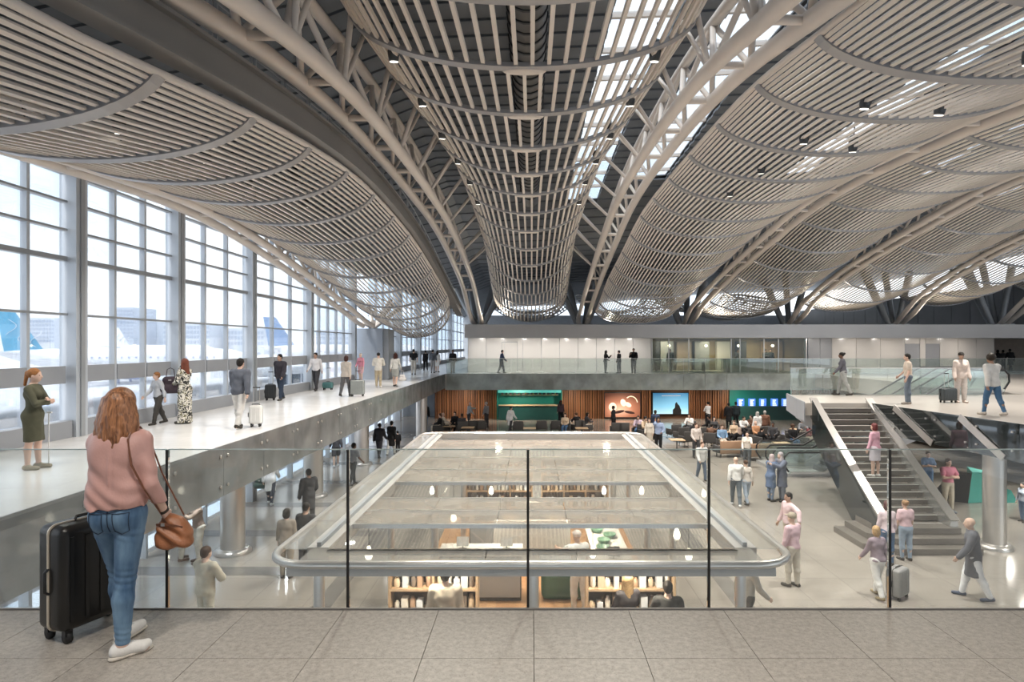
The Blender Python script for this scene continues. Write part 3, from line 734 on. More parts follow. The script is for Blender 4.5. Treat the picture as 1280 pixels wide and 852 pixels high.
R_L = [4.85 + 2.5 * k for k in range(14)]
pl, prof_l = pod('slatted_ceiling_pod', 'slatted ceiling pod beside the window wall', -7.0, R_L, [(0, 2.5), (33, 2.5), (37.5, 1.95)],
    [(4.8, 4.75), (7.35, 5.2), (9.9, 5.65), (12.3, 5.95), (14.8, 6.2), (17, 6.25), (19.7, 6.15), (22.3, 6.0), (24.7, 5.75), (27.4, 5.35), (30, 4.95), (37.5, 3.75)],
    [(4.8, 4.1), (7.35, 4.55), (9.9, 5.0), (12.3, 5.28), (14.8, 5.45), (17, 5.45), (22, 5.15), (27, 4.4), (32, 3.4), (37.5, 2.4)], 0.15, 0.05, 0.04)
R_C = [4.4 + 2.5 * k for k in range(17)]
pc, prof_c = pod('slatted_ceiling_pod', 'broad slatted ceiling pod hanging over the middle of the hall', -0.15, R_C, [(4, 3.5), (11.9, 3.35), (14.4, 3.2), (22, 2.65), (33, 2.4), (44, 2.6)],
    [(4, 8.4), (11.9, 8.35), (16, 8.6), (22, 8.8), (27, 8.5), (32, 7.9), (37, 6.9), (44.4, 5.5)],
    [(4, 7.05), (11.9, 7.38), (14.4, 7.42), (22, 7.4), (26.9, 7.03), (29.4, 6.58), (31.9, 6.15), (34.4, 5.62), (36.9, 5.0), (39.4, 4.57), (41.9, 4.13), (44.4, 3.63)], 0.235, 0.075, 0.06, t_max=84)
R_1 = [7.0 + 2.6 * k for k in range(15)]
p1, prof_1 = pod('slatted_ceiling_pod', 'first slatted ceiling pod right of the centre pod', 7.25, R_1, [(0, 2.75), (46, 2.75)],
    [(7, 6.4), (9.6, 6.8), (12.3, 7.2), (14.7, 7.3), (20, 7.4), (23, 7.4), (26, 7.26), (28.5, 6.85), (31.7, 6.4), (36.4, 5.8), (41.6, 4.6), (44, 4.2)],
    [(7, 5.7), (9.6, 6.15), (12.3, 6.5), (14.7, 6.6), (20, 6.65), (26, 6.4), (31.7, 5.4), (36.4, 4.6), (41.6, 3.7), (44, 3.5)], 0.15, 0.06, 0.045)
R_2 = [12.2 + 2.75 * k for k in range(13)]
p2, prof_2 = pod('slatted_ceiling_pod', 'second slatted ceiling pod right of the centre pod', 15.0, R_2, [(0, 2.9), (50, 2.9)],
    [(12, 7.9), (18.6, 8.4), (25, 8.5), (28, 8.3), (30.7, 7.8), (33.3, 7.2), (36.5, 6.6), (39.5, 5.9), (45.5, 4.6)],
    [(12, 7.2), (18.6, 7.7), (25, 7.75), (28, 7.5), (33.3, 6.3), (39.5, 4.8), (45.5, 3.9)], 0.17, 0.065, 0.05)
R_3 = [19.6 + 2.85 * k for k in range(10)]
p3, prof_3 = pod('slatted_ceiling_pod', 'third slatted ceiling pod right of the centre pod', 22.8, R_3, [(0, 2.95), (50, 2.95)],
    [(20, 9.0), (28, 8.95), (31, 8.45), (34, 7.9), (36.7, 7.2), (39.7, 6.4), (45.5, 5.2)],
    [(20, 8.3), (28, 8.2), (31, 7.6), (34, 7.0), (39.7, 5.4), (45.5, 4.4)], 0.18, 0.07, 0.05, detail=False)
R_4 = [26.0 + 2.9 * k for k in range(8)]
p4, prof_4 = pod('slatted_ceiling_pod', 'fourth slatted ceiling pod right of the centre pod', 30.6, R_4, [(0, 3.0), (50, 3.0)],
    [(26, 9.2), (33, 8.6), (36.8, 7.9), (39.9, 7.2), (42.4, 6.6), (46.5, 5.8)],
    [(26, 8.5), (33, 7.8), (36.8, 7.0), (42.4, 5.6), (46.5, 4.9)], 0.2, 0.075, 0.05, detail=False)
R_5 = [34.0 + 2.9 * k for k in range(5)]
p5, prof_5 = pod('slatted_ceiling_pod', 'fifth slatted ceiling pod right of the centre pod', 38.8, R_5, [(0, 3.4), (50, 3.4)],
    [(34, 9.2), (40, 8.2), (46.5, 6.6)], [(34, 8.4), (40, 7.3), (46.5, 5.6)], 0.22, 0.08, 0.05, detail=False)
# far pods beyond the tree columns: dark lowered ends
for x0, lb in ((-0.1, 'low distant slatted pod behind the centre tree columns'), (7.8, 'low distant slatted pod behind the first tree column'), (15.6, 'low distant slatted pod behind the second tree column')):
    pod('slatted_ceiling_pod', lb, x0, [49.0, 51.5, 54, 56.5, 59, 61.5], [(0, 3.4), (80, 3.4)], [(49, 5.6), (56, 6.6), (62, 7.0)], [(49, 3.9), (56, 4.9), (62, 5.4)], 0.28, 0.1, 0.06, detail=False)

# oval plates under the centre pod's ribs
for k, yy in enumerate(R_C[3:12]):
    c = prof_c(0, yy)
    o = MB(); o.lathe([(0.0, -0.03), (0.33, -0.03), (0.36, 0.0), (0.33, 0.03), (0.0, 0.03)], 22)
    o.v = [(v[0] * 1.2 + c.x, v[1] * 0.36 + c.y + 0.12, v[2] + c.z - 0.05) for v in o.v]
    o.build('oval_plate', M_slat, pc)
# air duct above the centre pod
du = thing('air_duct', 'ribbed grey air duct inside the centre ceiling pod', 'duct', (-0.1, 5, 8.6))
prof_d = [(0, y_, zdeck(0, y_) - 0.62) for y_ in np.arange(2.0, 30.1, 1.0)]
MB().tube([(-0.1, p[1], p[2]) for p in prof_d], 0.42, 18).build('duct_body', mat('duct_metal', (0.16, 0.155, 0.15), 0.4, 0.4), du)
for p in np.arange(2.5, 29, 0.5):
    zz = zdeck(0, p) - 0.62
    MB().tube([(-0.1, p, zz), (-0.1, p + 0.06, zz)], 0.45, 18).build('duct_ring', M_dark, du)
# grey girder along the left pod and its maintenance railing
gd = thing('grey_girder', 'long grey box girder along the inner edge of the window side pod', 'girder', (-4.35, 20, 6))
gy = list(np.arange(1.5, 38.1, 1.5))
GE = [(0, 4.55), (4.8, 5.25), (7.35, 5.7), (9.9, 6.05), (12.3, 6.35), (14.8, 6.55), (17, 6.6), (19.7, 6.5), (22.3, 6.35), (24.7, 6.1), (27.4, 5.7), (30, 5.25), (38, 3.9)]
MB().bar([(-4.42, q, smooth_tab(GE, q)) for q in gy], 0.16, 0.42).build('girder_web', M_girder, gd)
MB().bar([(-4.42, q, smooth_tab(GE, q) - 0.23) for q in gy], 0.36, 0.05).build('girder_flange', M_girder, gd)
MB().bar([(-4.42, q, smooth_tab(GE, q) + 0.23) for q in gy], 0.36, 0.05).build('girder_flange', M_girder, gd)
rl = thing('catwalk_railing', 'thin steel maintenance railing along the grey girder', 'railing', (-4.5, 20, 6.2))
for q in np.arange(5.0, 32, 1.25):
    for d in (0, 0.14):
        MB().box(-4.60, -4.56, q + d, q + d + 0.035, smooth_tab(GE, q) + 0.25, smooth_tab(GE, q) + 1.05).build('railing_post', M_grey, rl)
for hh in (1.03, 0.62):
    MB().tube([(-4.58, q, smooth_tab(GE, q) + hh) for q in gy], 0.022, 6).build('railing_bar', M_grey, rl)
# spotlights hung on the pods
def spot(p, lbl, grp, tilt=0.25, s=1.0):
    t = local('spotlight', lbl, 'spotlight', grp)
    t.location = p; t.rotation_euler = (tilt, 0, rnd.uniform(-0.3, 0.3)); t.scale = (s, s, s)
    MB().lathe([(0.07, 0.0), (0.10, 0.02), (0.115, 0.12), (0.115, 0.34), (0.08, 0.40), (0.02, 0.42)], 14, (0, 0, -0.42)).build('housing', M_dark, t)
    MB().lathe([(0.0, -0.004), (0.085, -0.004), (0.085, 0.004), (0.0, 0.004)], 14, (0, 0, -0.43)).build('lens', mat('spot_lens', (0.9, 0.88, 0.8), 0.3, emit=(1, 0.95, 0.85, 2.0), var=0), t)
    MB().tube([(0, 0, -0.02), (0, 0, 0.30)], 0.015, 6).build('stem', M_dark, t)
for yy in (9.4, 11.9, 14.4, 16.9, 19.4, 21.9, 24.4):
    for s_ in (-1, 1):
        spot(prof_c(s_ * 0.62, yy + 0.4) + Vector((0, 0, 0.28)), 'dark cylinder spotlight clipped to the centre ceiling pod', 'spotlights on the centre pod')
for yy, u in ((8.6, 0.35), (8.9, -0.1), (11.2, 0.3), (11.0, -0.1), (13.6, 0.2), (13.9, 0.5), (16.2, 0.3)):
    spot(prof_l(u, yy) + Vector((0, 0, 0.42)), 'dark cylinder spotlight set in the window side ceiling pod', 'spotlights in the window side pod', s=0.8)
for yy, u in ((8.4, -0.1), (9.0, 0.25), (11.2, -0.3), (11.4, 0.1), (13.8, -0.3), (16.4, -0.3), (14.2, 0.05), (19.0, -0.3)):
    spot(prof_1(u, yy) + Vector((0, 0, 0.25)), 'dark cylinder spotlight set in the first right ceiling pod', 'spotlights in the first right pod', s=0.9)
# struts tying the centre pod to its trusses
st = thing('pod_hanger', 'steel struts tying the centre ceiling pod to the roof trusses', 'strut', (0, 20, 8))
for yy in np.arange(9.4, 36, 2.5):
    for s_, xx, tab in ((-1, -3.65, ARCH), (1, 3.43, ARCHR)):
        e = prof_c(s_, yy); zt = smooth_tab(tab, yy)
        MB().tube([(xx, yy, zt), e], 0.06, 8).build('strut', M_tube, st)
        MB().tube([(xx, yy, zt), e + Vector((0, 1.25, 0.5))], 0.05, 8).build('strut', M_tube, st)
# ================================================================== FRONT RAILING
gr = thing('glass_railing', 'frameless clear glass railing along the granite balcony edge', 'railing', (0, BY, 0))
JX = [-6.0, -4.047, -2.707, -1.366, -0.03, 1.312, 2.654, 3.995, 6.2]
for a, b in zip(JX[:-1], JX[1:]):
    MB().box(a + 0.011, b - 0.011, BY + 0.012, BY + 0.034, -0.25, 1.178).build('glass_panel', G_front, gr)
    MB().box(a + 0.011, b - 0.011, BY + 0.012, BY + 0.034, 1.1785, 1.184).build('panel_top_edge', G_edge, gr)
for a in JX[1:-1]:
    MB().box(a - 0.0095, a + 0.0095, BY + 0.013, BY + 0.033, -0.25, 1.178).build('joint_seal', M_rubber, gr)
MB().box(-6, 6.2, BY + 0.004, BY + 0.0115, -0.25, 0.012).build('base_shoe', M_steel, gr)

# ================================================================== KIOSK WITH GLASS CANOPY
CZ = -0.9
CX0, CX1, CYa, CYb = -3.52, 3.50, 8.0, 20.0
cn = thing('kiosk_canopy', 'long flat glass canopy with rounded corners and grey steel frame over the kiosk', 'canopy', (0, 14, LOW))
def rrect(x0, x1, y0, y1, r, n=6):
    pts = []
    for (cx, cy, a0) in ((x1 - r, y1 - r, 0), (x0 + r, y1 - r, 90), (x0 + r, y0 + r, 180), (x1 - r, y0 + r, 270)):
        for k in range(n + 1):
            q = math.radians(a0 + 90 * k / n); pts.append((cx + r * math.cos(q), cy + r * math.sin(q)))
    return pts
outer = rrect(CX0, CX1, CYa, CYb, 0.55)
MB().tube([(p[0], p[1], CZ) for p in outer] + [(outer[0][0], outer[0][1], CZ)], 0.055, 10, caps=False).build('rim_tube', M_steel, cn)
inner = rrect(CX0 + 0.03, CX1 - 0.03, CYa + 0.03, CYb - 0.03, 0.53)
BXi = 2.98                                          # side beams
rimz = CZ + 0.015
def ring_poly(x0, x1, y0, y1, name, m, z=rimz, th=0.02):
    MB().box(x0, x1, y0, y1, z, z + th).build(name, m, cn)
# glass brim: frosted panes outside the beams, split along the length
ny = 8
for sx in (-1, 1):
    for k in range(ny):
        ya = CYa + 0.56 + (CYb - CYa - 1.12) * k / ny; yb = CYa + 0.56 + (CYb - CYa - 1.12) * (k + 1) / ny
        xo = CX1 - 0.03 if sx > 0 else CX0 + 0.03
        a, b = sorted((sx * (BXi + 0.16), xo))
        ring_poly(a, b, ya + 0.008, yb - 0.008, 'brim_pane', glass('brim_glass', (0.95, 0.95, 0.93), 0.4, 0.22, (0.70, 0.68, 0.64), 0.05, 0.03))
for (ya, yb) in ((CYa + 0.03, CYa + 0.55), (CYb - 0.55, CYb - 0.03)):
    xs = np.linspace(CX0 + 0.45, CX1 - 0.45, 6)
    for a, b in zip(xs[:-1], xs[1:]): ring_poly(a + 0.008, b - 0.008, ya, yb, 'brim_pane', MATS['brim_glass'])
# steel beams
for sx in (-1, 1):
    MB().box(sx * BXi - 0.15, sx * BXi + 0.15, CYa + 0.56, CYb - 0.5, CZ - 0.16, CZ + 0.04).build('side_beam', mat('canopy_paint', (0.36, 0.345, 0.33), 0.45), cn)
    MB().box(sx * BXi - 0.03, sx * BXi + 0.03, CYa + 0.6, CYb - 0.6, CZ + 0.041, CZ + 0.10).build('beam_fin', M_grey, cn)
MB().box(CX0 + 0.3, CX1 - 0.3, CYa + 0.05, CYa + 0.20, CZ - 0.17, CZ - 0.04).build('front_beam', mat('canopy_paint', (0.36, 0.345, 0.33), 0.45), cn)
# transverse bays: frosted bands, clear openings
def ybd(py): return (EYE - CZ) * F / (py - VY)
bands = [(ybd(690), CYa + 0.56, 'f'), (ybd(657), ybd(690), 'c'), (ybd(640), ybd(657), 'f'), (ybd(624), ybd(640), 'f'), (ybd(604), ybd(624), 'c'),
         (ybd(588), ybd(604), 'f'), (ybd(573), ybd(588), 'f'), (ybd(560), ybd(573), 'g'), (ybd(551), ybd(560), 'f'), (CYb - 0.56, ybd(551), 'c')]
for (yb, ya, kd) in bands:
    if yb < ya: ya, yb = yb, ya
    n = 5
    xs = np.linspace(-BXi + 0.16, BXi - 0.16, n + 1)
    for a, b in zip(xs[:-1], xs[1:]):
        MB().box(a + 0.006, b - 0.006, ya + 0.02, yb - 0.02, rimz, rimz + 0.02).build('roof_pane', G_canopy if kd == 'c' else (G_frost if kd == 'f' else MATS['brim_glass']), cn)
    MB().box(-BXi + 0.15, BXi - 0.15, ya - 0.035, ya + 0.019, CZ - 0.03, CZ + 0.035).build('cross_beam', M_steel, cn)
MB().box(-BXi + 0.15, BXi - 0.15, CYb - 0.62, CYb - 0.5, CZ - 0.1, CZ + 0.08).build('cross_beam', M_steel, cn)
posts = [(-2.98, 8.6), (2.92, 8.6), (-2.98, 13.0), (2.98, 13.0), (-2.98, 19.0), (2.98, 19.0), (-1.9, 12.0), (2.25, 12.0), (0.02, 8.6), (-1.9, 17.0), (2.25, 17.0)]
for (xx, yy) in posts:
    MB().lathe([(0.075, LOW), (0.075, CZ - 0.16)], 16, (xx, yy, 0)).build('post', M_steel, cn)
# uplight strips on the far brim
for xx in (-1.35, 1.1):
    u = thing('canopy_uplight', 'bright uplight on the far edge of the kiosk canopy', 'light', (xx, CYb - 0.4, CZ + 0.1), 'uplights on the far canopy edge')
    MB().box(xx - 0.5, xx + 0.5, CYb - 0.46, CYb - 0.34, CZ + 0.045, CZ + 0.09).build('light_housing', M_grey, u)
    MB().box(xx - 0.48, xx + 0.48, CYb - 0.45, CYb - 0.35, CZ + 0.091, CZ + 0.10).build('light_diffuser', mat('uplight_glow', (1, 1, 1), 0.5, emit=(1, 0.95, 0.88, 14), var=0), u)

# ---- kiosk interior
kf = struct('floor_kiosk', MB().box(-2.6, 2.7, 8.9, 19.4, LOW, LOW + 0.03), mat('kiosk_base', (0.2, 0.17, 0.14), 0.5), 'timber plank floor inside the kiosk')
for k in range(26):
    xa = -2.58 + k * 0.203
    MB().box(xa + 0.003, xa + 0.20, 8.92, 19.38, LOW + 0.03, LOW + 0.045).build('plank', M_woodf, kf)
KF = LOW + 0.046
def shelf_unit(x0, x1, y, h, label, rows=3, cols=2, items=True, depth=0.35, mwood=M_woodl):
    t = thing('display_shelf', label, 'shelf', ((x0 + x1) / 2, y, KF))
    MB().box(x0, x1, y + depth - 0.02, y + depth, KF, KF + h).build('back_panel', mat('shelf_back', (0.16, 0.12, 0.09), 0.6), t)
    for c in range(cols + 1):
        xx = x0 + (x1 - x0) * c / cols
        MB().box(xx - 0.02, xx + 0.02, y, y + depth - 0.021, KF, KF + h).build('upright', mwood, t)
    for r in range(rows + 1):
        z = KF + 0.02 + (h - 0.04) * r / rows
        for c in range(cols):
            a = x0 + (x1 - x0) * c / cols + 0.021; b = x0 + (x1 - x0) * (c + 1) / cols - 0.021
            MB().box(a, b, y, y + depth - 0.021, z - 0.018, z + 0.018).build('shelf_board', mwood, t)
            if items and r < rows:
                n = 5; gap = (h - 0.04) / rows
                for k in range(n):
                    xa = a + (b - a) * (k + 0.5) / n + rnd.uniform(-0.02, 0.02)
                    hh = gap * rnd.uniform(0.35, 0.7); w_ = (b - a) / n * rnd.uniform(0.3, 0.42)
                    cc = rnd.choice(((0.75, 0.72, 0.66), (0.62, 0.5, 0.36), (0.2, 0.16, 0.13), (0.7, 0.74, 0.78), (0.45, 0.3, 0.2)))
                    m_ = mat('goods_%s' % str(cc), cc, 0.5)
                    if k % 2:
                        g = MB().box(xa - w_, xa + w_, y + 0.06, y + 0.22, z + 0.019, z + 0.019 + hh).build('packaged_goods', m_)
                        nm = 'carton'
                    else:
                        g = MB().lathe([(w_ * 0.9, 0), (w_, 0.02), (w_, hh * 0.75), (w_ * 0.6, hh * 0.88), (w_ * 0.6, hh)], 10, (xa, y + 0.14, z + 0.019)).build('packaged_goods', m_)
                        nm = 'jar'
                    g.name = nm
                    tag(g, '%s in %s tone on the %s' % ('small carton' if nm == 'carton' else 'small round jar', {0.75: 'cream', 0.62: 'tan', 0.2: 'dark brown', 0.7: 'pale blue', 0.45: 'brown'}[cc[0]], SHORT[label]), nm, 'goods on the ' + SHORT[label])
    return t
SHORT = {'low timber display shelf facing the hall behind the person in the hoodie': 'low shelf behind the hoodie',
         'low timber display shelf facing the hall behind two dark clothed shoppers': 'low shelf behind the dark clothed shoppers',
         'tall back shelf with cups along the left of the kiosk': 'tall cup shelf on the left', 'tall back shelf with jars along the right of the kiosk': 'tall jar shelf on the right'}
shelf_unit(-2.45, -0.95, 10.55, 1.62, 'low timber display shelf facing the hall behind the person in the hoodie', 4, 2)
shelf_unit(0.95, 2.45, 10.55, 1.62, 'low timber display shelf facing the hall behind two dark clothed shoppers', 4, 2)
shelf_unit(-2.0, 0.0, 18.6, 2.0, 'tall back shelf with cups along the left of the kiosk', 4, 3)
shelf_unit(0.3, 2.3, 18.6, 2.0, 'tall back shelf with jars along the right of the kiosk', 4, 3)
struct('wall_kiosk', MB().box(-0.9, 0.9, 14.4, 14.52, KF, KF + 1.3), M_panel, 'white low partition inside the kiosk')
def counter(x0, x1, y0, y1, h, label, front=M_dark, top=M_panel):
    t = thing('counter', label, 'counter', ((x0 + x1) / 2, (y0 + y1) / 2, KF))
    MB().box(x0 + 0.03, x1 - 0.03, y0 + 0.03, y1 - 0.03, KF, KF + h - 0.05).build('counter_body', front, t)
    MB().box(x0, x1, y0, y1, KF + h - 0.049, KF + h).build('counter_top', top, t)
    MB().box(x0 + 0.05, x1 - 0.05, y0 + 0.005, y0 + 0.029, KF + 0.08, KF + h - 0.1).build('front_panel', top if front != M_dark else M_grey, t)
    return t
counter(-2.0, -0.2, 13.0, 13.7, 1.0, 'pale topped service counter left of the white shirted barista', M_dark, M_panel)
counter(1.3, 2.1, 12.4, 15.2, 0.95, 'narrow white counter right of the green display', M_woodl, M_panel)
counter(-1.6, 0.6, 15.4, 16.0, 1.0, 'dark back counter with espresso equipment', M_dark, M_woodl)
gdp = thing('green_display_counter', 'rounded dark green counter behind the barista', 'counter', (0.75, 13.3, KF))
me = rbox_mesh('counter_body', 1.05, 0.6, 0.85, 0.14, 4, KF); me.materials.append(mat('green_vinyl', (0.03, 0.10, 0.06), 0.3, 0, 0.15, 5)); o = from_mesh('counter_body', me, gdp); o.location = (0.72, 13.3, 0)
MB().box(0.16, 1.28, 12.98, 13.62, KF + 0.851, KF + 0.89).build('counter_top', M_grey, gdp)
# espresso machines and small equipment
def machine(x, y, z, label):
    t = thing('espresso_machine', label, 'coffee machine', (x, y, z))
    MB().box(x - 0.35, x + 0.35, y - 0.22, y + 0.22, z, z + 0.10).build('drip_tray', M_dark, t)
    MB().box(x - 0.35, x + 0.35, y - 0.02, y + 0.22, z + 0.101, z + 0.30).build('machine_back', M_steel, t)
    MB().box(x - 0.36, x + 0.36, y - 0.22, y + 0.24, z + 0.301, z + 0.46).build('machine_head', M_steel, t)
    for q in (-0.18, 0.18): MB().lathe([(0.035, 0), (0.035, 0.06)], 10, (x + q, y - 0.12, z + 0.24)).build('group_head', M_dark, t)
machine(-1.1, 15.7, KF + 1.001, 'silver espresso machine on the dark back counter')
machine(0.0, 15.7, KF + 1.001, 'silver espresso machine beside the pendant lamp')
for k, (xx, yy, zz, lb) in enumerate(((-0.55, 13.3, 1.001, 'pale tablet till on the service counter'), (-1.5, 13.3, 1.001, 'pale tablet till at the end of the service counter'), (1.7, 12.8, 0.951, 'dark tablet till on the narrow white counter'))):
    t = thing('tablet_till', lb, 'till', (xx, yy, KF + zz))
    MB().box(xx - 0.08, xx + 0.08, yy - 0.08, yy + 0.08, KF + zz, KF + zz + 0.02).build('foot', M_dark, t)
    MB().obox((xx, yy, KF + zz + 0.17), (0.26, 0.02, 0.2), 0, -0.3).build('screen', M_white if k < 2 else M_black, t)
    MB().box(xx - 0.015, xx + 0.015, yy - 0.01, yy + 0.03, KF + zz + 0.021, KF + zz + 0.12).build('stem', M_dark, t)
for k, (xx, yy) in enumerate(((1.55, 13.4), (1.62, 13.9), (1.8, 14.3), (1.55, 14.7))):
    tag(MB().lathe([(0.10, 0), (0.12, 0.03), (0.16, 0.09), (0.15, 0.09), (0.10, 0.03), (0.0, 0.02)], 14, (xx, yy, KF + 0.951)).build('bowl', mat('bowl_green', (0.10, 0.22, 0.14), 0.4)),
        'dark green bowl on the narrow white counter', 'bowl', 'green bowls on the white counter')
lamp_l = []
for k, (px, py, yy) in enumerate(((567, 645, 13.2), (614, 612, 16.4), (540, 612, 16.4), (755, 612, 16.4), (802, 612, 16.4), (846, 666, 11.8), (741, 689, 11.0), (880, 615, 15), (461, 690, 10.0), (861, 692, 11.0))):
    p = D(px, py, yy)
    if p.z > CZ - 0.5: p.z = CZ - 0.5
    t = thing('pendant_lamp', 'small glowing pendant lamp hanging under the kiosk canopy', 'lamp', p, 'pendant lamps in the kiosk')
    MB().lathe([(0.02, 0.10), (0.06, 0.0), (0.065, -0.06), (0.04, -0.11), (0.0, -0.12)], 12, tuple(p)).build('lamp_globe', mat('globe_glow', (1, 0.93, 0.8), 0.4, emit=(1, 0.88, 0.68, 5), var=0), t)
    MB().tube([p + Vector((0, 0, 0.10)), Vector((p.x, p.y, CZ - 0.02))], 0.006, 6).build('cord', M_dark, t)

# ================================================================== RIGHT PLATFORM, STAIRCASE, ESCALATORS
SX0, SX1 = 9.75, 11.45
plat = [(10.25, 24.6), (9.6, 22.2), (9.3, 20.95), (11.55, 20.95), (11.85, 18.2), (12.18, 15.3), (12.5, 11.5), (30, 11.5), (30, 24.6)]
pf = struct('floor_platform', MB().prism(plat, -0.42, 0.0), mat('platform_stone', (0.42, 0.39, 0.355), 0.3, 0, 0.05, 0.8), 'pale stone floor of the right platform')
MB().prism([(p[0] + (0.3 if i in (0, 1, 2, 4, 5, 6) else 0), p[1]) for i, p in enumerate(plat)], -0.92, -0.421).build('platform_soffit', M_grey, pf)
pg = thing('platform_glass_fascia', 'dark glass fascia with steel fittings along the platform edge', 'glass panel', (12.2, 16, -0.95))
def fascia_run(a, b, n, m, name='glass_panel', z0=-0.95, z1=0.006, off=0.02, parent=pg, bolts=True):
    a = Vector((a[0], a[1], 0)); b = Vector((b[0], b[1], 0)); d = (b - a).normalized(); nrm = Vector((-abs(d.y), d.x if d.y > 0 else -d.x, 0))
    nrm = Vector((d.y, -d.x, 0))
    if nrm.dot(Vector((-1, -1, 0))) < 0: nrm = -nrm
    for k in range(n):
        p = a + (b - a) * (k / n) + d * 0.008; q = a + (b - a) * ((k + 1) / n) - d * 0.008
        vs = []
        for zz in (z0, z1):
            for (pp, oo) in ((p, off), (q, off), (q, off + 0.025), (p, off + 0.025)): vs.append((pp + nrm * oo) + Vector((0, 0, zz)))
        MB().add(vs, [(0, 1, 2, 3), (4, 5, 6, 7), (0, 1, 5, 4), (1, 2, 6, 5), (2, 3, 7, 6), (3, 0, 4, 7)]).build(name, m, parent)
        if bolts:
            for t_ in (0.12, 0.88):
                for zz in (-0.22, -0.7):
                    c = p + (q - p) * t_ + nrm * (off + 0.035)
                    MB().obox((c.x, c.y, zz), (0.05, 0.05, 0.05), math.atan2(d.y, d.x)).build('fitting', M_steel, parent)
fascia_run(plat[3], plat[4], 2, G_darkg); fascia_run(plat[4], plat[5], 2, G_darkg); fascia_run(plat[5], plat[6], 2, G_darkg)
# box-shaped head of the stairs, left end
hb = thing('platform_nose', 'angular pale metal nose at the left end of the platform beside the stairs', 'fascia', (9.2, 22, -0.6))
MB().prism([(10.18, 24.6), (9.53, 22.2), (9.25, 20.90), (9.29, 20.90), (9.59, 22.2), (10.24, 24.6)], -0.62, 0.05).build('nose_panel', M_band, hb)
pb = thing('platform_balustrade', 'clear glass balustrade along the back of the right platform', 'balustrade', (16, 24.6, 0))
for k in range(6):
    xa = 10.3 + k * 1.3
    MB().box(xa + 0.01, xa + 1.29, 24.5, 24.52, 0.0, 1.05).build('glass_panel', G_far, pb)
MB().box(10.3, 18.1, 24.49, 24.53, 1.051, 1.075).build('top_edge', M_steel, pb)

sc = thing('staircase', 'wide grey staircase with brushed steel sides rising to the right platform', 'staircase', (10.5, 18, LOW))
n_up = 18; Zl = LOW + 3 * 0.165
Ytop, Ybot = 20.95, 17.15
for k in range(n_up):
    z1 = -k * (-Zl) / n_up
    ya = Ytop - (k + 1) * (Ytop - Ybot) / n_up; yb = Ytop - k * (Ytop - Ybot) / n_up
    MB().box(SX0, SX1, ya, yb - 0.002, z1 - 0.30, z1 - (-Zl) / n_up).build('step', mat('step_stone', (0.15, 0.135, 0.12), 0.4, 0, 0.1, 2), sc)  # stone darkened in its colour for the shade on the stairs
    MB().box(SX0, SX1, ya - 0.012, ya + 0.03, z1 - (-Zl) / n_up, z1 - (-Zl) / n_up + 0.012).build('nosing', mat('nosing_pale', (0.62, 0.60, 0.56), 0.35, 0.3), sc)
for (xa, xb, m_) in ((SX0 - 0.20, SX0 - 0.002, M_steel), (SX1 + 0.002, SX1 + 0.20, M_steel)):
    MB().prism([(Ytop + 0.12, 0.13), (Ytop + 0.12, -0.5), (Ybot + 0.2, Zl - 0.25), (Ybot - 0.35, Zl - 0.25), (Ybot - 0.35, Zl + 0.16)], xa, xb, 'x').build('stringer', mat('stringer_metal', (0.45, 0.45, 0.44), 0.25, 0.75, 0.05), sc)
    c = (xa + xb) / 2
    MB().bar([(c, Ytop + 0.15, 0.155), (c, Ybot - 0.38, Zl + 0.185)], 0.25, 0.04).build('stringer_cap', M_steel, sc)
# glass sides of the stair
for xg in (SX0 - 0.23, ):
    MB().prism([(Ytop - 0.1, 0.1), (Ytop - 0.1, -1.1), (Ybot + 1.0, Zl - 0.3), (Ybot - 0.2, Zl - 0.3), (Ybot - 0.2, Zl + 0.1)], xg - 0.015, xg, 'x').build('side_glass', G_darkg, sc)
for k in range(3):
    z1 = Zl - k * 0.165; ya = Ybot - 0.45 - k * 0.36
    MB().prism([(SX0 - 0.25 - k * 0.32, Ybot + 0.9), (SX0 - 0.25 - k * 0.32, ya + 0.5), (SX0 + 0.05 - k * 0.12, ya), (SX1 + 0.22 + k * 0.04, ya), (SX1 + 0.22 + k * 0.04, Ybot + 0.9)], LOW if k == 2 else z1 - 0.165 + 0.002, z1 - 0.006).build('base_step', MATS['step_stone'], sc)
# inclined steel bands fixed to the dark fascia glass
def fx(y): return float(np.interp(y, [11.5, 15.3, 18.2, 20.95], [12.5, 12.18, 11.85, 11.55])) - 0.085
for (ya, yb) in ((19.7, 18.1), (17.1, 15.7)):
    MB().bar([(fx(q), q, -0.02 - 0.9 * (ya - q) / (ya - yb)) for q in np.linspace(ya, yb, 5)], 0.03, 0.20).build('steel_band', M_steel, pg)

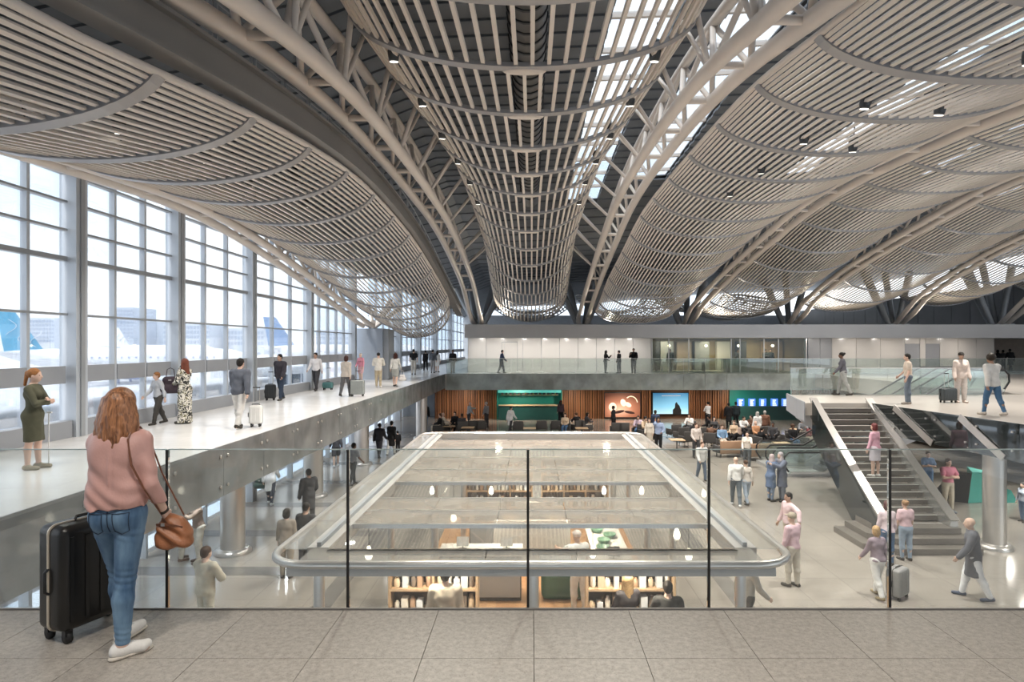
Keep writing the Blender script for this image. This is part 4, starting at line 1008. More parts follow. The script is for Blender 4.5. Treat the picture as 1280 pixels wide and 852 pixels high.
def escalator(y, label):
    t = thing('escalator', label, 'escalator', (15.5, y, LOW))
    xa, xb = 12.2, 18.2
    path = [(xa - 1.6, 0.05), (xa, 0.05), (xb, 3.5), (xb + 1.6, 3.5)]
    body = [(xa - 1.7, LOW), (xa + 0.2, LOW), (xb + 0.3, -1.0), (xb + 1.7, -1.0), (xb + 1.7, 0.0), (xb, 0.0), (xa, LOW + 0.12), (xa - 1.7, LOW + 0.12)]
    MB().prism(body, y - 0.55, y + 0.55, 'y').build('truss_casing', M_fascia, t)
    for k in range(20):
        f = k / 20
        MB().box(xa + (xb - xa) * f, xa + (xb - xa) * (f + 0.05), y - 0.48, y + 0.48, LOW + 0.1 + 3.4 * f, LOW + 0.1 + 3.4 * (f + 0.05) + 0.06).build('tread', M_dark, t)
    for s_ in (-1, 1):
        yy = y + s_ * 0.58
        g = [(xa - 1.5, LOW + 0.13), (xa, LOW + 0.13), (xb, 0.02), (xb + 1.5, 0.02), (xb + 1.65, 0.5), (xb + 1.5, 0.93), (xb, 0.93), (xa, LOW + 1.0), (xa - 1.5, LOW + 1.0), (xa - 1.65, LOW + 0.55)]
        MB().prism(g, yy - 0.01, yy + 0.01, 'y').build('side_glass', G_far, t)
        rail = [(xa - 1.5, LOW + 0.2), (xa - 1.7, LOW + 0.5), (xa - 1.68, LOW + 0.8), (xa - 1.5, LOW + 1.0), (xa, LOW + 1.0), (xb, 0.94), (xb + 1.5, 0.94), (xb + 1.68, 0.75), (xb + 1.7, 0.45), (xb + 1.5, 0.15)]
        MB().tube([(p[0], yy, p[1]) for p in rail], 0.04, 8).build('handrail', M_black, t)
        MB().bar([(xa - 1.4, yy, LOW + 0.16), (xa, yy, LOW + 0.16), (xb, yy, 0.05), (xb + 1.4, yy, 0.05)], 0.10, 0.10).build('skirt_deck', M_steel, t)
escalator(26.2, 'escalator with black handrails just behind the right platform')
escalator(28.2, 'escalator with black handrails on the far side of its twin')
struct('floor_landing', MB().box(19.7, 46, 24.61, 42.78, -0.9, 0.0), MATS['platform_stone'], 'pale stone landing at the top of the escalators')

# angular turquoise seat under the platform
tq = thing('angular_bench', 'angular turquoise and black faceted bench under the right platform', 'bench', P(1206, 626, LOW))
b0 = P(1206, 626, LOW)
MB().add([(b0.x - 1.1, b0.y + 0.3, LOW), (b0.x - 0.1, b0.y - 0.3, LOW), (b0.x + 0.2, b0.y + 0.6, LOW), (b0.x - 0.5, b0.y + 0.1, LOW + 0.9), (b0.x + 0.1, b0.y - 0.2, LOW + 1.0), (b0.x + 0.2, b0.y + 0.6, LOW + 0.95)],
         [(0, 1, 4, 3), (1, 2, 5, 4), (2, 0, 3, 5), (3, 4, 5), (0, 2, 1)]).build('dark_facet', M_black, tq)
MB().add([(b0.x - 0.08, b0.y - 0.28, LOW + 0.0), (b0.x + 1.1, b0.y - 0.1, LOW), (b0.x + 0.6, b0.y + 0.7, LOW), (b0.x + 0.12, b0.y - 0.2, LOW + 1.05), (b0.x + 0.95, b0.y - 0.05, LOW + 1.0), (b0.x + 0.5, b0.y + 0.6, LOW + 1.1)],
         [(0, 1, 4, 3), (1, 2, 5, 4), (2, 0, 3, 5), (3, 4, 5), (0, 2, 1)]).build('turquoise_facet', mat('turquoise', (0.08, 0.42, 0.36), 0.4), tq)
MB().add([(b0.x + 1.11, b0.y - 0.3, LOW), (b0.x + 1.7, b0.y - 0.2, LOW), (b0.x + 1.3, b0.y + 0.4, LOW), (b0.x + 1.25, b0.y - 0.2, LOW + 0.5), (b0.x + 1.55, b0.y - 0.1, LOW + 0.4), (b0.x + 1.3, b0.y + 0.3, LOW + 0.5)],
         [(0, 1, 4, 3), (1, 2, 5, 4), (2, 0, 3, 5), (3, 4, 5), (0, 2, 1)]).build('turquoise_facet', MATS['turquoise'], tq)

# ================================================================== LOUNGE FURNITURE
def armchair(name):
    t = local(name)
    m_ = mat('chair_fabric', (0.055, 0.052, 0.05), 0.8)
    for (nm, sx, sy, sz, x, y, z) in (('seat', 0.52, 0.56, 0.14, 0, 0, 0.30), ('backrest', 0.64, 0.13, 0.52, 0, -0.30, 0.34), ('armrest', 0.09, 0.60, 0.34, -0.31, 0.0, 0.26), ('armrest', 0.09, 0.60, 0.34, 0.31, 0.0, 0.26)):
        me = rbox_mesh(nm, sx, sy, sz, 0.03, 2); me.materials.append(m_)
        o = from_mesh(nm, me, t); o.location = (x, y, z)
    for sx in (-1, 1):
        for sy in (-1, 1):
            MB().tube([(sx * 0.25, sy * 0.22, 0.3), (sx * 0.29, sy * 0.27, 0)], 0.016, 6).build('leg', M_dark, t)
    return t
ac0 = armchair('lounge_chair')
SEATS = []   # (x, y, rz)
used = [False]
def put_chair(x, y, rz, label, group):
    o = ac0 if not used[0] else copy_tree(ac0)
    used[0] = True
    o.location = (x, y, LOW); o.rotation_euler = (0, 0, rz); tag(o, label, 'chair', group)
    return o
def table(x, y, z, label, sx=0.7, sy=0.7, h=0.5, top=M_woodl):
    t = thing('low_table', label, 'table', (x, y, z), 'small tables in the lounge')
    MB().box(x - sx / 2, x + sx / 2, y - sy / 2, y + sy / 2, z + h - 0.03, z + h).build('tabletop', top, t)
    MB().lathe([(0.22, 0), (0.22, 0.015), (0.03, 0.03), (0.03, h - 0.031)], 12, (x, y, z)).build('pedestal', M_dark, t)
# ================================================================== PEOPLE (implicit surfaces polygonised with surface nets)
def sdf_mesh(name, prims, vox, cuts=(), bump=None):
    lo = np.array([1e9] * 3); hi = -lo
    for pr in prims:
        for p, r in ((pr['a'], pr['ra']), (pr['b'], pr['rb'])):
            e = r * np.array([1 / s for s in pr.get('s', (1, 1, 1))])
            lo = np.minimum(lo, np.array(p) - e); hi = np.maximum(hi, np.array(p) + e)
    lo -= vox * 3; hi += vox * 3
    n = np.ceil((hi - lo) / vox).astype(int) + 1
    ax = [lo[i] + vox * np.arange(n[i]) for i in range(3)]
    X, Y, Z = np.meshgrid(*ax, indexing='ij')
    D_ = np.ones(X.shape)
    for pr in prims:
        s = np.array(pr.get('s', (1, 1, 1)), float); k = pr.get('k', 0.025)
        mg = (k + 3 * vox) * 1.7
        e0 = pr['ra'] / s + mg; e1 = pr['rb'] / s + mg
        blo = np.minimum(np.array(pr['a']) - e0, np.array(pr['b']) - e1); bhi = np.maximum(np.array(pr['a']) + e0, np.array(pr['b']) + e1)
        i0 = np.clip(np.floor((blo - lo) / vox).astype(int), 0, n - 1); i1 = np.clip(np.ceil((bhi - lo) / vox).astype(int) + 1, 1, n)
        sl = tuple(slice(i0[q], i1[q]) for q in range(3))
        a = np.array(pr['a'], float) * s; b = np.array(pr['b'], float) * s; ba = b - a; L2 = float(ba @ ba)
        px, py, pz = X[sl] * s[0] - a[0], Y[sl] * s[1] - a[1], Z[sl] * s[2] - a[2]
        if L2 > 1e-10:
            t = np.clip((px * ba[0] + py * ba[1] + pz * ba[2]) / L2, 0, 1)
            d = np.sqrt((px - t * ba[0]) ** 2 + (py - t * ba[1]) ** 2 + (pz - t * ba[2]) ** 2) - (pr['ra'] + t * (pr['rb'] - pr['ra']))
        else:
            d = np.sqrt(px ** 2 + py ** 2 + pz ** 2) - pr['ra']
        d = d / s.max() if s.max() > 1 else d
        o = D_[sl]
        if pr.get('sub'):
            h = np.clip(0.5 - 0.5 * (o + d) / k, 0, 1); D_[sl] = o * (1 - h) - d * h + k * h * (1 - h)
        else:
            h = np.clip(0.5 + 0.5 * (d - o) / k, 0, 1); D_[sl] = d * (1 - h) + o * h - k * h * (1 - h)
    for (pn, pd) in cuts:
        D_ = np.maximum(D_, X * pn[0] + Y * pn[1] + Z * pn[2] - pd)
    if bump is not None: D_ = D_ + bump(X, Y, Z)
    ins = D_ < 0
    # cells with a sign change
    c = [ins[i:n[0] - 1 + i, j:n[1] - 1 + j, k:n[2] - 1 + k] for i in (0, 1) for j in (0, 1) for k in (0, 1)]
    cnt = sum(q.astype(int) for q in c)
    act = (cnt > 0) & (cnt < 8)
    idx = -np.ones(act.shape, int); ci = np.argwhere(act); idx[act] = np.arange(len(ci))
    acc = np.zeros((len(ci), 3)); num = np.zeros(len(ci))
    offs = [(i, j, k) for i in (0, 1) for j in (0, 1) for k in (0, 1)]
    for u in offs:
        for v in offs:
            if sum(abs(u[q] - v[q]) for q in range(3)) == 1 and u < v:
                du = D_[ci[:, 0] + u[0], ci[:, 1] + u[1], ci[:, 2] + u[2]]; dv = D_[ci[:, 0] + v[0], ci[:, 1] + v[1], ci[:, 2] + v[2]]
                m = (du < 0) != (dv < 0); t = np.where(m, du / np.where(m, du - dv, 1), 0)
                pu = np.array(u) + t[:, None] * (np.array(v) - np.array(u))
                acc[m] += pu[m]; num[m] += 1
    vs = lo + (ci + acc / num[:, None]) * vox
    quads = []
    for axis in range(3):
        o1, o2 = [(1, 2), (2, 0), (0, 1)][axis]
        sl0 = [slice(None)] * 3; sl1 = [slice(None)] * 3
        sl0[axis] = slice(0, -1); sl1[axis] = slice(1, None)
        a_ = ins[tuple(sl0)]; b_ = ins[tuple(sl1)]
        e = np.argwhere(a_ != b_)
        e = e[(e[:, o1] > 0) & (e[:, o2] > 0) & (e[:, o1] < n[o1] - 1) & (e[:, o2] < n[o2] - 1)]
        flip = a_[e[:, 0], e[:, 1], e[:, 2]]
        q = []
        for (d1, d2) in ((-1, -1), (0, -1), (0, 0), (-1, 0)):
            p = e.copy(); p[:, o1] += d1; p[:, o2] += d2
            q.append(idx[p[:, 0], p[:, 1], p[:, 2]])
        q = np.stack(q, 1)
        q[~flip] = q[~flip][:, ::-1]
        quads.append(q)
    q = np.concatenate(quads)
    q = q[(q >= 0).all(1)]
    me = bpy.data.meshes.new(name)
    me.vertices.add(len(vs)); me.vertices.foreach_set('co', vs.astype(np.float32).ravel())
    me.loops.add(len(q) * 4); me.loops.foreach_set('vertex_index', q.astype(np.int32).ravel())
    me.polygons.add(len(q)); me.polygons.foreach_set('loop_start', np.arange(0, len(q) * 4, 4, dtype=np.int32))
    me.polygons.foreach_set('loop_total', np.full(len(q), 4, np.int32))
    me.polygons.foreach_set('use_smooth', np.ones(len(q), bool))
    me.update(calc_edges=True); me.validate()
    return me
def C(a, b, ra, rb=None, k=0.025, s=(1, 1, 1), sub=False):
    return {'a': tuple(a), 'b': tuple(b), 'ra': ra, 'rb': ra if rb is None else rb, 'k': k, 's': s, 'sub': sub}
def E(c, r, k=0.02):
    """ellipsoid as a scaled sphere"""
    m = max(r); return {'a': tuple(c), 'b': tuple(c), 'ra': m, 'rb': m, 'k': k, 's': tuple(m / q for q in r)}
def V(*a): return Vector(a)
def rotx(v, deg):      # forward flexion: down vector swings to +y
    q = math.radians(deg); return Vector((v.x, v.y * math.cos(q) - v.z * math.sin(q), v.y * math.sin(q) + v.z * math.cos(q)))

POSES = {   # hip/knee (L, R), shoulder flex / abduct / elbow / inward (L, R), lean
    'stand':   dict(hip=(2, -2), knee=(2, 2), sh=(4, 2), ab=(9, 9), el=(14, 14), inn=(0, 0), lean=1),
    'relax':   dict(hip=(8, -3), knee=(10, 1), sh=(2, 10), ab=(10, 12), el=(18, 40), inn=(5, 20), lean=1),
    'walk':    dict(hip=(16, -13), knee=(6, 12), sh=(-18, 20), ab=(8, 8), el=(14, 26), inn=(0, 0), lean=4),
    'walk2':   dict(hip=(-13, 16), knee=(12, 6), sh=(18, -16), ab=(9, 9), el=(22, 14), inn=(0, 0), lean=4),
    'pull':    dict(hip=(14, -12), knee=(8, 12), sh=(14, -22), ab=(8, 14), el=(20, 10), inn=(0, 0), lean=4),
    'pull_l':  dict(hip=(-12, 14), knee=(14, 8), sh=(-22, 14), ab=(16, 8), el=(10, 20), inn=(0, 0), lean=4),
    'folded':  dict(hip=(4, -2), knee=(4, 2), sh=(22, 26), ab=(14, 14), el=(82, 70), inn=(66, 66), lean=0),
    'phone':   dict(hip=(3, -2), knee=(3, 2), sh=(18, 30), ab=(10, 10), el=(40, 100), inn=(15, 20), lean=2),
    'head':    dict(hip=(3, -2), knee=(3, 2), sh=(10, 100), ab=(14, 40), el=(60, 125), inn=(30, 25), lean=0),
    'reach':   dict(hip=(6, -4), knee=(6, 4), sh=(65, 10), ab=(10, 10), el=(20, 30), inn=(0, 10), lean=6),
    'side':    dict(hip=(3, -2), knee=(4, 2), sh=(4, 4), ab=(78, 14), el=(10, 20), inn=(0, 0), lean=0),
    'hug':     dict(hip=(4, -2), knee=(4, 2), sh=(60, 55), ab=(14, 14), el=(50, 60), inn=(30, 30), lean=5),
    'sit':     dict(hip=(86, 84), knee=(84, 80), sh=(24, 26), ab=(10, 10), el=(55, 50), inn=(20, 20), lean=-6),
    'sit2':    dict(hip=(84, 80), knee=(70, 92), sh=(40, 30), ab=(12, 12), el=(70, 60), inn=(30, 25), lean=10),
    'hero':    dict(hip=(15, -4), knee=(10, 3), sh=(40, -8), ab=(13, 15), el=(85, 38), inn=(30, -4), lean=1),
}
def skeleton(pose, sex):
    p = POSES[pose]; f = sex == 'f'
    sw, hw = (0.165, 0.092) if f else (0.190, 0.088)
    j = {}
    rel = {}
    for i, sd in enumerate('LR'):
        sx = -1 if sd == 'L' else 1
        hip = V(sx * hw, 0, 0)
        kn = hip + rotx(V(sx * 0.01, 0, -0.43), p['hip'][i]); an = kn + rotx(V(-sx * 0.004, 0, -0.42), p['hip'][i] - p['knee'][i])
        rel[sd] = (hip, kn, an, p['hip'][i] - p['knee'][i])
    hz = -min(rel['L'][2].z, rel['R'][2].z) + 0.085
    for sd in 'LR':
        h, k, a, ang = rel[sd]; o = V(0, 0, hz)
        j['hip' + sd], j['knee' + sd], j['ank' + sd] = h + o, k + o, a + o
        pitch = 0.0
        lift = j['ank' + sd].z - 0.085
        pitch = -min(55, lift * 260) if ang < 0 else 0      # heel-off of the trailing foot
        if pose.startswith('sit'): pitch = 0
        fd = rotx(V((-1 if sd == 'L' else 1) * 0.03, 0.19, -0.0), pitch)
        j['toe' + sd] = j['ank' + sd] + rotx(V(0, 0.14, -0.055), pitch) + V((-1 if sd == 'L' else 1) * 0.025, 0, 0)
        j['heel' + sd] = j['ank' + sd] + rotx(V(0, -0.045, -0.05), pitch)
        if pose == 'hero':
            j['knee' + sd].x *= 0.62; j['ank' + sd].x = j['ank' + sd].x * 0.45 + (0.03 if sd == 'R' else 0.0)
            a = j['ank' + sd]; q = math.radians(-58 if sd == 'R' else -15)
            fw = V(-math.sin(q), math.cos(q), 0)
            j['toe' + sd] = a + fw * 0.14 + V(0, 0, -0.055); j['heel' + sd] = a - fw * 0.045 + V(0, 0, -0.05)
    P0 = V(0, 0, hz); L = -p['lean']
    def up(v): return P0 + rotx(V(*v), L)
    j['pel'] = P0; j['waist'] = up((0, 0, 0.15)); j['chest'] = up((0, 0.0, 0.36)); j['neck'] = up((0, -0.005, 0.52)); j['hd'] = up((0, 0.022, 0.675))
    for i, sd in enumerate('LR'):
        sx = -1 if sd == 'L' else 1
        s0 = up((sx * sw, 0, 0.452))
        d = rotx(V(0, 0, -1), p['sh'][i]); q = math.radians(p['ab'][i])
        d = V(d.x * math.cos(q) - d.z * math.sin(q) * sx, d.y, d.z * math.cos(q) + d.x * math.sin(q))
        e0 = s0 + d * 0.285
        g = rotx(V(0, 0, -1), p['sh'][i] + p['el'][i]); q2 = math.radians(p['ab'][i] * 0.6 - p['inn'][i])
        horiz = g.y
        qi = math.radians(p['inn'][i])
        g = V(sx * math.sin(math.radians(p['ab'][i])) * 0.5 - sx * math.sin(qi) * (0.15 + abs(horiz)), g.y * math.cos(qi), g.z).normalized()
        w0 = e0 + g * 0.255
        j['sh' + sd], j['el' + sd], j['wr' + sd], j['hand' + sd] = s0, e0, w0, w0 + g * 0.085
        j['g' + sd] = g
    return j
def head_prims(j, fem):
    h = j['hd']; o = []
    o.append(E(h + V(0, -0.008, 0.025), (0.074, 0.096, 0.088)))                   # cranium
    o.append(E(h + V(0, 0.032, -0.045), (0.056 if fem else 0.060, 0.060, 0.072), 0.03))   # face and jaw
    o.append(C(h + V(0, 0.090, 0.004), h + V(0, 0.108, -0.030), 0.008, 0.013, 0.012))     # nose
    for sx in (-1, 1): o.append(E(h + V(sx * 0.074, -0.004, -0.012), (0.012, 0.022, 0.032), 0.01))
    o.append(C(j['neck'] + V(0, 0, -0.02), h + V(0, -0.012, -0.06), 0.056 if not fem else 0.049, 0.05 if not fem else 0.044, 0.03))
    return o
def hand_prims(j, sd, fine):
    w, g = j['wr' + sd], j['g' + sd]; sx = -1 if sd == 'L' else 1
    side = g.cross(V(sx, 0, 0)); side = (side if side.length > 0.1 else V(0, 1, 0)).normalized()   # palm width direction
    nrm = g.cross(side).normalized()
    if nrm.x * sx > 0: nrm = -nrm                                   # palm faces the body
    fwd = side if side.y > 0 else -side
    o = [C(w + g * 0.01 - fwd * 0.014, w + g * 0.075 - fwd * 0.022, 0.017, 0.016, 0.02), C(w + g * 0.01 + fwd * 0.014, w + g * 0.075 + fwd * 0.024, 0.017, 0.016, 0.02)]
    for q, (off, ln) in enumerate(((0.030, 0.066), (0.010, 0.076), (-0.010, 0.070), (-0.029, 0.054))):
        b0 = w + g * 0.08 + fwd * off; b1 = b0 + (g * 0.85 + nrm * 0.35).normalized() * ln * 0.55; b2 = b1 + (g * 0.4 + nrm * 0.85).normalized() * ln * 0.5
        r = 0.0085
        o.append(C(b0, b1, r, r * 0.95, 0.006)); o.append(C(b1, b2, r * 0.95, r * 0.8, 0.006))
    t0 = w + g * 0.02 + fwd * 0.022; t1 = t0 + (g * 0.6 + fwd * 0.75).normalized() * 0.035; t2 = t1 + (g * 0.9 + nrm * 0.3).normalized() * 0.032
    o.append(C(t0, t1, 0.012, 0.010, 0.01)); o.append(C(t1, t2, 0.010, 0.008, 0.008))
    return o
def body_prims(j, sex, inf=0.0, hands=True, fine=False):
    f = sex == 'f'
    sh = j['shR'].x
    T = []
    T.append(C(j['pel'] + V(-0.055, -0.01, 0.0), j['pel'] + V(0.055, -0.01, 0.0), 0.108 + inf, None, 0.05, (1, 1.02, 1)))
    if f: T += [E(j['pel'] + V(sx * 0.07, -0.045, -0.03), (0.085 + inf, 0.085 + inf, 0.095 + inf), 0.05) for sx in (-1, 1)]
    T.append(C(j['pel'] + V(0, 0, 0.06), j['waist'] + V(0, 0.0, 0.03), 0.125 + inf, (0.108 if f else 0.125) + inf, 0.05, (1, 1.3, 1)))
    T.append(C(j['waist'], j['chest'], (0.108 if f else 0.128) + inf, (0.128 if f else 0.142) + inf, 0.05, (1, 1.32, 1)))
    T.append(C(j['chest'] + V(-0.06, 0, 0.0), j['chest'] + V(0.06, 0, 0.0), 0.103 + inf, None, 0.05, (1, 1.05, 1)))
    if f: T += [E(j['chest'] + V(sx * 0.068, 0.075, -0.02), (0.058 + inf, 0.055 + inf, 0.06 + inf), 0.035) for sx in (-1, 1)]
    for sd in 'LR':
        T.append(C(j['neck'] + V(0, -0.01, -0.055), j['sh' + sd] + V(0.02 if sd == 'L' else -0.02, 0, 0.0), 0.058 + inf * 0.7, 0.052 + inf * 0.8, 0.05))
    T.append(C(j['neck'] + V(0, 0, -0.07), j['neck'] + V(0, 0, -0.02), 0.066 + inf * 0.5, 0.052 + inf * 0.5, 0.04))
    A = []
    for sd in 'LR':
        ra = 0.046 if f else 0.054
        A.append(C(j['sh' + sd], j['el' + sd], ra + inf, ra * 0.80 + inf, 0.03)); A.append(C(j['el' + sd], j['wr' + sd], ra * 0.84 + inf, 0.027 + inf, 0.015))
    Lg = []
    for sd in 'LR':
        hp, kn, an = j['hip' + sd], j['knee' + sd], j['ank' + sd]
        Lg.append(C(hp + V(0, -0.005, -0.02), kn, 0.092 + inf, 0.056 + inf, 0.03))
        cf = kn + (an - kn) * 0.32 + V(0, -0.018, 0)
        Lg.append(C(kn, cf, 0.054 + inf, 0.056 + inf, 0.02)); Lg.append(C(cf, an, 0.055 + inf, 0.036 + inf, 0.02))
    return T, A, Lg
def foot_prims(j, sd, inf=0.0):
    return [C(j['ank' + sd] + V(0, 0, 0.0), j['heel' + sd] + V(0, 0.01, 0.008), 0.037 + inf, 0.036 + inf, 0.02), C(j['heel' + sd] + V(0, 0.015, 0), j['toe' + sd], 0.034 + inf, 0.032 + inf, 0.03)]
def wrinkle(amp, seed=0.0, fz=38.0):
    def f(X, Y, Z): return amp * (np.sin(Z * fz + 3 * np.sin(X * 14 + seed) + 2 * np.sin(Y * 17)) * 0.6 + np.sin(Z * fz * 0.45 + X * 21 + Y * 13 + seed) * 0.7)
    return f
PM = {}
def pmesh(pose, sex, top, bottom, hair, vox):
    """cached meshes of one kind of figure -> list of (part name, mesh, slot)"""
    key = (pose, sex, top, bottom, hair, vox)
    if key in PM: return PM[key]
    j = skeleton(pose, sex); f = sex == 'f'; out = []
    def cached(k, fn):
        k = (k, vox)
        if k not in PM: PM[k] = fn()
        return PM[k]
    T, A, Lg = body_prims(j, sex)
    def mk_body():
        pr = T + A + Lg + head_prims(j, f)
        for sd in 'LR': pr = pr + hand_prims(j, sd, False) + foot_prims(j, sd)
        return sdf_mesh('body', pr, vox)
    out.append(('body', cached(('body', pose, sex), mk_body), 'skin'))
    def mk_top():
        T2, A2, _ = body_prims(j, sex, 0.016 if top in ('shirt', 'tee') else 0.028)
        hem = {'tee': 0.02, 'shirt': -0.02, 'jacket': -0.10, 'coat': -0.42, 'vest': 0.0, 'dress': -0.05, 'crop': 0.06}[top]
        Tn = [C(q['a'], q['b'], q['ra'], q['rb'], q['k'], q['s']) for q in T2]
        arms = []
        for i, sd in enumerate('LR'):
            up_, fo = A2[2 * i], A2[2 * i + 1]
            if top in ('tee', 'vest', 'crop'):
                a, b = Vector(up_['a']), Vector(up_['b']); e = a + (b - a) * 0.62; arms.append(C(a, e, up_['ra'] + 0.006, up_['rb'] + 0.01, 0.03))
            else:
                a, b = Vector(fo['a']), Vector(fo['b']); fo = C(a, a + (b - a) * 0.94, fo['ra'], fo['rb'] + 0.006, 0.015); arms += [up_, fo]
        ex = []
        if top == 'coat' and not pose.startswith('sit'):
            ex.append(C(j['pel'], V(0, 0.0, j['pel'].z - 0.42), 0.165, 0.20, 0.05, (1, 1.2, 1)))
        elif top in ('jacket', 'shirt') and not pose.startswith('sit'):
            ex.append(C(j['waist'], V(0, 0, j['pel'].z - 0.06), 0.135, 0.15, 0.05, (1, 1.18, 1)))
        return sdf_mesh('top', Tn + ex + arms, vox, cuts=[((0, 0, -1), -(j['pel'].z + hem)), ((0, -0.35, 1), j['neck'].z + 0.02)], bump=wrinkle(0.004, 1.0))
    if top != 'dress':
        out.append(('jacket' if top in ('jacket', 'coat') else ('vest' if top == 'vest' else 'shirt'), cached(('top', pose, sex, top), mk_top), 'top'))
    def mk_bottom():
        T2, _, L2 = body_prims(j, sex, 0.012)
        if bottom in ('trousers', 'jeans', 'wide'):
            ll = []
            for i, sd in enumerate('LR'):
                th, ca, sh_ = L2[3 * i:3 * i + 3]
                wd = 0.022 if bottom == 'wide' else (0.004 if bottom == 'jeans' else 0.012)
                kn, an = Vector(ca['a']), Vector(sh_['b']); e = kn + (an - kn) * 0.97
                ll += [C(th['a'], th['b'], th['ra'] + 0.002, th['rb'] + wd, 0.02), C(kn, e, ca['ra'] + wd, 0.045 + wd, 0.015), C(kn, ca['b'], ca['ra'], ca['rb'] + wd * 0.7, 0.015)]
            return sdf_mesh('trousers', T2[:3 + (2 if f else 0)] + ll, vox, cuts=[((0, 0, 1), j['waist'].z - 0.02)], bump=wrinkle(0.003, 2.0, 60))
        if bottom == 'shorts':
            ll = []
            for i, sd in enumerate('LR'):
                th = L2[3 * i]; a, b = Vector(th['a']), Vector(th['b']); ll.append(C(a, a + (b - a) * 0.8, th['ra'] + 0.01, th['rb'] + 0.035, 0.02))
            return sdf_mesh('shorts', T2[:3] + ll, vox, cuts=[((0, 0, 1), j['waist'].z - 0.02)], bump=wrinkle(0.003, 2.0))
        km = (j['kneeL'] + j['kneeR']) / 2
        if bottom == 'skirt':
            return sdf_mesh('skirt', T2[:3] + [C(j['pel'], km + V(0, 0, 0.0), 0.145, 0.165, 0.04, (1, 1.12, 1))] + [C(L2[0]['a'], L2[0]['b'], 0.105, 0.09, 0.05), C(L2[3]['a'], L2[3]['b'], 0.105, 0.09, 0.05)], vox,
                            cuts=[((0, 0, 1), j['waist'].z - 0.02), ((0, 0, -1), -(km.z + 0.02))], bump=wrinkle(0.003, 2.0))
    def mk_dress():
        T2, A2, L2 = body_prims(j, sex, 0.014); arms = []
        long_ = bottom == 'long'
        am = (j['ankL'] + j['ankR']) / 2; km = (j['kneeL'] + j['kneeR']) / 2
        for i, sd in enumerate('LR'):
            fo = A2[2 * i + 1]; a, b = Vector(fo['a']), Vector(fo['b']); arms += [A2[2 * i], C(a, a + (b - a) * 0.8, fo['ra'], fo['rb'] + 0.01, 0.015)]
        end = V(0, (am.y + km.y) / 2, 0.06) if long_ else V(km.x, km.y, km.z + 0.02)
        sk = [C(j['pel'], end, 0.135, 0.19 if long_ else 0.125, 0.05, (1, 1.1, 1)), C(L2[0]['a'], L2[0]['b'], 0.10, 0.085, 0.05), C(L2[3]['a'], L2[3]['b'], 0.10, 0.085, 0.05)]
        return sdf_mesh('dress', T2 + sk + arms, vox, cuts=[((0, 0, -1), -(0.035 if long_ else km.z - 0.02)), ((0, -0.35, 1), j['neck'].z + 0.01)], bump=wrinkle(0.004, 1.0, 24))
    if top == 'dress': out.append(('dress', cached(('dress', pose, sex, bottom), mk_dress), 'top'))
    else: out.append(({'skirt': 'skirt', 'shorts': 'shorts'}.get(bottom, 'trousers'), cached(('bottom', pose, sex, bottom), mk_bottom), 'bottom'))
    for sd in 'LR':
        def mk_shoe(sd=sd):
            h = 0.008
            pr = [C(j['heel' + sd] + V(0, 0.005, 0.01), j['toe' + sd] + V(0, 0.015, 0.002), 0.042, 0.038, 0.03), C(j['ank' + sd] + V(0, 0.005, -0.01), j['heel' + sd] + V(0, 0.03, 0.02), 0.043, 0.042, 0.03)]
            return sdf_mesh('shoe', pr, min(vox, 0.014))
        out.append(('shoe', cached(('shoe', pose, sex, sd), mk_shoe), 'shoe'))
    h = j['hd']
    def mk_hair():
        cap = [E(h + V(0, -0.020, 0.038), (0.086, 0.102, 0.092))]
        face = [dict(E(h + V(0, 0.085, -0.035), (0.064, 0.075, 0.088)), sub=True, k=0.012)]
        if hair == 'short': pr = cap + [E(h + V(0, -0.055, -0.01), (0.074, 0.062, 0.075), 0.02)] + face
        elif hair == 'long': pr = cap + [C(h + V(0, -0.06, 0), h + V(0, -0.085, -0.26), 0.085, 0.085, 0.03, (1, 1.45, 1))] + [C(h + V(sx * 0.07, -0.02, 0.0), h + V(sx * 0.085, -0.02, -0.17), 0.036, 0.034, 0.02) for sx in (-1, 1)] + face
        elif hair == 'bob': pr = cap + [E(h + V(0, -0.04, -0.04), (0.094, 0.08, 0.10), 0.02)] + face
        elif hair == 'bun': pr = cap + [E(h + V(0, -0.115, 0.07), (0.045, 0.045, 0.045), 0.015)] + face
        elif hair == 'pony': pr = cap + [C(h + V(0, -0.115, 0.05), h + V(0, -0.15, -0.16), 0.034, 0.024, 0.02)] + face
        elif hair == 'afro': pr = [E(h + V(0, -0.02, 0.05), (0.115, 0.12, 0.115))] + face
        elif hair == 'cap': pr = [E(h + V(0, -0.014, 0.05), (0.090, 0.106, 0.085)), C(h + V(0, 0.08, 0.05), h + V(0, 0.14, 0.04), 0.06, 0.05, 0.02, (1, 1, 4))]
        elif hair == 'scarf': pr = cap + [C(h + V(0, -0.03, -0.04), h + V(0, -0.02, -0.17), 0.092, 0.12, 0.03, (1, 1.1, 1))] + face
        return sdf_mesh('hair', pr, 0.012, bump=(wrinkle(0.003, 0, 20) if hair in ('long', 'bob', 'afro') else None))
    if hair != 'bald':
        out.append(({'cap': 'cap', 'scarf': 'headscarf'}.get(hair, 'hair'), cached(('hair', pose, sex, hair), mk_hair), 'hair'))
    def mk_eye():
        return MB().lathe([(0, -0.009), (0.008, -0.005), (0.010, 0), (0.008, 0.005), (0, 0.009)], 8).mesh('eye')
    out.append(('@face', (cached(('eye',), mk_eye), h), 'eye'))
    PM[key] = out
    return out
def shade(name, c, rough=0.75, var=0.10, scale=9.0, bump=0.15):
    return mat('cloth_%s_%.3f_%.3f_%.3f' % (name, *c), c, rough, 0, var, scale, bump, 120.0, 0.25)
M_eye = mat('eye_dark', (0.03, 0.02, 0.015), 0.3, 0, 0)
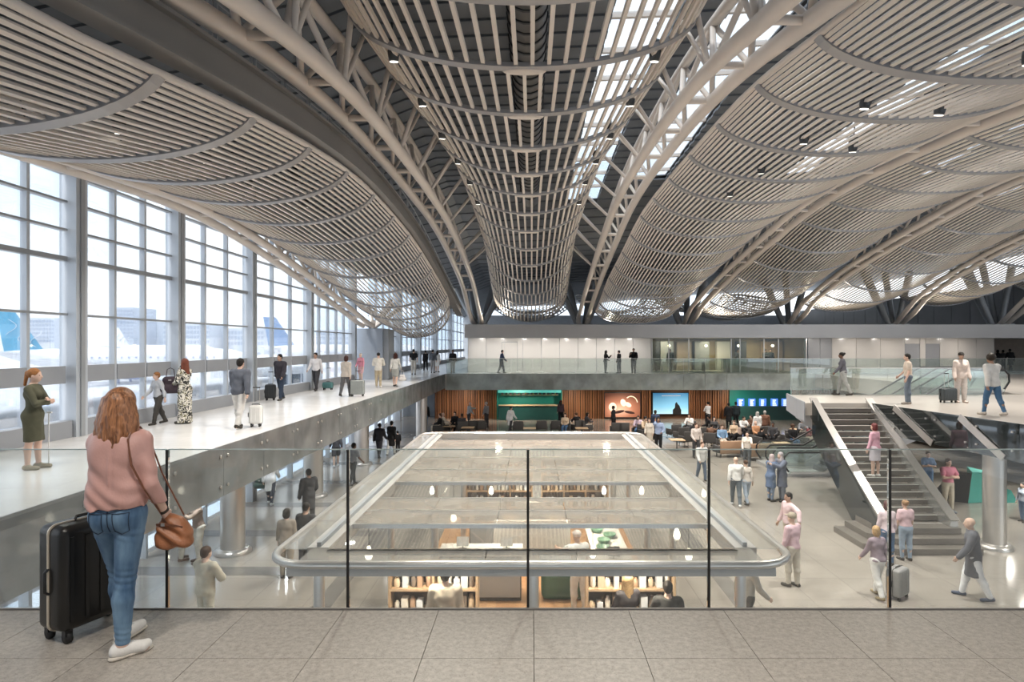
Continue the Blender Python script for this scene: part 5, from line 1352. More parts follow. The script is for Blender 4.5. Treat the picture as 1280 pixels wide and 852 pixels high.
M_lip = mat('lip', (0.35, 0.12, 0.10), 0.5, 0, 0)
SKIN = {'l': (0.62, 0.42, 0.33), 'm': (0.45, 0.28, 0.20), 'd': (0.14, 0.075, 0.05), 't': (0.30, 0.17, 0.11)}
PEOPLE = 0
PDONE = []
def person(loc, rz, H, label, pose='stand', sex='m', top='shirt', bottom='trousers', hair='short', tc=(0.5, 0.5, 0.5), bc=(0.08, 0.08, 0.09),
           hc=(0.03, 0.02, 0.015), sc_=(0.05, 0.045, 0.04), skin='l', group=None, vox=0.02, face=True, tmat=None):
    t = local('person', label, 'person', group)
    t.location = loc; t.rotation_euler = (0, 0, math.radians(rz)); s = H / 1.76; t.scale = (s, s, s)
    ms = {'skin': mat('skin_' + skin, SKIN[skin], 0.55, 0, 0.06, 6), 'top': tmat or shade('top', tc), 'bottom': shade('bot', bc), 'shoe': shade('shoe', sc_, 0.5), 'hair': shade('hair', hc, 0.5, 0.25, 30, 0.3)}
    for (nm, me, slot) in pmesh(pose, sex, top, bottom, hair, vox):
        if nm == '@face':
            if face:
                e, h = me
                for sx in (-1, 1):
                    o = from_mesh('eye', e, t, M_eye); o.location = h + V(sx * 0.031, 0.079, 0.002)
                o = from_mesh('mouth', e, t, M_lip); o.location = h + V(0, 0.089, -0.066); o.scale = (2.1, 0.8, 0.6)
            continue
        from_mesh(nm, me, t, ms[slot])
    PDONE.append((t, loc))
    return t
# ================================================================== LUGGAGE AND BAGS
def suitcase(loc, rz, w, d, h, col, label, handle=0.0, ribs=True, zipc=None, rough=0.4, wheel=0.035):
    """w along local x (broad face), d along local y; stands on four wheels"""
    t = local('suitcase', label, 'suitcase'); t.location = loc; t.rotation_euler = (0, 0, math.radians(rz))
    m_ = mat('shell_%.3f_%.3f_%.3f' % col, col, rough, 0.0, 0.06, 4)
    z0 = wheel * 2.1
    me = rbox_mesh('shell', w, d, h - z0, min(0.055, d * 0.25), 4, z0); me.materials.append(m_); from_mesh('shell', me, t)
    if ribs:
        n = max(3, int(w / 0.085))
        for k in range(n):
            xx = -w / 2 + 0.06 + (w - 0.12) * k / (n - 1)
            for sy in (-1, 1):
                MB().box(xx - 0.012, xx + 0.012, sy * (d / 2 + 0.003) - 0.004, sy * (d / 2 + 0.003) + 0.004, z0 + 0.07, h - 0.07).build('shell_rib', m_, t)
    zm = mat('zip_%s' % (str(zipc)), zipc or tuple(min(1, c * 0.5 + 0.03) for c in col), 0.4, 0.3, 0)
    r = 0.05
    pts = []
    for (cx, cz, a0) in ((w / 2 - r, h - r, 0), (-w / 2 + r, h - r, 90), (-w / 2 + r, z0 + r, 180), (w / 2 - r, z0 + r, 270)):
        for k in range(5):
            q = math.radians(a0 + 90 * k / 4); pts.append((cx + (r + 0.003) * math.cos(q), 0, cz + (r + 0.003) * math.sin(q)))
    MB().bar(pts, 0.012, 0.012, up=(0, 1, 0), closed=True).build('zip_line', zm, t)
    for sx in (-1, 1):
        for sy in (-1, 1):
            x, y = sx * (w / 2 - 0.06), sy * (d / 2 - 0.045)
            wh = MB(); wh.lathe([(0.0, -0.014), (wheel, -0.014), (wheel, 0.014), (0, 0.014)], 14)
            wh.v = [(x + v[2], y + v[0], wheel + v[1]) for v in wh.v]; wo = wh.build('wheel', M_rubber, t)
            MB().box(x - 0.024, x + 0.024, y - 0.018, y + 0.018, wheel * 1.3, z0 + 0.012).build('wheel_fork', M_black, t)
    MB().tube([(-0.09, 0, h), (-0.08, 0, h + 0.025), (0.08, 0, h + 0.025), (0.09, 0, h)], 0.010, 8).build('carry_handle', M_black, t)
    MB().tube([(-w / 2, -0.0, z0 + (h - z0) * 0.36), (-w / 2 - 0.025, 0, z0 + (h - z0) * 0.39), (-w / 2 - 0.025, 0, z0 + (h - z0) * 0.57), (-w / 2, 0, z0 + (h - z0) * 0.60)], 0.010, 8).build('side_handle', M_black, t)
    if handle > 0:
        for sx in (-1, 1):
            MB().tube([(sx * 0.07, d / 2 - 0.05, h - 0.01), (sx * 0.07, d / 2 - 0.05, h + handle)], 0.007, 6).build('telescopic_tube', M_steel, t)
        MB().tube([(-0.085, d / 2 - 0.05, h + handle), (0.085, d / 2 - 0.05, h + handle)], 0.014, 8).build('telescopic_grip', M_black, t)
    return t
def handbag(loc, rz, w, d, h, col, label, strap=0.22):
    t = local('handbag', label, 'bag'); t.location = loc; t.rotation_euler = (0, 0, math.radians(rz))
    m_ = shade('bag', col, 0.5, 0.15, 12)
    pr = [C((-w * 0.32, 0, h * 0.25), (w * 0.32, 0, h * 0.25), h * 0.30, None, 0.04, (1, h * 0.6 / d, 1)), C((-w * 0.22, 0, h * 0.75), (w * 0.22, 0, h * 0.75), h * 0.22, None, 0.06, (1, h * 0.6 / d, 1))]
    me = sdf_mesh('bag_body', pr, 0.016); me.materials.append(m_); from_mesh('bag_body', me, t)
    MB().tube([(-w * 0.25, 0, h * 0.85), (-w * 0.18, 0, h + strap * 0.8), (0, 0, h + strap), (w * 0.18, 0, h + strap * 0.8), (w * 0.25, 0, h * 0.85)], 0.010, 8).build('bag_strap', m_, t)
    MB().box(-w * 0.08, w * 0.08, -d * 0.42, -d * 0.36, h * 0.72, h * 0.80).build('bag_clasp', M_steel, t)
    return t
# ================================================================== PEOPLE OF THE SCENE
def UP(px, py): return P(px, py, 0.0)
def LO(px, py): return P(px, py, LOW)
BLK, CHAR, NAVY, JEAN, LJEAN = (0.012, 0.012, 0.014), (0.05, 0.05, 0.055), (0.03, 0.045, 0.09), (0.06, 0.12, 0.22), (0.28, 0.36, 0.46)
WHT, CREAM, BEIGE, GREY, LGREY = (0.72, 0.71, 0.70), (0.66, 0.60, 0.52), (0.50, 0.44, 0.36), (0.22, 0.23, 0.25), (0.45, 0.46, 0.47)
PINK, LILAC, OLIVE = (0.62, 0.36, 0.36), (0.50, 0.40, 0.48), (0.085, 0.085, 0.055)
DKH, BRH, GIN, BLO, GRH = (0.015, 0.012, 0.01), (0.07, 0.035, 0.02), (0.28, 0.12, 0.04), (0.42, 0.27, 0.13), (0.35, 0.34, 0.33)
def patterned():
    m = bpy.data.materials.new('patterned_cloth'); m.use_nodes = True; n, l = m.node_tree.nodes, m.node_tree.links
    b = n['Principled BSDF']; b.inputs['Roughness'].default_value = 0.8
    tc = n.new('ShaderNodeTexCoord'); no = n.new('ShaderNodeTexNoise'); no.inputs['Scale'].default_value = 11; no.inputs['Detail'].default_value = 1.0; no.inputs['Distortion'].default_value = 1.5
    ra = n.new('ShaderNodeValToRGB'); ra.color_ramp.interpolation = 'CONSTANT'
    ra.color_ramp.elements[0].position = 0; ra.color_ramp.elements[0].color = (0.03, 0.03, 0.025, 1); ra.color_ramp.elements[1].position = 0.47; ra.color_ramp.elements[1].color = (0.72, 0.69, 0.62, 1)
    e = ra.color_ramp.elements.new(0.60); e.color = (0.16, 0.15, 0.08, 1)
    l.new(tc.outputs['Object'], no.inputs['Vector']); l.new(no.outputs['Fac'], ra.inputs['Fac']); l.new(ra.outputs['Color'], b.inputs['Base Color'])
    return m
# ---- raised walkway on the left
person(UP(42, 586), -75, 1.62, 'woman in olive knee length dress and beige heels beside the window wall', 'folded', 'f', 'dress', 'knee', 'pony', OLIVE, OLIVE, GIN, (0.30, 0.26, 0.18), vox=0.013)
o = UP(61, 582); t = thing('walking_stick', 'slim white stick held by the woman in the olive dress', 'stick', o)
MB().tube([o + V(0, 0, 0.0), o + V(0, 0, 0.86)], 0.010, 8).build('shaft', M_white, t); MB().tube([o + V(-0.03, 0, 0.87), o + V(0.05, 0, 0.87)], 0.014, 8).build('grip', M_white, t)
person(UP(198, 530), 150, 1.34, 'boy in pale grey sweater and dark trousers walking near the window', 'walk', 'm', 'shirt', 'trousers', 'short', (0.50, 0.52, 0.55), (0.06, 0.055, 0.05), GIN, vox=0.014)
person(UP(231, 529), 75, 1.66, 'woman in long black and white patterned dress with her hand at her head', 'head', 'f', 'dress', 'long', 'long', WHT, WHT, (0.16, 0.05, 0.03), vox=0.014, tmat=patterned())
handbag(UP(231, 529) + V(-0.30, -0.1, 0.78), 20, 0.40, 0.22, 0.42, (0.05, 0.035, 0.045), 'slouchy dark plum handbag at the side of the woman in the patterned dress', 0.2)
person(UP(299, 535), -5, 1.70, 'man in grey waistcoat with dark sleeves walking away with a white suitcase', 'pull', 'm', 'jacket', 'trousers', 'short', (0.10, 0.11, 0.135), (0.55, 0.54, 0.52), DKH, (0.03, 0.025, 0.02), vox=0.014)
suitcase(UP(320, 533), 12, 0.30, 0.22, 0.52, (0.74, 0.74, 0.72), 'white hard shell suitcase pulled by the man in the grey waistcoat', 0.42, zipc=(0.5, 0.5, 0.5))
person(UP(351, 500), 165, 1.70, 'man in dark jacket over white shirt with a small black suitcase', 'pull', 'm', 'jacket', 'trousers', 'short', (0.045, 0.04, 0.05), (0.035, 0.05, 0.08), DKH, skin='m')
suitcase(UP(338, 500), 10, 0.36, 0.24, 0.56, (0.03, 0.033, 0.038), 'small black suitcase beside the man in the dark jacket', 0.45)
person(UP(395, 488), 175, 1.71, 'man in white shirt and charcoal trousers walking with a teal bag', 'walk', 'm', 'shirt', 'trousers', 'short', (0.72, 0.70, 0.71), CHAR, DKH, skin='m')
suitcase(UP(410, 487), 0, 0.44, 0.26, 0.34, (0.08, 0.20, 0.20), 'low teal trolley bag beside the man in white shirt', 0.62)
person(UP(432, 495), -10, 1.62, 'woman in beige hooded jacket walking away with a large grey suitcase', 'walk2', 'f', 'jacket', 'trousers', 'bob', (0.55, 0.49, 0.43), (0.12, 0.12, 0.125), (0.07, 0.03, 0.025))
suitcase(UP(447, 495), 5, 0.52, 0.28, 0.62, (0.28, 0.30, 0.29), 'large grey green suitcase pulled by the woman in the beige jacket', 0.35)
person(UP(451, 477), 160, 1.58, 'person in pink top and pink shorts with a pale hat on the walkway', 'relax', 'f', 'shirt', 'shorts', 'cap', (0.62, 0.26, 0.33), (0.66, 0.40, 0.42), (0.7, 0.62, 0.55))
person(UP(473, 484), 10, 1.66, 'person in pale jacket and khaki trousers seen from behind', 'folded', 'm', 'jacket', 'trousers', 'bun', (0.66, 0.63, 0.57), (0.44, 0.37, 0.26), DKH, (0.5, 0.47, 0.42))
person(UP(494, 483), 0, 1.66, 'woman with very long dark hair and grey skirt carrying a white bag', 'walk', 'f', 'shirt', 'skirt', 'long', (0.60, 0.60, 0.57), (0.33, 0.34, 0.32), (0.05, 0.015, 0.01))
handbag(UP(503, 483) + V(0, 0, 0.28), 0, 0.30, 0.16, 0.30, (0.70, 0.68, 0.66), 'white shopping bag carried by the woman with very long dark hair', 0.2)
person(UP(517, 468), 5, 1.76, 'man in black shirt and beige trousers at the end of the walkway', 'stand', 'm', 'tee', 'trousers', 'short', BLK, (0.60, 0.57, 0.52), DKH)
person(UP(532, 463), 20, 1.64, 'person all in black with a backpack far down the walkway', 'walk', 'f', 'jacket', 'trousers', 'short', BLK, BLK, DKH)
person(UP(541, 466), 0, 1.72, 'man in grey shirt and grey trousers far down the walkway', 'stand', 'm', 'shirt', 'trousers', 'short', (0.10, 0.11, 0.13), (0.30, 0.30, 0.31), DKH)
person(UP(546.5, 465), -10, 1.62, 'woman in white dress far down the walkway', 'stand', 'f', 'dress', 'knee', 'long', WHT, WHT, DKH)
person(UP(566, 466), 180, 1.70, 'person in black top and grey trousers next to the white far block', 'stand', 'm', 'shirt', 'trousers', 'short', BLK, (0.30, 0.30, 0.31), DKH, skin='d')
# ---- far bridge
FB = 43.5
def FBP(px, dy=0.0): return V((px - VX) / F * (FB + dy), FB + dy, 0.0)
person(FBP(627), -80, 1.72, 'man in blue coat walking along the far bridge with a bag', 'walk', 'm', 'coat', 'trousers', 'short', (0.05, 0.07, 0.13), (0.12, 0.12, 0.13), DKH)
person(FBP(757), -70, 1.66, 'woman in black top looking at her phone on the far bridge', 'phone', 'f', 'shirt', 'trousers', 'long', BLK, (0.13, 0.13, 0.13), DKH, skin='d')
person(FBP(774), 60, 1.66, 'person in dark open jacket standing in the middle of three on the far bridge', 'relax', 'm', 'jacket', 'trousers', 'short', (0.03, 0.03, 0.035), (0.15, 0.15, 0.16), DKH)
person(FBP(792), 165, 1.80, 'tall man in black jacket and grey trousers on the far bridge', 'phone', 'm', 'jacket', 'trousers', 'short', BLK, (0.11, 0.11, 0.115), DKH, skin='m')
for px, dy, rz, lb, po in ((957, 4.2, 190, 'person in dark clothes standing left of a pair inside the glazed office', 'folded'), (963, 4.1, 170, 'person in dark clothes standing right of a pair inside the glazed office', 'stand'),
                       (838, 3.4, 150, 'dark figure standing behind a post in the glazed office', 'stand'), (922, 4.3, 200, 'dark haired person standing beside the office cabinet', 'phone')):
    person(FBP(px, dy), rz, 1.72, lb, po, 'm', 'jacket', 'trousers', 'short', (0.06, 0.07, 0.06), CHAR, DKH, skin='m')
person(P(1054, 494), 60, 1.75, 'woman with black bun and grey trousers walking at the back of the platform', 'walk2', 'f', 'shirt', 'trousers', 'bun', (0.10, 0.10, 0.12), (0.30, 0.31, 0.30), DKH, skin='d')
person(FBP(1248, 3.5), 20, 1.70, 'dark silhouetted person leading three in the far corridor', 'walk', 'f', 'jacket', 'skirt', 'bob', BLK, BLK, DKH, skin='d')
person(FBP(1254, 4.3), 10, 1.66, 'dark silhouetted person between two in the far corridor', 'stand', 'm', 'shirt', 'trousers', 'short', CHAR, BLK, DKH, skin='d')
person(FBP(1263, 3.2), 0, 1.78, 'tall dark silhouetted person at the end of the far corridor trio', 'walk2', 'm', 'coat', 'trousers', 'short', BLK, BLK, DKH, skin='d')
# ---- right platform
person(P(1135, 505), 70, 1.72, 'man in beige polo shirt and blue grey trousers standing at the stair head', 'relax', 'm', 'tee', 'trousers', 'short', (0.58, 0.50, 0.42), (0.13, 0.16, 0.20), DKH, (0.3, 0.27, 0.24), vox=0.016)
person(P(1201, 503), 170, 1.76, 'woman in cream trouser suit with a black cross body strap and dark hat', 'stand', 'f', 'jacket', 'wide', 'cap', (0.66, 0.57, 0.52), (0.64, 0.58, 0.54), DKH, (0.6, 0.5, 0.45), skin='m', vox=0.016)
suitcase(P(1185, 503), 0, 0.50, 0.28, 0.50, (0.045, 0.055, 0.06), 'black upright suitcase beside the woman in the cream suit', 0.5)
person(P(1241, 519), 10, 1.76, 'man in pale grey jacket and blue jeans walking away over the platform', 'walk', 'm', 'jacket', 'jeans', 'afro', (0.60, 0.585, 0.56), (0.06, 0.13, 0.23), (0.03, 0.022, 0.015), (0.4, 0.36, 0.32), skin='t', vox=0.016)
# ---- stairs
person(V(10.36, 18.56, -2.0), 30, 1.64, 'woman in pink jacket and white skirt climbing the staircase', 'stand', 'f', 'shirt', 'skirt', 'bob', (0.55, 0.33, 0.40), (0.62, 0.57, 0.62), (0.12, 0.03, 0.03), (0.7, 0.68, 0.66), vox=0.016)
# ---- lower hall, right
person(LO(1217, 748), 60, 1.80, 'bald man in long grey coat and white trousers striding beside the stairs', 'walk2', 'm', 'coat', 'trousers', 'bald', (0.11, 0.115, 0.135), (0.70, 0.71, 0.74), GRH, (0.06, 0.08, 0.13), vox=0.014)
person(LO(1097, 746), 10, 1.58, 'blond woman in mauve top and white trousers pulling a grey case', 'walk2', 'f', 'shirt', 'trousers', 'bob', (0.28, 0.22, 0.26), (0.70, 0.69, 0.68), BLO, (0.25, 0.2, 0.12), vox=0.014)
suitcase(LO(1122, 747), 35, 0.46, 0.30, 0.66, (0.26, 0.26, 0.26), 'large grey suitcase behind the blond woman in mauve', 0.3)
person(LO(1109, 706), 0, 1.62, 'dark haired woman in white pink top at the foot of the stairs', 'stand', 'f', 'shirt', 'jeans', 'bob', (0.66, 0.54, 0.58), JEAN, (0.10, 0.04, 0.04), vox=0.016)
person(LO(1132, 700), 5, 1.56, 'woman in pink backless top and pale jeans at the foot of the stairs', 'stand', 'f', 'crop', 'jeans', 'bun', (0.62, 0.44, 0.48), (0.30, 0.38, 0.48), (0.30, 0.18, 0.10), vox=0.016)
person(LO(1160, 617), 170, 1.60, 'woman in denim waistcoat and blue jeans under the platform', 'folded', 'f', 'vest', 'jeans', 'bun', (0.22, 0.32, 0.50), (0.14, 0.26, 0.46), BRH)
person(LO(1185, 640), 185, 1.80, 'man in pink shirt and khaki trousers under the platform', 'folded', 'm', 'tee', 'trousers', 'short', (0.55, 0.20, 0.27), (0.46, 0.41, 0.33), BRH, (0.3, 0.35, 0.4))
person(LO(1279, 652), 100, 1.25, 'child in blue dungarees under the platform', 'stand', 'f', 'shirt', 'jeans', 'short', (0.45, 0.5, 0.6), (0.15, 0.25, 0.42), DKH)
person(LO(986, 697), 100, 1.72, 'man in pale pink shirt stretching an arm beside the canopy', 'side', 'm', 'shirt', 'trousers', 'short', (0.66, 0.50, 0.53), BEIGE, DKH, skin='m', vox=0.016)
person(LO(991, 733), 30, 1.70, 'man in pink sweater and beige cap beside the canopy corner', 'relax', 'm', 'shirt', 'trousers', 'cap', (0.60, 0.42, 0.47), (0.52, 0.48, 0.42), (0.34, 0.29, 0.22), vox=0.016)
person(LO(920, 632), -10, 1.72, 'man in white shirt and dark trousers walking beside a woman in the hall', 'walk', 'm', 'shirt', 'trousers', 'bald', (0.70, 0.69, 0.68), (0.10, 0.12, 0.14), GRH, (0.6, 0.6, 0.6))
person(LO(933, 630), 10, 1.56, 'woman in cream top and pale jeans walking beside the white shirted man', 'walk2', 'f', 'shirt', 'jeans', 'bun', (0.62, 0.57, 0.53), (0.38, 0.45, 0.55), BRH)
person(LO(963.5, 626), -60, 1.68, 'woman in blue denim coat and headscarf hugging a companion', 'hug', 'f', 'coat', 'jeans', 'scarf', (0.12, 0.17, 0.28), (0.20, 0.26, 0.36), (0.52, 0.42, 0.42))
person(LO(977.5, 626), 110, 1.76, 'person in grey blue coat and grey headscarf hugging a companion', 'hug', 'm', 'coat', 'trousers', 'scarf', (0.14, 0.16, 0.22), (0.16, 0.18, 0.22), (0.42, 0.38, 0.40))
person(LO(877, 600), 190, 1.62, 'man in pale grey hooded top and blue trousers walking in the hall', 'walk', 'm', 'jacket', 'trousers', 'short', (0.55, 0.54, 0.53), (0.10, 0.13, 0.18), BRH)
person(LO(870, 572), 190, 1.72, 'man in striped pale sweater standing between lounge rows', 'relax', 'm', 'shirt', 'trousers', 'short', (0.52, 0.47, 0.44), CHAR, BRH)
person(LO(934, 584), 160, 1.66, 'woman in white beige blouse leaning over in the lounge aisle', 'reach', 'f', 'shirt', 'trousers', 'bun', (0.64, 0.60, 0.54), (0.09, 0.10, 0.11), DKH)
person(LO(823, 566), 170, 1.86, 'tall man in blue shirt raising a hand to his face beside the canopy', 'head', 'm', 'shirt', 'trousers', 'short', (0.26, 0.33, 0.48), BLK, DKH, skin='t')
person(LO(812, 562), 150, 1.70, 'person in white top standing behind the tall man in blue', 'relax', 'f', 'shirt', 'skirt', 'long', (0.62, 0.57, 0.50), (0.5, 0.45, 0.38), DKH)
# ---- lower hall, left
person(P(257, 799, LOW), -20, 1.76, 'man in pale sand jacket with crossed arms below the walkway', 'folded', 'm', 'jacket', 'trousers', 'short', (0.50, 0.46, 0.38), (0.48, 0.45, 0.38), BRH, vox=0.014)
person(LO(227, 700), -40, 1.74, 'person in pale blue top and sand trousers hugging below the walkway', 'hug', 'm', 'jacket', 'trousers', 'short', (0.45, 0.54, 0.64), (0.55, 0.50, 0.42), DKH, (0.12, 0.06, 0.04), vox=0.016)
person(LO(248, 702), 140, 1.70, 'person in cream trousers hugging a companion below the walkway', 'hug', 'f', 'shirt', 'trousers', 'long', (0.30, 0.22, 0.17), (0.62, 0.58, 0.50), BRH, (0.1, 0.06, 0.05), vox=0.016)
person(LO(338, 630), 10, 1.70, 'person in white coat and black leggings with white shoes carrying a green bag', 'walk', 'f', 'coat', 'jeans', 'long', (0.66, 0.65, 0.63), (0.04, 0.045, 0.06), DKH, (0.72, 0.72, 0.72))
handbag(LO(325, 630) + V(0, 0, 0.55), 0, 0.38, 0.20, 0.36, (0.05, 0.09, 0.075), 'dark green tote bag carried by the person in the white coat', 0.2)
person(LO(386, 656), 40, 1.74, 'man in loose dark grey shirt in front of the steel column', 'relax', 'm', 'coat', 'trousers', 'short', (0.06, 0.06, 0.065), CHAR, DKH, skin='m', vox=0.016)
person(LO(358, 722), 5, 1.66, 'woman in taupe sweater beside the canopy corner', 'stand', 'f', 'shirt', 'trousers', 'bob', (0.30, 0.26, 0.22), (0.34, 0.30, 0.25), DKH, vox=0.016)
person(LO(382, 716), -10, 1.72, 'man in black sweater beside the woman in taupe', 'stand', 'm', 'shirt', 'trousers', 'short', (0.035, 0.035, 0.037), CHAR, DKH, skin='m', vox=0.016)
person(LO(441, 606), -30, 1.70, 'man in grey shirt and dark trousers walking along the canopy side', 'walk', 'm', 'tee', 'trousers', 'short', (0.20, 0.21, 0.23), (0.04, 0.045, 0.05), DKH, skin='d')
person(LO(420, 583), 20, 1.70, 'person in dark shorts bending under the walkway', 'walk2', 'm', 'shirt', 'shorts', 'short', (0.05, 0.05, 0.055), (0.06, 0.06, 0.07), DKH, (0.7, 0.7, 0.7))
person(LO(474, 572), -10, 1.74, 'man in dark jacket with a bag walking beside a companion in black', 'walk', 'm', 'jacket', 'trousers', 'short', (0.025, 0.025, 0.03), (0.05, 0.05, 0.06), DKH, skin='d')
person(LO(489, 569), -10, 1.76, 'person in black coat and white trousers walking beside a companion', 'walk2', 'f', 'coat', 'trousers', 'short', (0.012, 0.012, 0.013), (0.6, 0.59, 0.57), DKH)
person(LO(497, 566), 30, 1.15, 'child in black beside the pair in dark coats', 'stand', 'm', 'shirt', 'trousers', 'short', BLK, BLK, DKH)
person(LO(531, 538), 10, 1.84, 'man in black jacket and blue jeans beside the timber wall', 'stand', 'm', 'jacket', 'jeans', 'short', BLK, (0.13, 0.24, 0.42), DKH)
# ---- kiosk
person(V(-1.42, 10.05, LOW + 0.046), 2, 1.80, 'person in cream hooded sweatshirt standing at the low kiosk shelf', 'stand', 'm', 'jacket', 'trousers', 'short', (0.50, 0.44, 0.36), CHAR, DKH, vox=0.014)
person(V(0.95, 13.0 - 0.55, LOW + 0.046), 25, 1.68, 'barista in white shirt and patterned pale trousers inside the kiosk', 'reach', 'm', 'tee', 'trousers', 'cap', (0.72, 0.72, 0.71), (0.50, 0.48, 0.45), (0.70, 0.62, 0.58), (0.45, 0.38, 0.28), vox=0.014)
person(V(1.58, 10.1, LOW + 0.046), 15, 1.68, 'shopper with floral dark top and long fair hair at the kiosk shelf', 'phone', 'f', 'shirt', 'skirt', 'long', (0.05, 0.045, 0.05), BLK, BLO, vox=0.014)
person(V(2.2, 9.95, LOW + 0.046), -5, 1.62, 'shopper in dark grey puffer jacket at the kiosk shelf', 'folded', 'm', 'jacket', 'trousers', 'short', (0.055, 0.055, 0.055), CHAR, DKH, vox=0.014)
person(V(3.95, 11.3, LOW), -75, 1.66, 'person in dark jeans striding past the kiosk post', 'walk', 'm', 'shirt', 'jeans', 'short', (0.40, 0.38, 0.35), (0.09, 0.085, 0.08), DKH, vox=0.016)

# ---- lounge at the far end of the lower hall: chairs, tables and seated people
COLS = {'black': BLK, 'charcoal': CHAR, 'white': WHT, 'cream': CREAM, 'beige': (0.55, 0.42, 0.30), 'blue': (0.20, 0.32, 0.48), 'orange': (0.50, 0.26, 0.14), 'grey': GREY, 'lilac': LILAC, 'brown': (0.16, 0.09, 0.06), 'maroon': (0.20, 0.05, 0.06), 'green': (0.06, 0.12, 0.08)}
HAIRN = {'short': 'short hair', 'long': 'long hair', 'bun': 'a hair bun', 'bald': 'a bald head', 'bob': 'bobbed hair', 'scarf': 'a headscarf', 'pony': 'a ponytail', 'afro': 'curly hair'}
def lounge(px, py, rz, col, hair, skin='l', who=True, near='', pose='sit'):
    p = LO(px, py)
    put_chair(p.x, p.y, math.radians(rz), ('black lounge chair holding the person in %s with %s' % (col, HAIRN[hair])) if who else 'empty black lounge chair standing %s' % near, 'lounge chairs')
    if who:
        q = p + Matrix.Rotation(math.radians(rz), 3, 'Z') @ V(0, -0.05, 0)
        person(q, rz, 1.72, 'person in %s with %s seated %s' % (col, HAIRN[hair], near), pose, 'f' if hair in ('long', 'bun', 'bob', 'pony') else 'm', 'shirt', 'trousers', hair, COLS[col], rnd.choice((BLK, CHAR, JEAN, BEIGE)),
               {'scarf': (0.4, 0.3, 0.25)}.get(hair, rnd.choice((DKH, DKH, BRH))), skin=skin, vox=0.024, face=False)
ROWS = [
    ('left of the teal bar', [(548, 543, 90, 'black', 'short', 'l', 1), (556, 542, -90, 'cream', 'bald', 'l', 1), (568, 541, 170, 'black', 'bob', 'l', 1), (577, 543, 20, 'charcoal', 'short', 'd', 1), (592, 542, 0, '', '', '', 0), (601, 542, 0, '', '', '', 0)]),
    ('in front of the teal bar', [(648, 543, 0, '', '', '', 0), (677, 542, 0, '', '', '', 0), (695, 542, 0, '', '', '', 0), (706, 543, 170, 'beige', 'long', 'l', 1)]),
    ('between the teal bar and the brown poster', [(721, 542, 30, 'black', 'short', 'l', 1), (733, 542, -70, 'charcoal', 'bob', 'm', 1)]),
    ('under the brown poster', [(770, 545, 0, '', '', '', 0), (779, 545, 0, '', '', '', 0), (798, 547, 160, 'lilac', 'short', 'm', 1), (806, 549, -160, 'beige', 'afro', 'l', 1)]),
    ('under the blue poster', [(842, 548, 20, '', '', '', 0), (851, 552, 20, '', '', '', 0), (862, 544, 150, 'white', 'short', 'm', 1), (858, 558, 20, '', '', '', 0)]),
    ('in the crowded middle of the lounge', [(884, 546, 60, 'black', 'short', 'd', 1), (893, 549, 170, 'charcoal', 'long', 'l', 1), (889, 560, -30, 'brown', 'short', 'm', 1), (903, 562, 175, 'blue', 'short', 'l', 1), (917, 555, 150, 'beige', 'bun', 'l', 1), (922, 566, 30, 'black', 'scarf', 'd', 1)]),
    ('below the departure screens', [(929, 548, 190, 'white', 'short', 'm', 1), (940, 546, 120, 'brown', 'short', 'l', 1), (946, 556, 200, 'orange', 'bald', 'l', 1), (956, 550, 0, '', '', '', 0), (951, 566, -60, 'black', 'pony', 'l', 1), (966, 558, 150, 'charcoal', 'short', 'd', 1)]),
    ('beside the staircase', [(984, 556, 10, '', '', '', 0), (992, 562, 180, 'black', 'afro', 'd', 1), (1004, 552, 160, 'grey', 'short', 'm', 1), (1012, 560, 200, 'maroon', 'long', 'l', 1), (1022, 566, 20, '', '', '', 0)]),
]
for near, lst in ROWS:
    for (px, py, rz, col, hair, sk, who) in lst:
        lounge(px, py, rz, col, hair, sk or 'l', bool(who), near, rnd.choice(('sit', 'sit2')))
for px, py in ((562, 543), (585, 545), (662, 546), (727, 546), (846, 562), (910, 552), (937, 562), (976, 566), (960, 545), (998, 548)):
    p = LO(px, py); table(p.x, p.y, LOW, 'small square timber topped table in the lounge', 0.75, 0.75, 0.55)
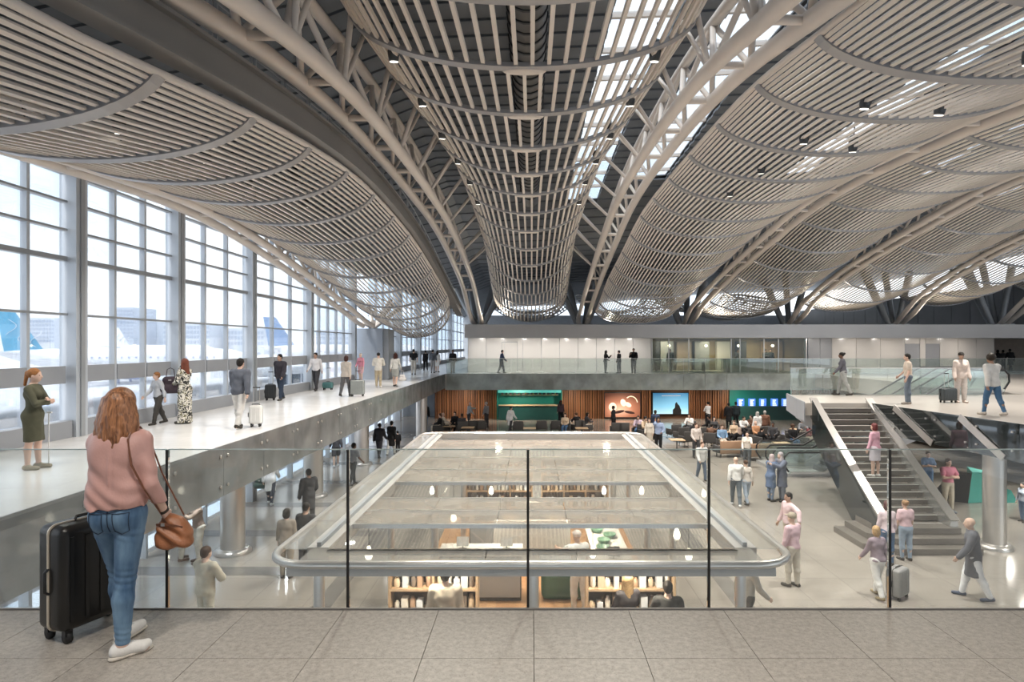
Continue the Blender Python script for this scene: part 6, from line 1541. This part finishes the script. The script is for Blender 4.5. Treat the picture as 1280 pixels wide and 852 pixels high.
# standing people of the lounge
for (px, py, rz, lb, po, sx, tp, bt, hr, tc, bc, sk) in (
    (586, 534, -60, 'man in patterned grey shirt gesturing in front of the timber wall', 'reach', 'm', 'shirt', 'trousers', 'bald', LGREY, CHAR, 'l'),
    (608, 534, 60, 'man in grey shirt with white hair beside the teal bar', 'stand', 'm', 'shirt', 'trousers', 'short', GREY, CHAR, 'l'),
    (638, 541, -40, 'waiter in white jacket walking past the teal bar', 'walk', 'f', 'coat', 'trousers', 'bun', WHT, CHAR, 'm'),
    (701, 531, 10, 'dark dressed person leaning at the right end of the teal bar', 'stand', 'f', 'shirt', 'trousers', 'long', (0.08, 0.05, 0.06), BLK, 'm'),
    (767, 541, 60, 'person with a large round tan bag under the brown poster', 'stand', 'f', 'shirt', 'trousers', 'short', BLK, BLK, 'd'),
    (819, 549, -30, 'person in navy standing behind the tall man in blue', 'stand', 'm', 'jacket', 'trousers', 'short', NAVY, BLK, 'd'),
    (885, 534, 20, 'person with white scarf and dark hair in front of the timber wall', 'folded', 'f', 'shirt', 'trousers', 'bun', WHT, BLK, 'l'),
    (911, 536, 0, 'dark dressed person at the left edge of the departure wall', 'stand', 'm', 'coat', 'trousers', 'short', BLK, BLK, 'd'),
    (920, 534, 0, 'dark dressed person reading the departure screens', 'stand', 'm', 'jacket', 'trousers', 'short', (0.02, 0.03, 0.035), BLK, 'd'),
    (947, 552, 20, 'person in white coat and hood below the departure screens', 'stand', 'm', 'coat', 'trousers', 'scarf', WHT, CREAM, 'l'),
    (956, 550, -20, 'person in brown jacket beside the white hooded coat', 'stand', 'm', 'jacket', 'trousers', 'short', (0.18, 0.09, 0.06), CHAR, 'm'),
    (1007, 545, 30, 'man in brown shirt standing beside the staircase nose', 'relax', 'm', 'shirt', 'trousers', 'short', (0.20, 0.13, 0.10), BLK, 'm')):
    person(LO(px, py), rz, 1.74, lb, po, sx, tp, bt, hr, tc, bc, (0.4, 0.38, 0.36) if 'white hair' in lb or 'hood' in lb else DKH, skin=sk, vox=0.024, face=False)
# sofas with tan backs
for (px, py, rz, lb) in ((915, 570, 10, 'tan backed sofa left of the lounge aisle'), (951, 574, 5, 'tan backed sofa in front of the departure wall'), (1000, 574, 0, 'dark long sofa beside the escalator foot')):
    p = LO(px, py); t = local('sofa', lb, 'sofa'); t.location = p; t.rotation_euler = (0, 0, math.radians(rz))
    for (nm, sx, sy, sz, x, y, z, m_) in (('seat', 1.5, 0.6, 0.2, 0, 0, 0.25, mat('chair_fabric', (0, 0, 0))), ('backrest', 1.6, 0.14, 0.62, 0, -0.37, 0.2, mat('tan_leather', (0.30, 0.19, 0.12), 0.5) if 'tan' in lb else MATS['chair_fabric']), ('armrest', 0.14, 0.66, 0.35, -0.82, 0, 0.22, MATS['chair_fabric']), ('armrest', 0.14, 0.66, 0.35, 0.82, 0, 0.22, MATS['chair_fabric'])):
        me = rbox_mesh(nm, sx, sy, sz, 0.04, 2); me.materials.append(m_); o = from_mesh(nm, me, t); o.location = (x, y, z)
    for sx in (-0.7, 0.7):
        for sy in (-0.22, 0.22): MB().lathe([(0.025, 0), (0.025, 0.26)], 8, (sx, sy, 0)).build('leg', M_dark, t)
# ================================================================== WOMAN AT THE RAILING
def hero():
    H = 1.70; s = H / 1.76
    t = local('person', 'woman with wavy auburn hair in pink blouse and blue jeans at the railing', 'person')
    t.location = (-2.635, 3.92, 0.0); t.rotation_euler = (0, 0, math.radians(7)); t.scale = (s * 0.86, s, s)
    j = skeleton('hero', 'f')
    # right arm hangs and bends towards the bag, left arm held in front; feet close together
    sk = mat('skin_l', SKIN['l'])
    T, A, Lg = body_prims(j, 'f')
    pr = T + A + Lg + head_prims(j, True)
    for sd in 'LR': pr = pr + hand_prims(j, sd, True) + foot_prims(j, sd)
    me = sdf_mesh('body', pr, 0.0085); me.materials.append(sk); from_mesh('body', me, t)
    # blouse: boxy, gathered at the hem, with a back pleat
    T2, A2, _ = body_prims(j, 'f', 0.020)
    w0 = j['pel'].z
    top = T2 + [C(j['chest'] + V(-0.05, -0.02, 0.05), j['waist'] + V(-0.04, -0.012, -0.02), 0.14, 0.145, 0.05, (1, 1.12, 1)), C(j['chest'] + V(0.05, -0.02, 0.05), j['waist'] + V(0.04, -0.012, -0.02), 0.14, 0.145, 0.05, (1, 1.12, 1))]
    top += [C(V(-0.06, -0.01, w0 + 0.12), V(0.06, -0.01, w0 + 0.12), 0.142, None, 0.05, (1, 1.05, 1))]
    for i, sd in enumerate('LR'):
        u, f_ = A2[2 * i], A2[2 * i + 1]; a, b = Vector(f_['a']), Vector(f_['b'])
        top += [C(u['a'], u['b'], 0.066, 0.058, 0.03), C(a, a + (b - a) * 0.86, 0.058, 0.048, 0.02), C(a + (b - a) * 0.86, a + (b - a) * 0.92, 0.042, 0.036, 0.01)]
    cl = j['chest']
    def folds(X, Y, Z):
        zz = Z - w0
        low = np.clip((0.34 - zz) / 0.25, 0, 1)
        d = 0.0060 * low * np.sin(zz * 62 + 4 * np.sin(X * 9 + 0.6) + X * 16) * (np.abs(X) < 0.19)
        d += 0.0042 * np.sin(X * 24 + zz * 16 + 1.5 * np.sin(zz * 22))
        back = (Y < 0)
        pleat = np.exp(-((X - 0.015) / 0.009) ** 2) * np.clip((zz - 0.16) / 0.05, 0, 1) * np.clip((0.42 - zz) / 0.05, 0, 1)
        d -= 0.007 * pleat * back
        d += 0.003 * np.exp(-((X - 0.032) / 0.012) ** 2) * back * np.clip((zz - 0.16) / 0.05, 0, 1)
        # elbows
        d += 0.0014 * np.sin(Z * 62 + X * 45 + Y * 30) * (np.abs(X) > 0.19)
        return d
    me = sdf_mesh('blouse', top, 0.0085, cuts=[((0, 0, -1), -(w0 + 0.035)), ((0, -0.25, 1), j['neck'].z + 0.012)], bump=folds)
    me.materials.append(mat('pink_satin', (0.52, 0.30, 0.265), 0.42, 0, 0.05, 5, 0.10, 60, 0.4)); bl = from_mesh('blouse', me, t)
    # jeans
    T3, _, L3 = body_prims(j, 'f', 0.011)
    ll = []
    for i, sd in enumerate('LR'):
        th, ca, sh_ = L3[3 * i:3 * i + 3]; kn, an = Vector(ca['a']), Vector(sh_['b'])
        ll += [C(th['a'], th['b'], th['ra'] + 0.004, th['rb'] + 0.004, 0.02), C(kn, ca['b'], ca['ra'] + 0.002, ca['rb'] + 0.004, 0.015), C(ca['b'], kn + (an - kn) * 0.95, ca['rb'] + 0.004, 0.047, 0.015)]
    kz = j['kneeR'].z
    def jf(X, Y, Z):
        kn = np.exp(-((Z - kz) / 0.07) ** 2); an = np.exp(-((Z - 0.15) / 0.07) ** 2); se = np.exp(-((Z - (w0 - 0.14)) / 0.05) ** 2)
        return -0.0035 * (kn * np.sin(Z * 150 + X * 30) + 0.8 * an * np.sin(Z * 170 + X * 40) + 0.7 * se * np.sin(Z * 110 + X * 50))
    me = sdf_mesh('jeans', T3[:5] + ll, 0.0085, cuts=[((0, 0, 1), j['waist'].z - 0.05)], bump=jf)
    m = bpy.data.materials.new('denim'); m.use_nodes = True; n, l = m.node_tree.nodes, m.node_tree.links; b = n['Principled BSDF']; b.inputs['Roughness'].default_value = 0.8
    tc = n.new('ShaderNodeTexCoord'); no = n.new('ShaderNodeTexNoise'); no.inputs['Scale'].default_value = 7; no.inputs['Detail'].default_value = 5; mp = n.new('ShaderNodeMapping'); mp.inputs['Scale'].default_value = (1.3, 1.3, 0.45)
    ra = n.new('ShaderNodeValToRGB'); ra.color_ramp.elements[0].position = 0.32; ra.color_ramp.elements[1].position = 0.72
    ra.color_ramp.elements[0].color = (0.035, 0.085, 0.17, 1); ra.color_ramp.elements[1].color = (0.19, 0.31, 0.44, 1)
    l.new(tc.outputs['Object'], mp.inputs['Vector']); l.new(mp.outputs[0], no.inputs['Vector']); l.new(no.outputs['Fac'], ra.inputs['Fac']); l.new(ra.outputs['Color'], b.inputs['Base Color'])
    me.materials.append(m); je = from_mesh('jeans', me, t)
    # projection helper onto the back of the jeans
    from mathutils.bvhtree import BVHTree
    bv = BVHTree.FromPolygons([v.co.copy() for v in me.vertices], [tuple(p.vertices) for p in me.polygons])
    def back(x, z, off=0.003):
        h = bv.ray_cast(V(x, -0.6, z), V(0, 1, 0)); return (h[0] + V(0, -off, 0)) if h[0] else None
    st = mat('denim_seam', (0.025, 0.04, 0.07), 0.8, 0, 0)
    def seam(pts, w=0.006, nm='seam', m_=st):
        q = [back(*p) for p in pts]; q = [p for p in q if p is not None]
        if len(q) > 1: MB().bar(q, 0.004, w, up=(0, 1, 0)).build(nm, m_, je)
    for sx in (-1, 1):
        cx = sx * 0.088; zt, zb = w0 + 0.015, w0 - 0.125
        outl = [(cx - 0.052, zt), (cx - 0.046, zb + 0.02), (cx, zb), (cx + 0.046, zb + 0.02), (cx + 0.052, zt), (cx - 0.052, zt)]
        dense = []
        for a, b_ in zip(outl[:-1], outl[1:]):
            for k in range(6): dense.append((a[0] + (b_[0] - a[0]) * k / 6, a[1] + (b_[1] - a[1]) * k / 6))
        seam(dense + [outl[-1]], 0.005, 'pocket')
    seam([(0.0, w0 + 0.05 - k * 0.02) for k in range(9)], 0.005)
    seam([(x, w0 + 0.045 - 0.03 * (1 - abs(x) / 0.13)) for x in np.linspace(-0.13, 0.13, 14)], 0.005)
    # sneakers
    for sd in 'LR':
        hl, to, an = j['heel' + sd], j['toe' + sd], j['ank' + sd]
        up_ = [C(hl + V(0, 0.0, 0.012), to + V(0, 0.02, 0.004), 0.040, 0.036, 0.03), C(an + V(0, 0.0, -0.03), hl + V(0, 0.03, 0.02), 0.043, 0.042, 0.03), C(an + V(0, 0.03, -0.035), to + V(0, -0.03, 0.012), 0.034, 0.030, 0.03)]
        me = sdf_mesh('sneaker', up_, 0.008); me.materials.append(shade('sneaker', (0.74, 0.72, 0.69), 0.6, 0.04)); so = from_mesh('sneaker', me, t)
        dn = V(0, 0, -1)
        sole = [C(hl + V(0, -0.005, -0.022), to + V(0, 0.025, -0.022), 0.045, 0.042, 0.02, (1, 1, 2.6))]
        me = sdf_mesh('sole', sole, 0.008); me.materials.append(shade('sole', (0.58, 0.53, 0.46), 0.7, 0.04)); from_mesh('sole', me, t)
        CHILD[t.name][-1].parent = so
        for k in range(4):
            c = an + (to - an) * (0.30 + 0.13 * k) + V(0, 0.0, 0.018)
            MB().tube([c + V(-0.022, 0, 0), c + V(0, 0.004, 0.012), c + V(0.022, 0, 0)], 0.003, 6).build('lace', M_white, so)
    # wavy shoulder-length auburn hair made of locks over a cap
    h = j['hd']; hm = bpy.data.materials.new('auburn_hair'); hm.use_nodes = True; n, l = hm.node_tree.nodes, hm.node_tree.links; b = n['Principled BSDF']; b.inputs['Roughness'].default_value = 0.38
    tc = n.new('ShaderNodeTexCoord'); mp = n.new('ShaderNodeMapping'); mp.inputs['Scale'].default_value = (34, 34, 3.0); no = n.new('ShaderNodeTexNoise'); no.inputs['Scale'].default_value = 2.2; no.inputs['Detail'].default_value = 5; no.inputs['Distortion'].default_value = 0.6
    ra = n.new('ShaderNodeValToRGB'); ra.color_ramp.elements[0].position = 0.33; ra.color_ramp.elements[1].position = 0.72
    ra.color_ramp.elements[0].color = (0.10, 0.036, 0.015, 1); ra.color_ramp.elements[1].color = (0.48, 0.215, 0.095, 1)
    l.new(tc.outputs['Object'], mp.inputs['Vector']); l.new(mp.outputs[0], no.inputs['Vector']); l.new(no.outputs['Fac'], ra.inputs['Fac']); l.new(ra.outputs['Color'], b.inputs['Base Color'])
    bu = n.new('ShaderNodeBump'); bu.inputs['Strength'].default_value = 0.5; bu.inputs['Distance'].default_value = 0.01; l.new(no.outputs['Fac'], bu.inputs['Height']); l.new(bu.outputs['Normal'], b.inputs['Normal'])
    pr = [E(h + V(0, -0.018, 0.045), (0.098, 0.112, 0.098)), E(h + V(0, -0.045, -0.03), (0.108, 0.082, 0.12), 0.04), E(h + V(0, -0.07, -0.14), (0.115, 0.075, 0.12), 0.04), dict(E(h + V(0, 0.095, -0.03), (0.060, 0.075, 0.095)), sub=True, k=0.015)]
    rr = random.Random(3)
    for k in range(30):
        a = math.radians(195 + 150 * k / 29)
        r0 = 0.093; cx, cy = math.cos(a), math.sin(a)
        ph = rr.uniform(0, 6.28); ln = rr.uniform(0.39, 0.48)
        pts = []
        for q in range(9):
            f = q / 8; rad = r0 + 0.034 * math.sin(math.pi * min(1, f * 0.9)) + 0.016 * math.sin(f * 11 + ph) * f + 0.02 * f
            ang = a + 0.16 * math.sin(f * 8 + ph) * f
            pts.append(h + V(math.cos(ang) * rad * 1.05, -0.02 + math.sin(ang) * rad * 0.92, 0.06 - f * ln))
        for q in range(8):
            pr.append(C(pts[q], pts[q + 1], 0.022 - 0.0007 * q, 0.022 - 0.0008 * (q + 1), 0.008))
    me = sdf_mesh('hair', pr, 0.0075); me.materials.append(hm); from_mesh('hair', me, t)
    for sx in (-1, 1):
        e = PM[(('eye',), 0.02)] if (('eye',), 0.02) in PM else MB().lathe([(0, -0.009), (0.008, -0.005), (0.010, 0), (0.008, 0.005), (0, 0.009)], 8).mesh('eye')
        o = from_mesh('eye', e, t, M_eye); o.location = h + V(sx * 0.031, 0.079, 0.002)
    o = from_mesh('mouth', e, t, M_lip); o.location = h + V(0, 0.089, -0.066); o.scale = (2.1, 0.8, 0.6)
    # watch strap on the right wrist
    w, g = j['wrR'], j['gR']
    MB().tube([w - g * 0.022, w - g * 0.004], 0.034, 14).build('bracelet', mat('dark_leather', (0.03, 0.02, 0.015), 0.5), t)
    bpy.context.view_layer.update()
    return t, j
HERO, HJ = hero()
HM = HERO.matrix_world.copy()
# tan leather shoulder bag on her right side
hw_ = HM @ HJ['wrR']; hs_ = HM @ (HJ['shR'] + V(-0.05, 0, 0.075))
bag = thing('shoulder_bag', 'tan leather shoulder bag hanging at the right hip of the woman in jeans', 'bag', (hw_.x, hw_.y, hw_.z - 0.25))
bc = hw_ + V(0.045, 0.03, -0.135)
tan = mat('tan_bag_leather', (0.32, 0.125, 0.055), 0.42, 0, 0.18, 9, 0.2, 60)
me = sdf_mesh('bag_body', [C(bc + V(-0.078, 0, -0.085), bc + V(0.082, 0.0, -0.075), 0.034, None, 0.04, (1, 0.6, 1)), C(bc + V(-0.078, 0, -0.03), bc + V(0.075, 0.0, -0.025), 0.036, None, 0.05, (1, 0.6, 1)), C(bc + V(-0.066, 0, 0.03), bc + V(0.055, 0, 0.03), 0.034, None, 0.05, (1, 0.65, 1)), C(bc + V(-0.052, 0, 0.085), bc + V(0.03, 0, 0.075), 0.028, None, 0.05, (1, 0.8, 1))], 0.0085,
              bump=lambda X, Y, Z: 0.004 * np.sin((X - bc.x) * 55 + 6 * np.sin((Z - bc.z) * 14)) + 0.003 * np.sin((Z - bc.z) * 60 + (X - bc.x) * 30))
me.materials.append(tan); from_mesh('bag_body', me, bag)
MB().bar([bc + V(-0.085, -0.055, 0.055), bc + V(-0.03, -0.062, 0.06), bc + V(0.04, -0.062, 0.05), bc + V(0.08, -0.045, 0.035)], 0.008, 0.014, up=(0, 0, 1)).build('bag_flap_band', mat('tan_dark', (0.16, 0.06, 0.03), 0.45), bag)
MB().obox(bc + V(-0.035, -0.068, 0.058), (0.022, 0.012, 0.018)).build('buckle', M_steel, bag)
sp_ = [bc + V(-0.055, -0.02, 0.09), hs_ + V(0.105, -0.075, -0.36), hs_ + V(0.055, -0.125, -0.20), hs_ + V(0.02, -0.105, -0.04), hs_ + V(0.012, -0.045, 0.028), hs_ + V(0.012, 0.03, 0.018), hs_ + V(0.03, 0.10, -0.08), hs_ + V(0.10, 0.12, -0.30), bc + V(0.03, 0.06, 0.09)]
MB().bar(sp_, 0.008, 0.022, up=(0.3, -0.8, 0.2)).build('bag_strap', MATS['tan_dark'], bag)

# black suitcase at her left
suitcase((-3.06, 4.24, 0), 68, 0.50, 0.27, 0.77, (0.010, 0.0095, 0.009), 'large black hard shell suitcase beside the woman at the railing', 0, True, (0.62, 0.55, 0.45), 0.33, 0.038)
# ================================================================== AIRFIELD BEHIND THE WINDOW WALL
AZ = -2.9
ap = struct('ground_apron', MB().box(-700, -10.6, -80, 900, AZ - 0.4, AZ), tiled('apron_concrete', (0.70, 0.71, 0.73), (0.66, 0.67, 0.70), (0.55, 0.56, 0.6), (7.5, 7.5), 0.8, 0.05, 0.0), 'pale concrete airfield apron')
M_plane = mat('plane_white', (0.80, 0.81, 0.84), 0.35, 0, 0.02); M_tail = mat('plane_blue', (0.10, 0.38, 0.58), 0.4, 0, 0.1, 0.3); M_peri = mat('plane_periwinkle', (0.38, 0.42, 0.60), 0.5)  # periwinkle tone of engines, cabin windows and landing gear
def airplane(x, y, rz, L, label, tail):
    t = local('airplane', label, 'airplane'); t.location = (x, y, AZ); t.rotation_euler = (0, 0, math.radians(rz))
    R = L * 0.052; zc = R * 1.9
    pf_ = [(-0.5, 0.05, 0.35), (-0.49, 0.35, 0.2), (-0.46, 0.65, 0.1), (-0.40, 0.92, 0.02), (-0.33, 1, 0), (0.20, 1, 0), (0.32, 0.8, 0.18), (0.42, 0.45, 0.42), (0.5, 0.12, 0.6)]
    MB().tube([(0, -q[0] * L, zc + q[2] * R * (1 if q[0] > 0 else -1)) for q in pf_], [max(0.05, q[1]) * R for q in pf_], 18).build('fuselage', M_plane, t)
    for sx in (-1, 1):
        MB().add([(sx * R * 0.8, 0.10 * L, zc - 0.5 * R), (sx * R * 0.8, -0.08 * L, zc - 0.5 * R), (sx * 0.46 * L, -0.20 * L, zc + 0.25 * R), (sx * 0.46 * L, -0.155 * L, zc + 0.25 * R),
                  (sx * R * 0.8, 0.10 * L, zc - 0.2 * R), (sx * R * 0.8, -0.08 * L, zc - 0.2 * R), (sx * 0.46 * L, -0.20 * L, zc + 0.35 * R), (sx * 0.46 * L, -0.155 * L, zc + 0.35 * R)],
                 [(0, 1, 2, 3), (4, 7, 6, 5), (0, 3, 7, 4), (1, 5, 6, 2), (2, 6, 7, 3), (0, 4, 5, 1)]).build('wing', M_plane, t)
        MB().add([(sx * 0.2 * R, -0.40 * L, zc + 0.5 * R), (sx * 0.2 * R, -0.48 * L, zc + 0.5 * R), (sx * 0.16 * L, -0.52 * L, zc + 0.8 * R), (sx * 0.16 * L, -0.49 * L, zc + 0.8 * R),
                  (sx * 0.2 * R, -0.40 * L, zc + 0.65 * R), (sx * 0.2 * R, -0.48 * L, zc + 0.65 * R), (sx * 0.16 * L, -0.52 * L, zc + 0.88 * R), (sx * 0.16 * L, -0.49 * L, zc + 0.88 * R)],
                 [(0, 1, 2, 3), (4, 7, 6, 5), (0, 3, 7, 4), (1, 5, 6, 2), (2, 6, 7, 3), (0, 4, 5, 1)]).build('tailplane', M_plane, t)
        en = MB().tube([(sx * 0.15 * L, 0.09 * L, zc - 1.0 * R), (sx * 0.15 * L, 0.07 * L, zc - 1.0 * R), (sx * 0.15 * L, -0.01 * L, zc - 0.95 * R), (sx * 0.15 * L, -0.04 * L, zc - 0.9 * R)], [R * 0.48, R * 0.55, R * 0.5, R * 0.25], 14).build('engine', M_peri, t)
    fin = MB().prism([(-0.33 * L, zc + R * 0.7), (-0.44 * L, zc + R * 4.0), (-0.505 * L, zc + R * 4.0), (-0.475 * L, zc + R * 0.6)], -0.06 * R, 0.06 * R, 'x').build('tail_fin', tail, t)
    for k in range(3):
        pts = [(sg * 0.085 * R, (-0.36 - 0.045 * k - 0.02 * math.sin(q * 3.0 + k)) * L, zc + R * (1.1 + q * 0.8 + k * 0.5)) for sg in (1,) for q in np.linspace(0, 1.6, 9)]
        MB().bar(pts, 0.02, 0.35 * R / 2, up=(1, 0, 0)).build('tail_ribbon', M_plane, fin)
    for k in range(22):
        yy = 0.34 * L - k * 0.028 * L
        for sx in (-1, 1):
            MB().obox((sx * R * 0.985, yy, zc + R * 0.22), (0.05, 0.010 * L * 0.7, 0.012 * L * 0.7)).build('cabin_window', M_peri, t)
    for (dx, dy) in ((0, 0.36), (-0.07, -0.03), (0.07, -0.03)):
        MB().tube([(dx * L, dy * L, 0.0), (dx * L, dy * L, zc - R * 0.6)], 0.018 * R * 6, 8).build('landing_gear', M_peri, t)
p = D(14, 432, 78); airplane(p.x + 13.1, p.y + 3.5, -75, 30, 'white airplane with a blue ribboned tail parked near the first window bay', M_tail)
p = D(342, 432, 120); airplane(p.x + 14.4, p.y + 5.2, -70, 34, 'white airplane with a pale blue tail parked beyond the fourth window bay', mat('plane_pale_blue', (0.25, 0.38, 0.60), 0.4))  # tail blue paled to stand in for distance haze
p = D(205, 432, 190); airplane(p.x, p.y, -95, 34, 'white airplane parked behind the ground vehicles', M_plane)
def block(px0, px1, py, y, label, floors, m_):
    a, b = (px0 - VX) / F * y, (px1 - VX) / F * y; zt = EYE - (py - VY) / F * y
    t = thing('distant_building', label, 'building', ((a + b) / 2, y, AZ))
    MB().box(a, b, y, y + 20, AZ, zt).build('wall', m_, t)
    nc = max(4, int((px1 - px0) / 4)); wm = mat('distant_pane', (0.42, 0.48, 0.58), 0.4)
    for r in range(floors):
        z0 = AZ + (zt - AZ) * (0.36 + 0.62 * r / floors)
        for c in range(nc):
            xa = a + (b - a) * (c + 0.15) / nc
            MB().box(xa, xa + (b - a) * 0.7 / nc, y - 0.2, y - 0.01, z0, z0 + (zt - AZ) * 0.62 / floors * 0.6).build('window', wm, t)
HZ = mat('hazy_wall', (0.62, 0.66, 0.72), 0.8)  # distance haze put into the pale colours of walls and panes
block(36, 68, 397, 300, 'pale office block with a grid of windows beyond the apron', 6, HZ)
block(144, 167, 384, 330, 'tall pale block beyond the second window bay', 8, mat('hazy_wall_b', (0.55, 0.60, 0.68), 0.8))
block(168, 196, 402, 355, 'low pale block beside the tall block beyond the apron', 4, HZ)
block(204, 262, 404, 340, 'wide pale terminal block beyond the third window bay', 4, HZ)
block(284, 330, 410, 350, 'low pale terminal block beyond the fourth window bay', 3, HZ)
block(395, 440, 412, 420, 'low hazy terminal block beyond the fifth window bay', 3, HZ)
def bus(x, y, rz, L, label):
    t = local('shuttle_bus', label, 'bus'); t.location = (x, y, AZ); t.rotation_euler = (0, 0, math.radians(rz))
    me = rbox_mesh('bus_body', 2.6, L, 2.75, 0.18, 3, 0.35); me.materials.append(mat('bus_white', (0.66, 0.69, 0.74), 0.4)); from_mesh('bus_body', me, t)
    n = int(L / 1.4)
    for k in range(n):
        yy = -L / 2 + 0.5 + (L - 1.0) * (k + 0.5) / n
        for sx in (-1, 1): MB().obox((sx * 1.305, yy, 1.95), (0.02, (L - 1) / n * 0.86, 0.95)).build('bus_window', mat('bus_glass', (0.05, 0.08, 0.12), 0.15), t)
    for sx in (-1, 1): MB().obox((sx * 1.306, 0, 1.0), (0.02, L - 0.6, 0.28)).build('bus_stripe', mat('bus_blue', (0.12, 0.25, 0.45), 0.4), t)
    for sy in (-1, 1):
        for sx in (-1, 1):
            w = MB().lathe([(0, -0.14), (0.48, -0.14), (0.48, 0.14), (0, 0.14)], 16); w.v = [(sx * 1.2 + v[2], sy * L * 0.32 + v[0], 0.48 + v[1]) for v in w.v]; w.build('wheel', M_rubber, t)
    MB().obox((0, L / 2 + 0.005, 1.85), (2.2, 0.02, 1.2)).build('windscreen', MATS['bus_glass'], t)
bus(-15.5, 16.8, 5, 9, 'white shuttle bus with a blue stripe outside the first window bay')
bus(-16.0, 30.0, -4, 10, 'white shuttle bus with a blue stripe outside the third window bay')
bus(-22.0, 52.0, -15, 11, 'white shuttle bus parked farther out beyond the fourth window bay')
# ================================================================== LAMPS OF THE HALL AND ADDED FILL
def lamp(loc, power, size, aim=(0, 0, -1), col=(1, 0.93, 0.84), spread=170):
    d = bpy.data.lights.new('hall_or_fill_lamp', 'AREA'); d.shape = 'DISK'; d.size = size; d.energy = power; d.color = col; d.spread = math.radians(spread)
    o = bpy.data.objects.new('hall_or_fill_lamp', d); COL.objects.link(o); o.location = loc
    o.rotation_euler = Vector(aim).to_track_quat('-Z', 'Y').to_euler()
    return o
# downlights at the pod spotlights, plus added unseen ones at the farther right pods
for x_, y_, z_ in ((-1.9, 12, 7.0), (1.6, 12, 7.0), (-1.7, 19, 7.0), (1.4, 19, 7.0), (-1.5, 26, 6.6), (1.2, 26, 6.6), (7.6, 13, 5.9), (7.6, 20, 6.2), (7.6, 27, 5.9), (15.4, 20, 7.2), (15.4, 28, 7.0), (15.4, 36, 5.4), (7.6, 35, 4.4), (23, 28, 7.6), (23, 36, 6.2)):
    lamp((x_, y_, z_), 310, 0.5, spread=125)
# uplights on the roof of the far block, at the feet of the tree columns
for x_ in (-4.0, 3.78, 11.5, 19.3, 27.2):
    lamp((x_ + 1.6, 44.2, 3.6), 45, 0.5, (0, -0.8, 1), (1, 0.88, 0.72))

# added warm fill under the kiosk canopy, since its pendants glow weakly
for x_, y_ in ((-1.6, 10.0), (1.6, 10.0), (-0.8, 14.2), (1.2, 14.2), (0.0, 17.5)):
    lamp((x_, y_, CZ - 0.3), 45, 0.4, (0, 0, -1), (1, 0.84, 0.66))

# added fill lights above the balcony and the walkway
for x_, y_ in ((-2.6, 1.6), (0.4, 1.6), (3.2, 1.6)):
    lamp((x_, y_, 5.2), 60, 0.5, spread=140)
for y_ in (9, 14, 19, 25, 32):
    lamp((-7.4, y_, 4.3 if y_ < 26 else 3.0), 45, 0.4, spread=150)
# added fill under the far bridge to brighten timber wall and lounge
for x_ in (-5, -1, 3, 7, 11, 15):
    lamp((x_, 43.9, -1.16), 45, 0.3, (0, 0.35, -1), (1, 0.86, 0.7), 150)

# added fill brightening the white panels of the far block, lamps in the office
for x_ in (-3.8, -2.2, -0.6, 1.0, 2.6, 4.2, 5.8, 7.4, 21, 23.5, 26, 28.5, 31):
    lamp((x_, 43.7, 2.48), 15, 0.3, (0, 0.5, -1), (1, 0.93, 0.85), 150)
for x_ in (10.5, 14, 17.5):
    lamp((x_, 47.6, 2.46), 40, 0.4, (0, 0.2, -1), (1, 0.82, 0.58), 160)
# added fill for the dark spaces below the right platform and the walkway
for x_, y_ in ((14.2, 14.5), (15.0, 18.5), (17.0, 22.0), (20.0, 16.5)):
    lamp((x_, y_, -0.95), 75, 0.4, (0, 0, -1), (1, 0.93, 0.85), 160)
for y_ in (10, 15, 20.5, 27, 34):
    lamp((-8.2, y_, -1.0), 30, 0.4, (0, 0, -1), (0.92, 0.96, 1.0), 160)
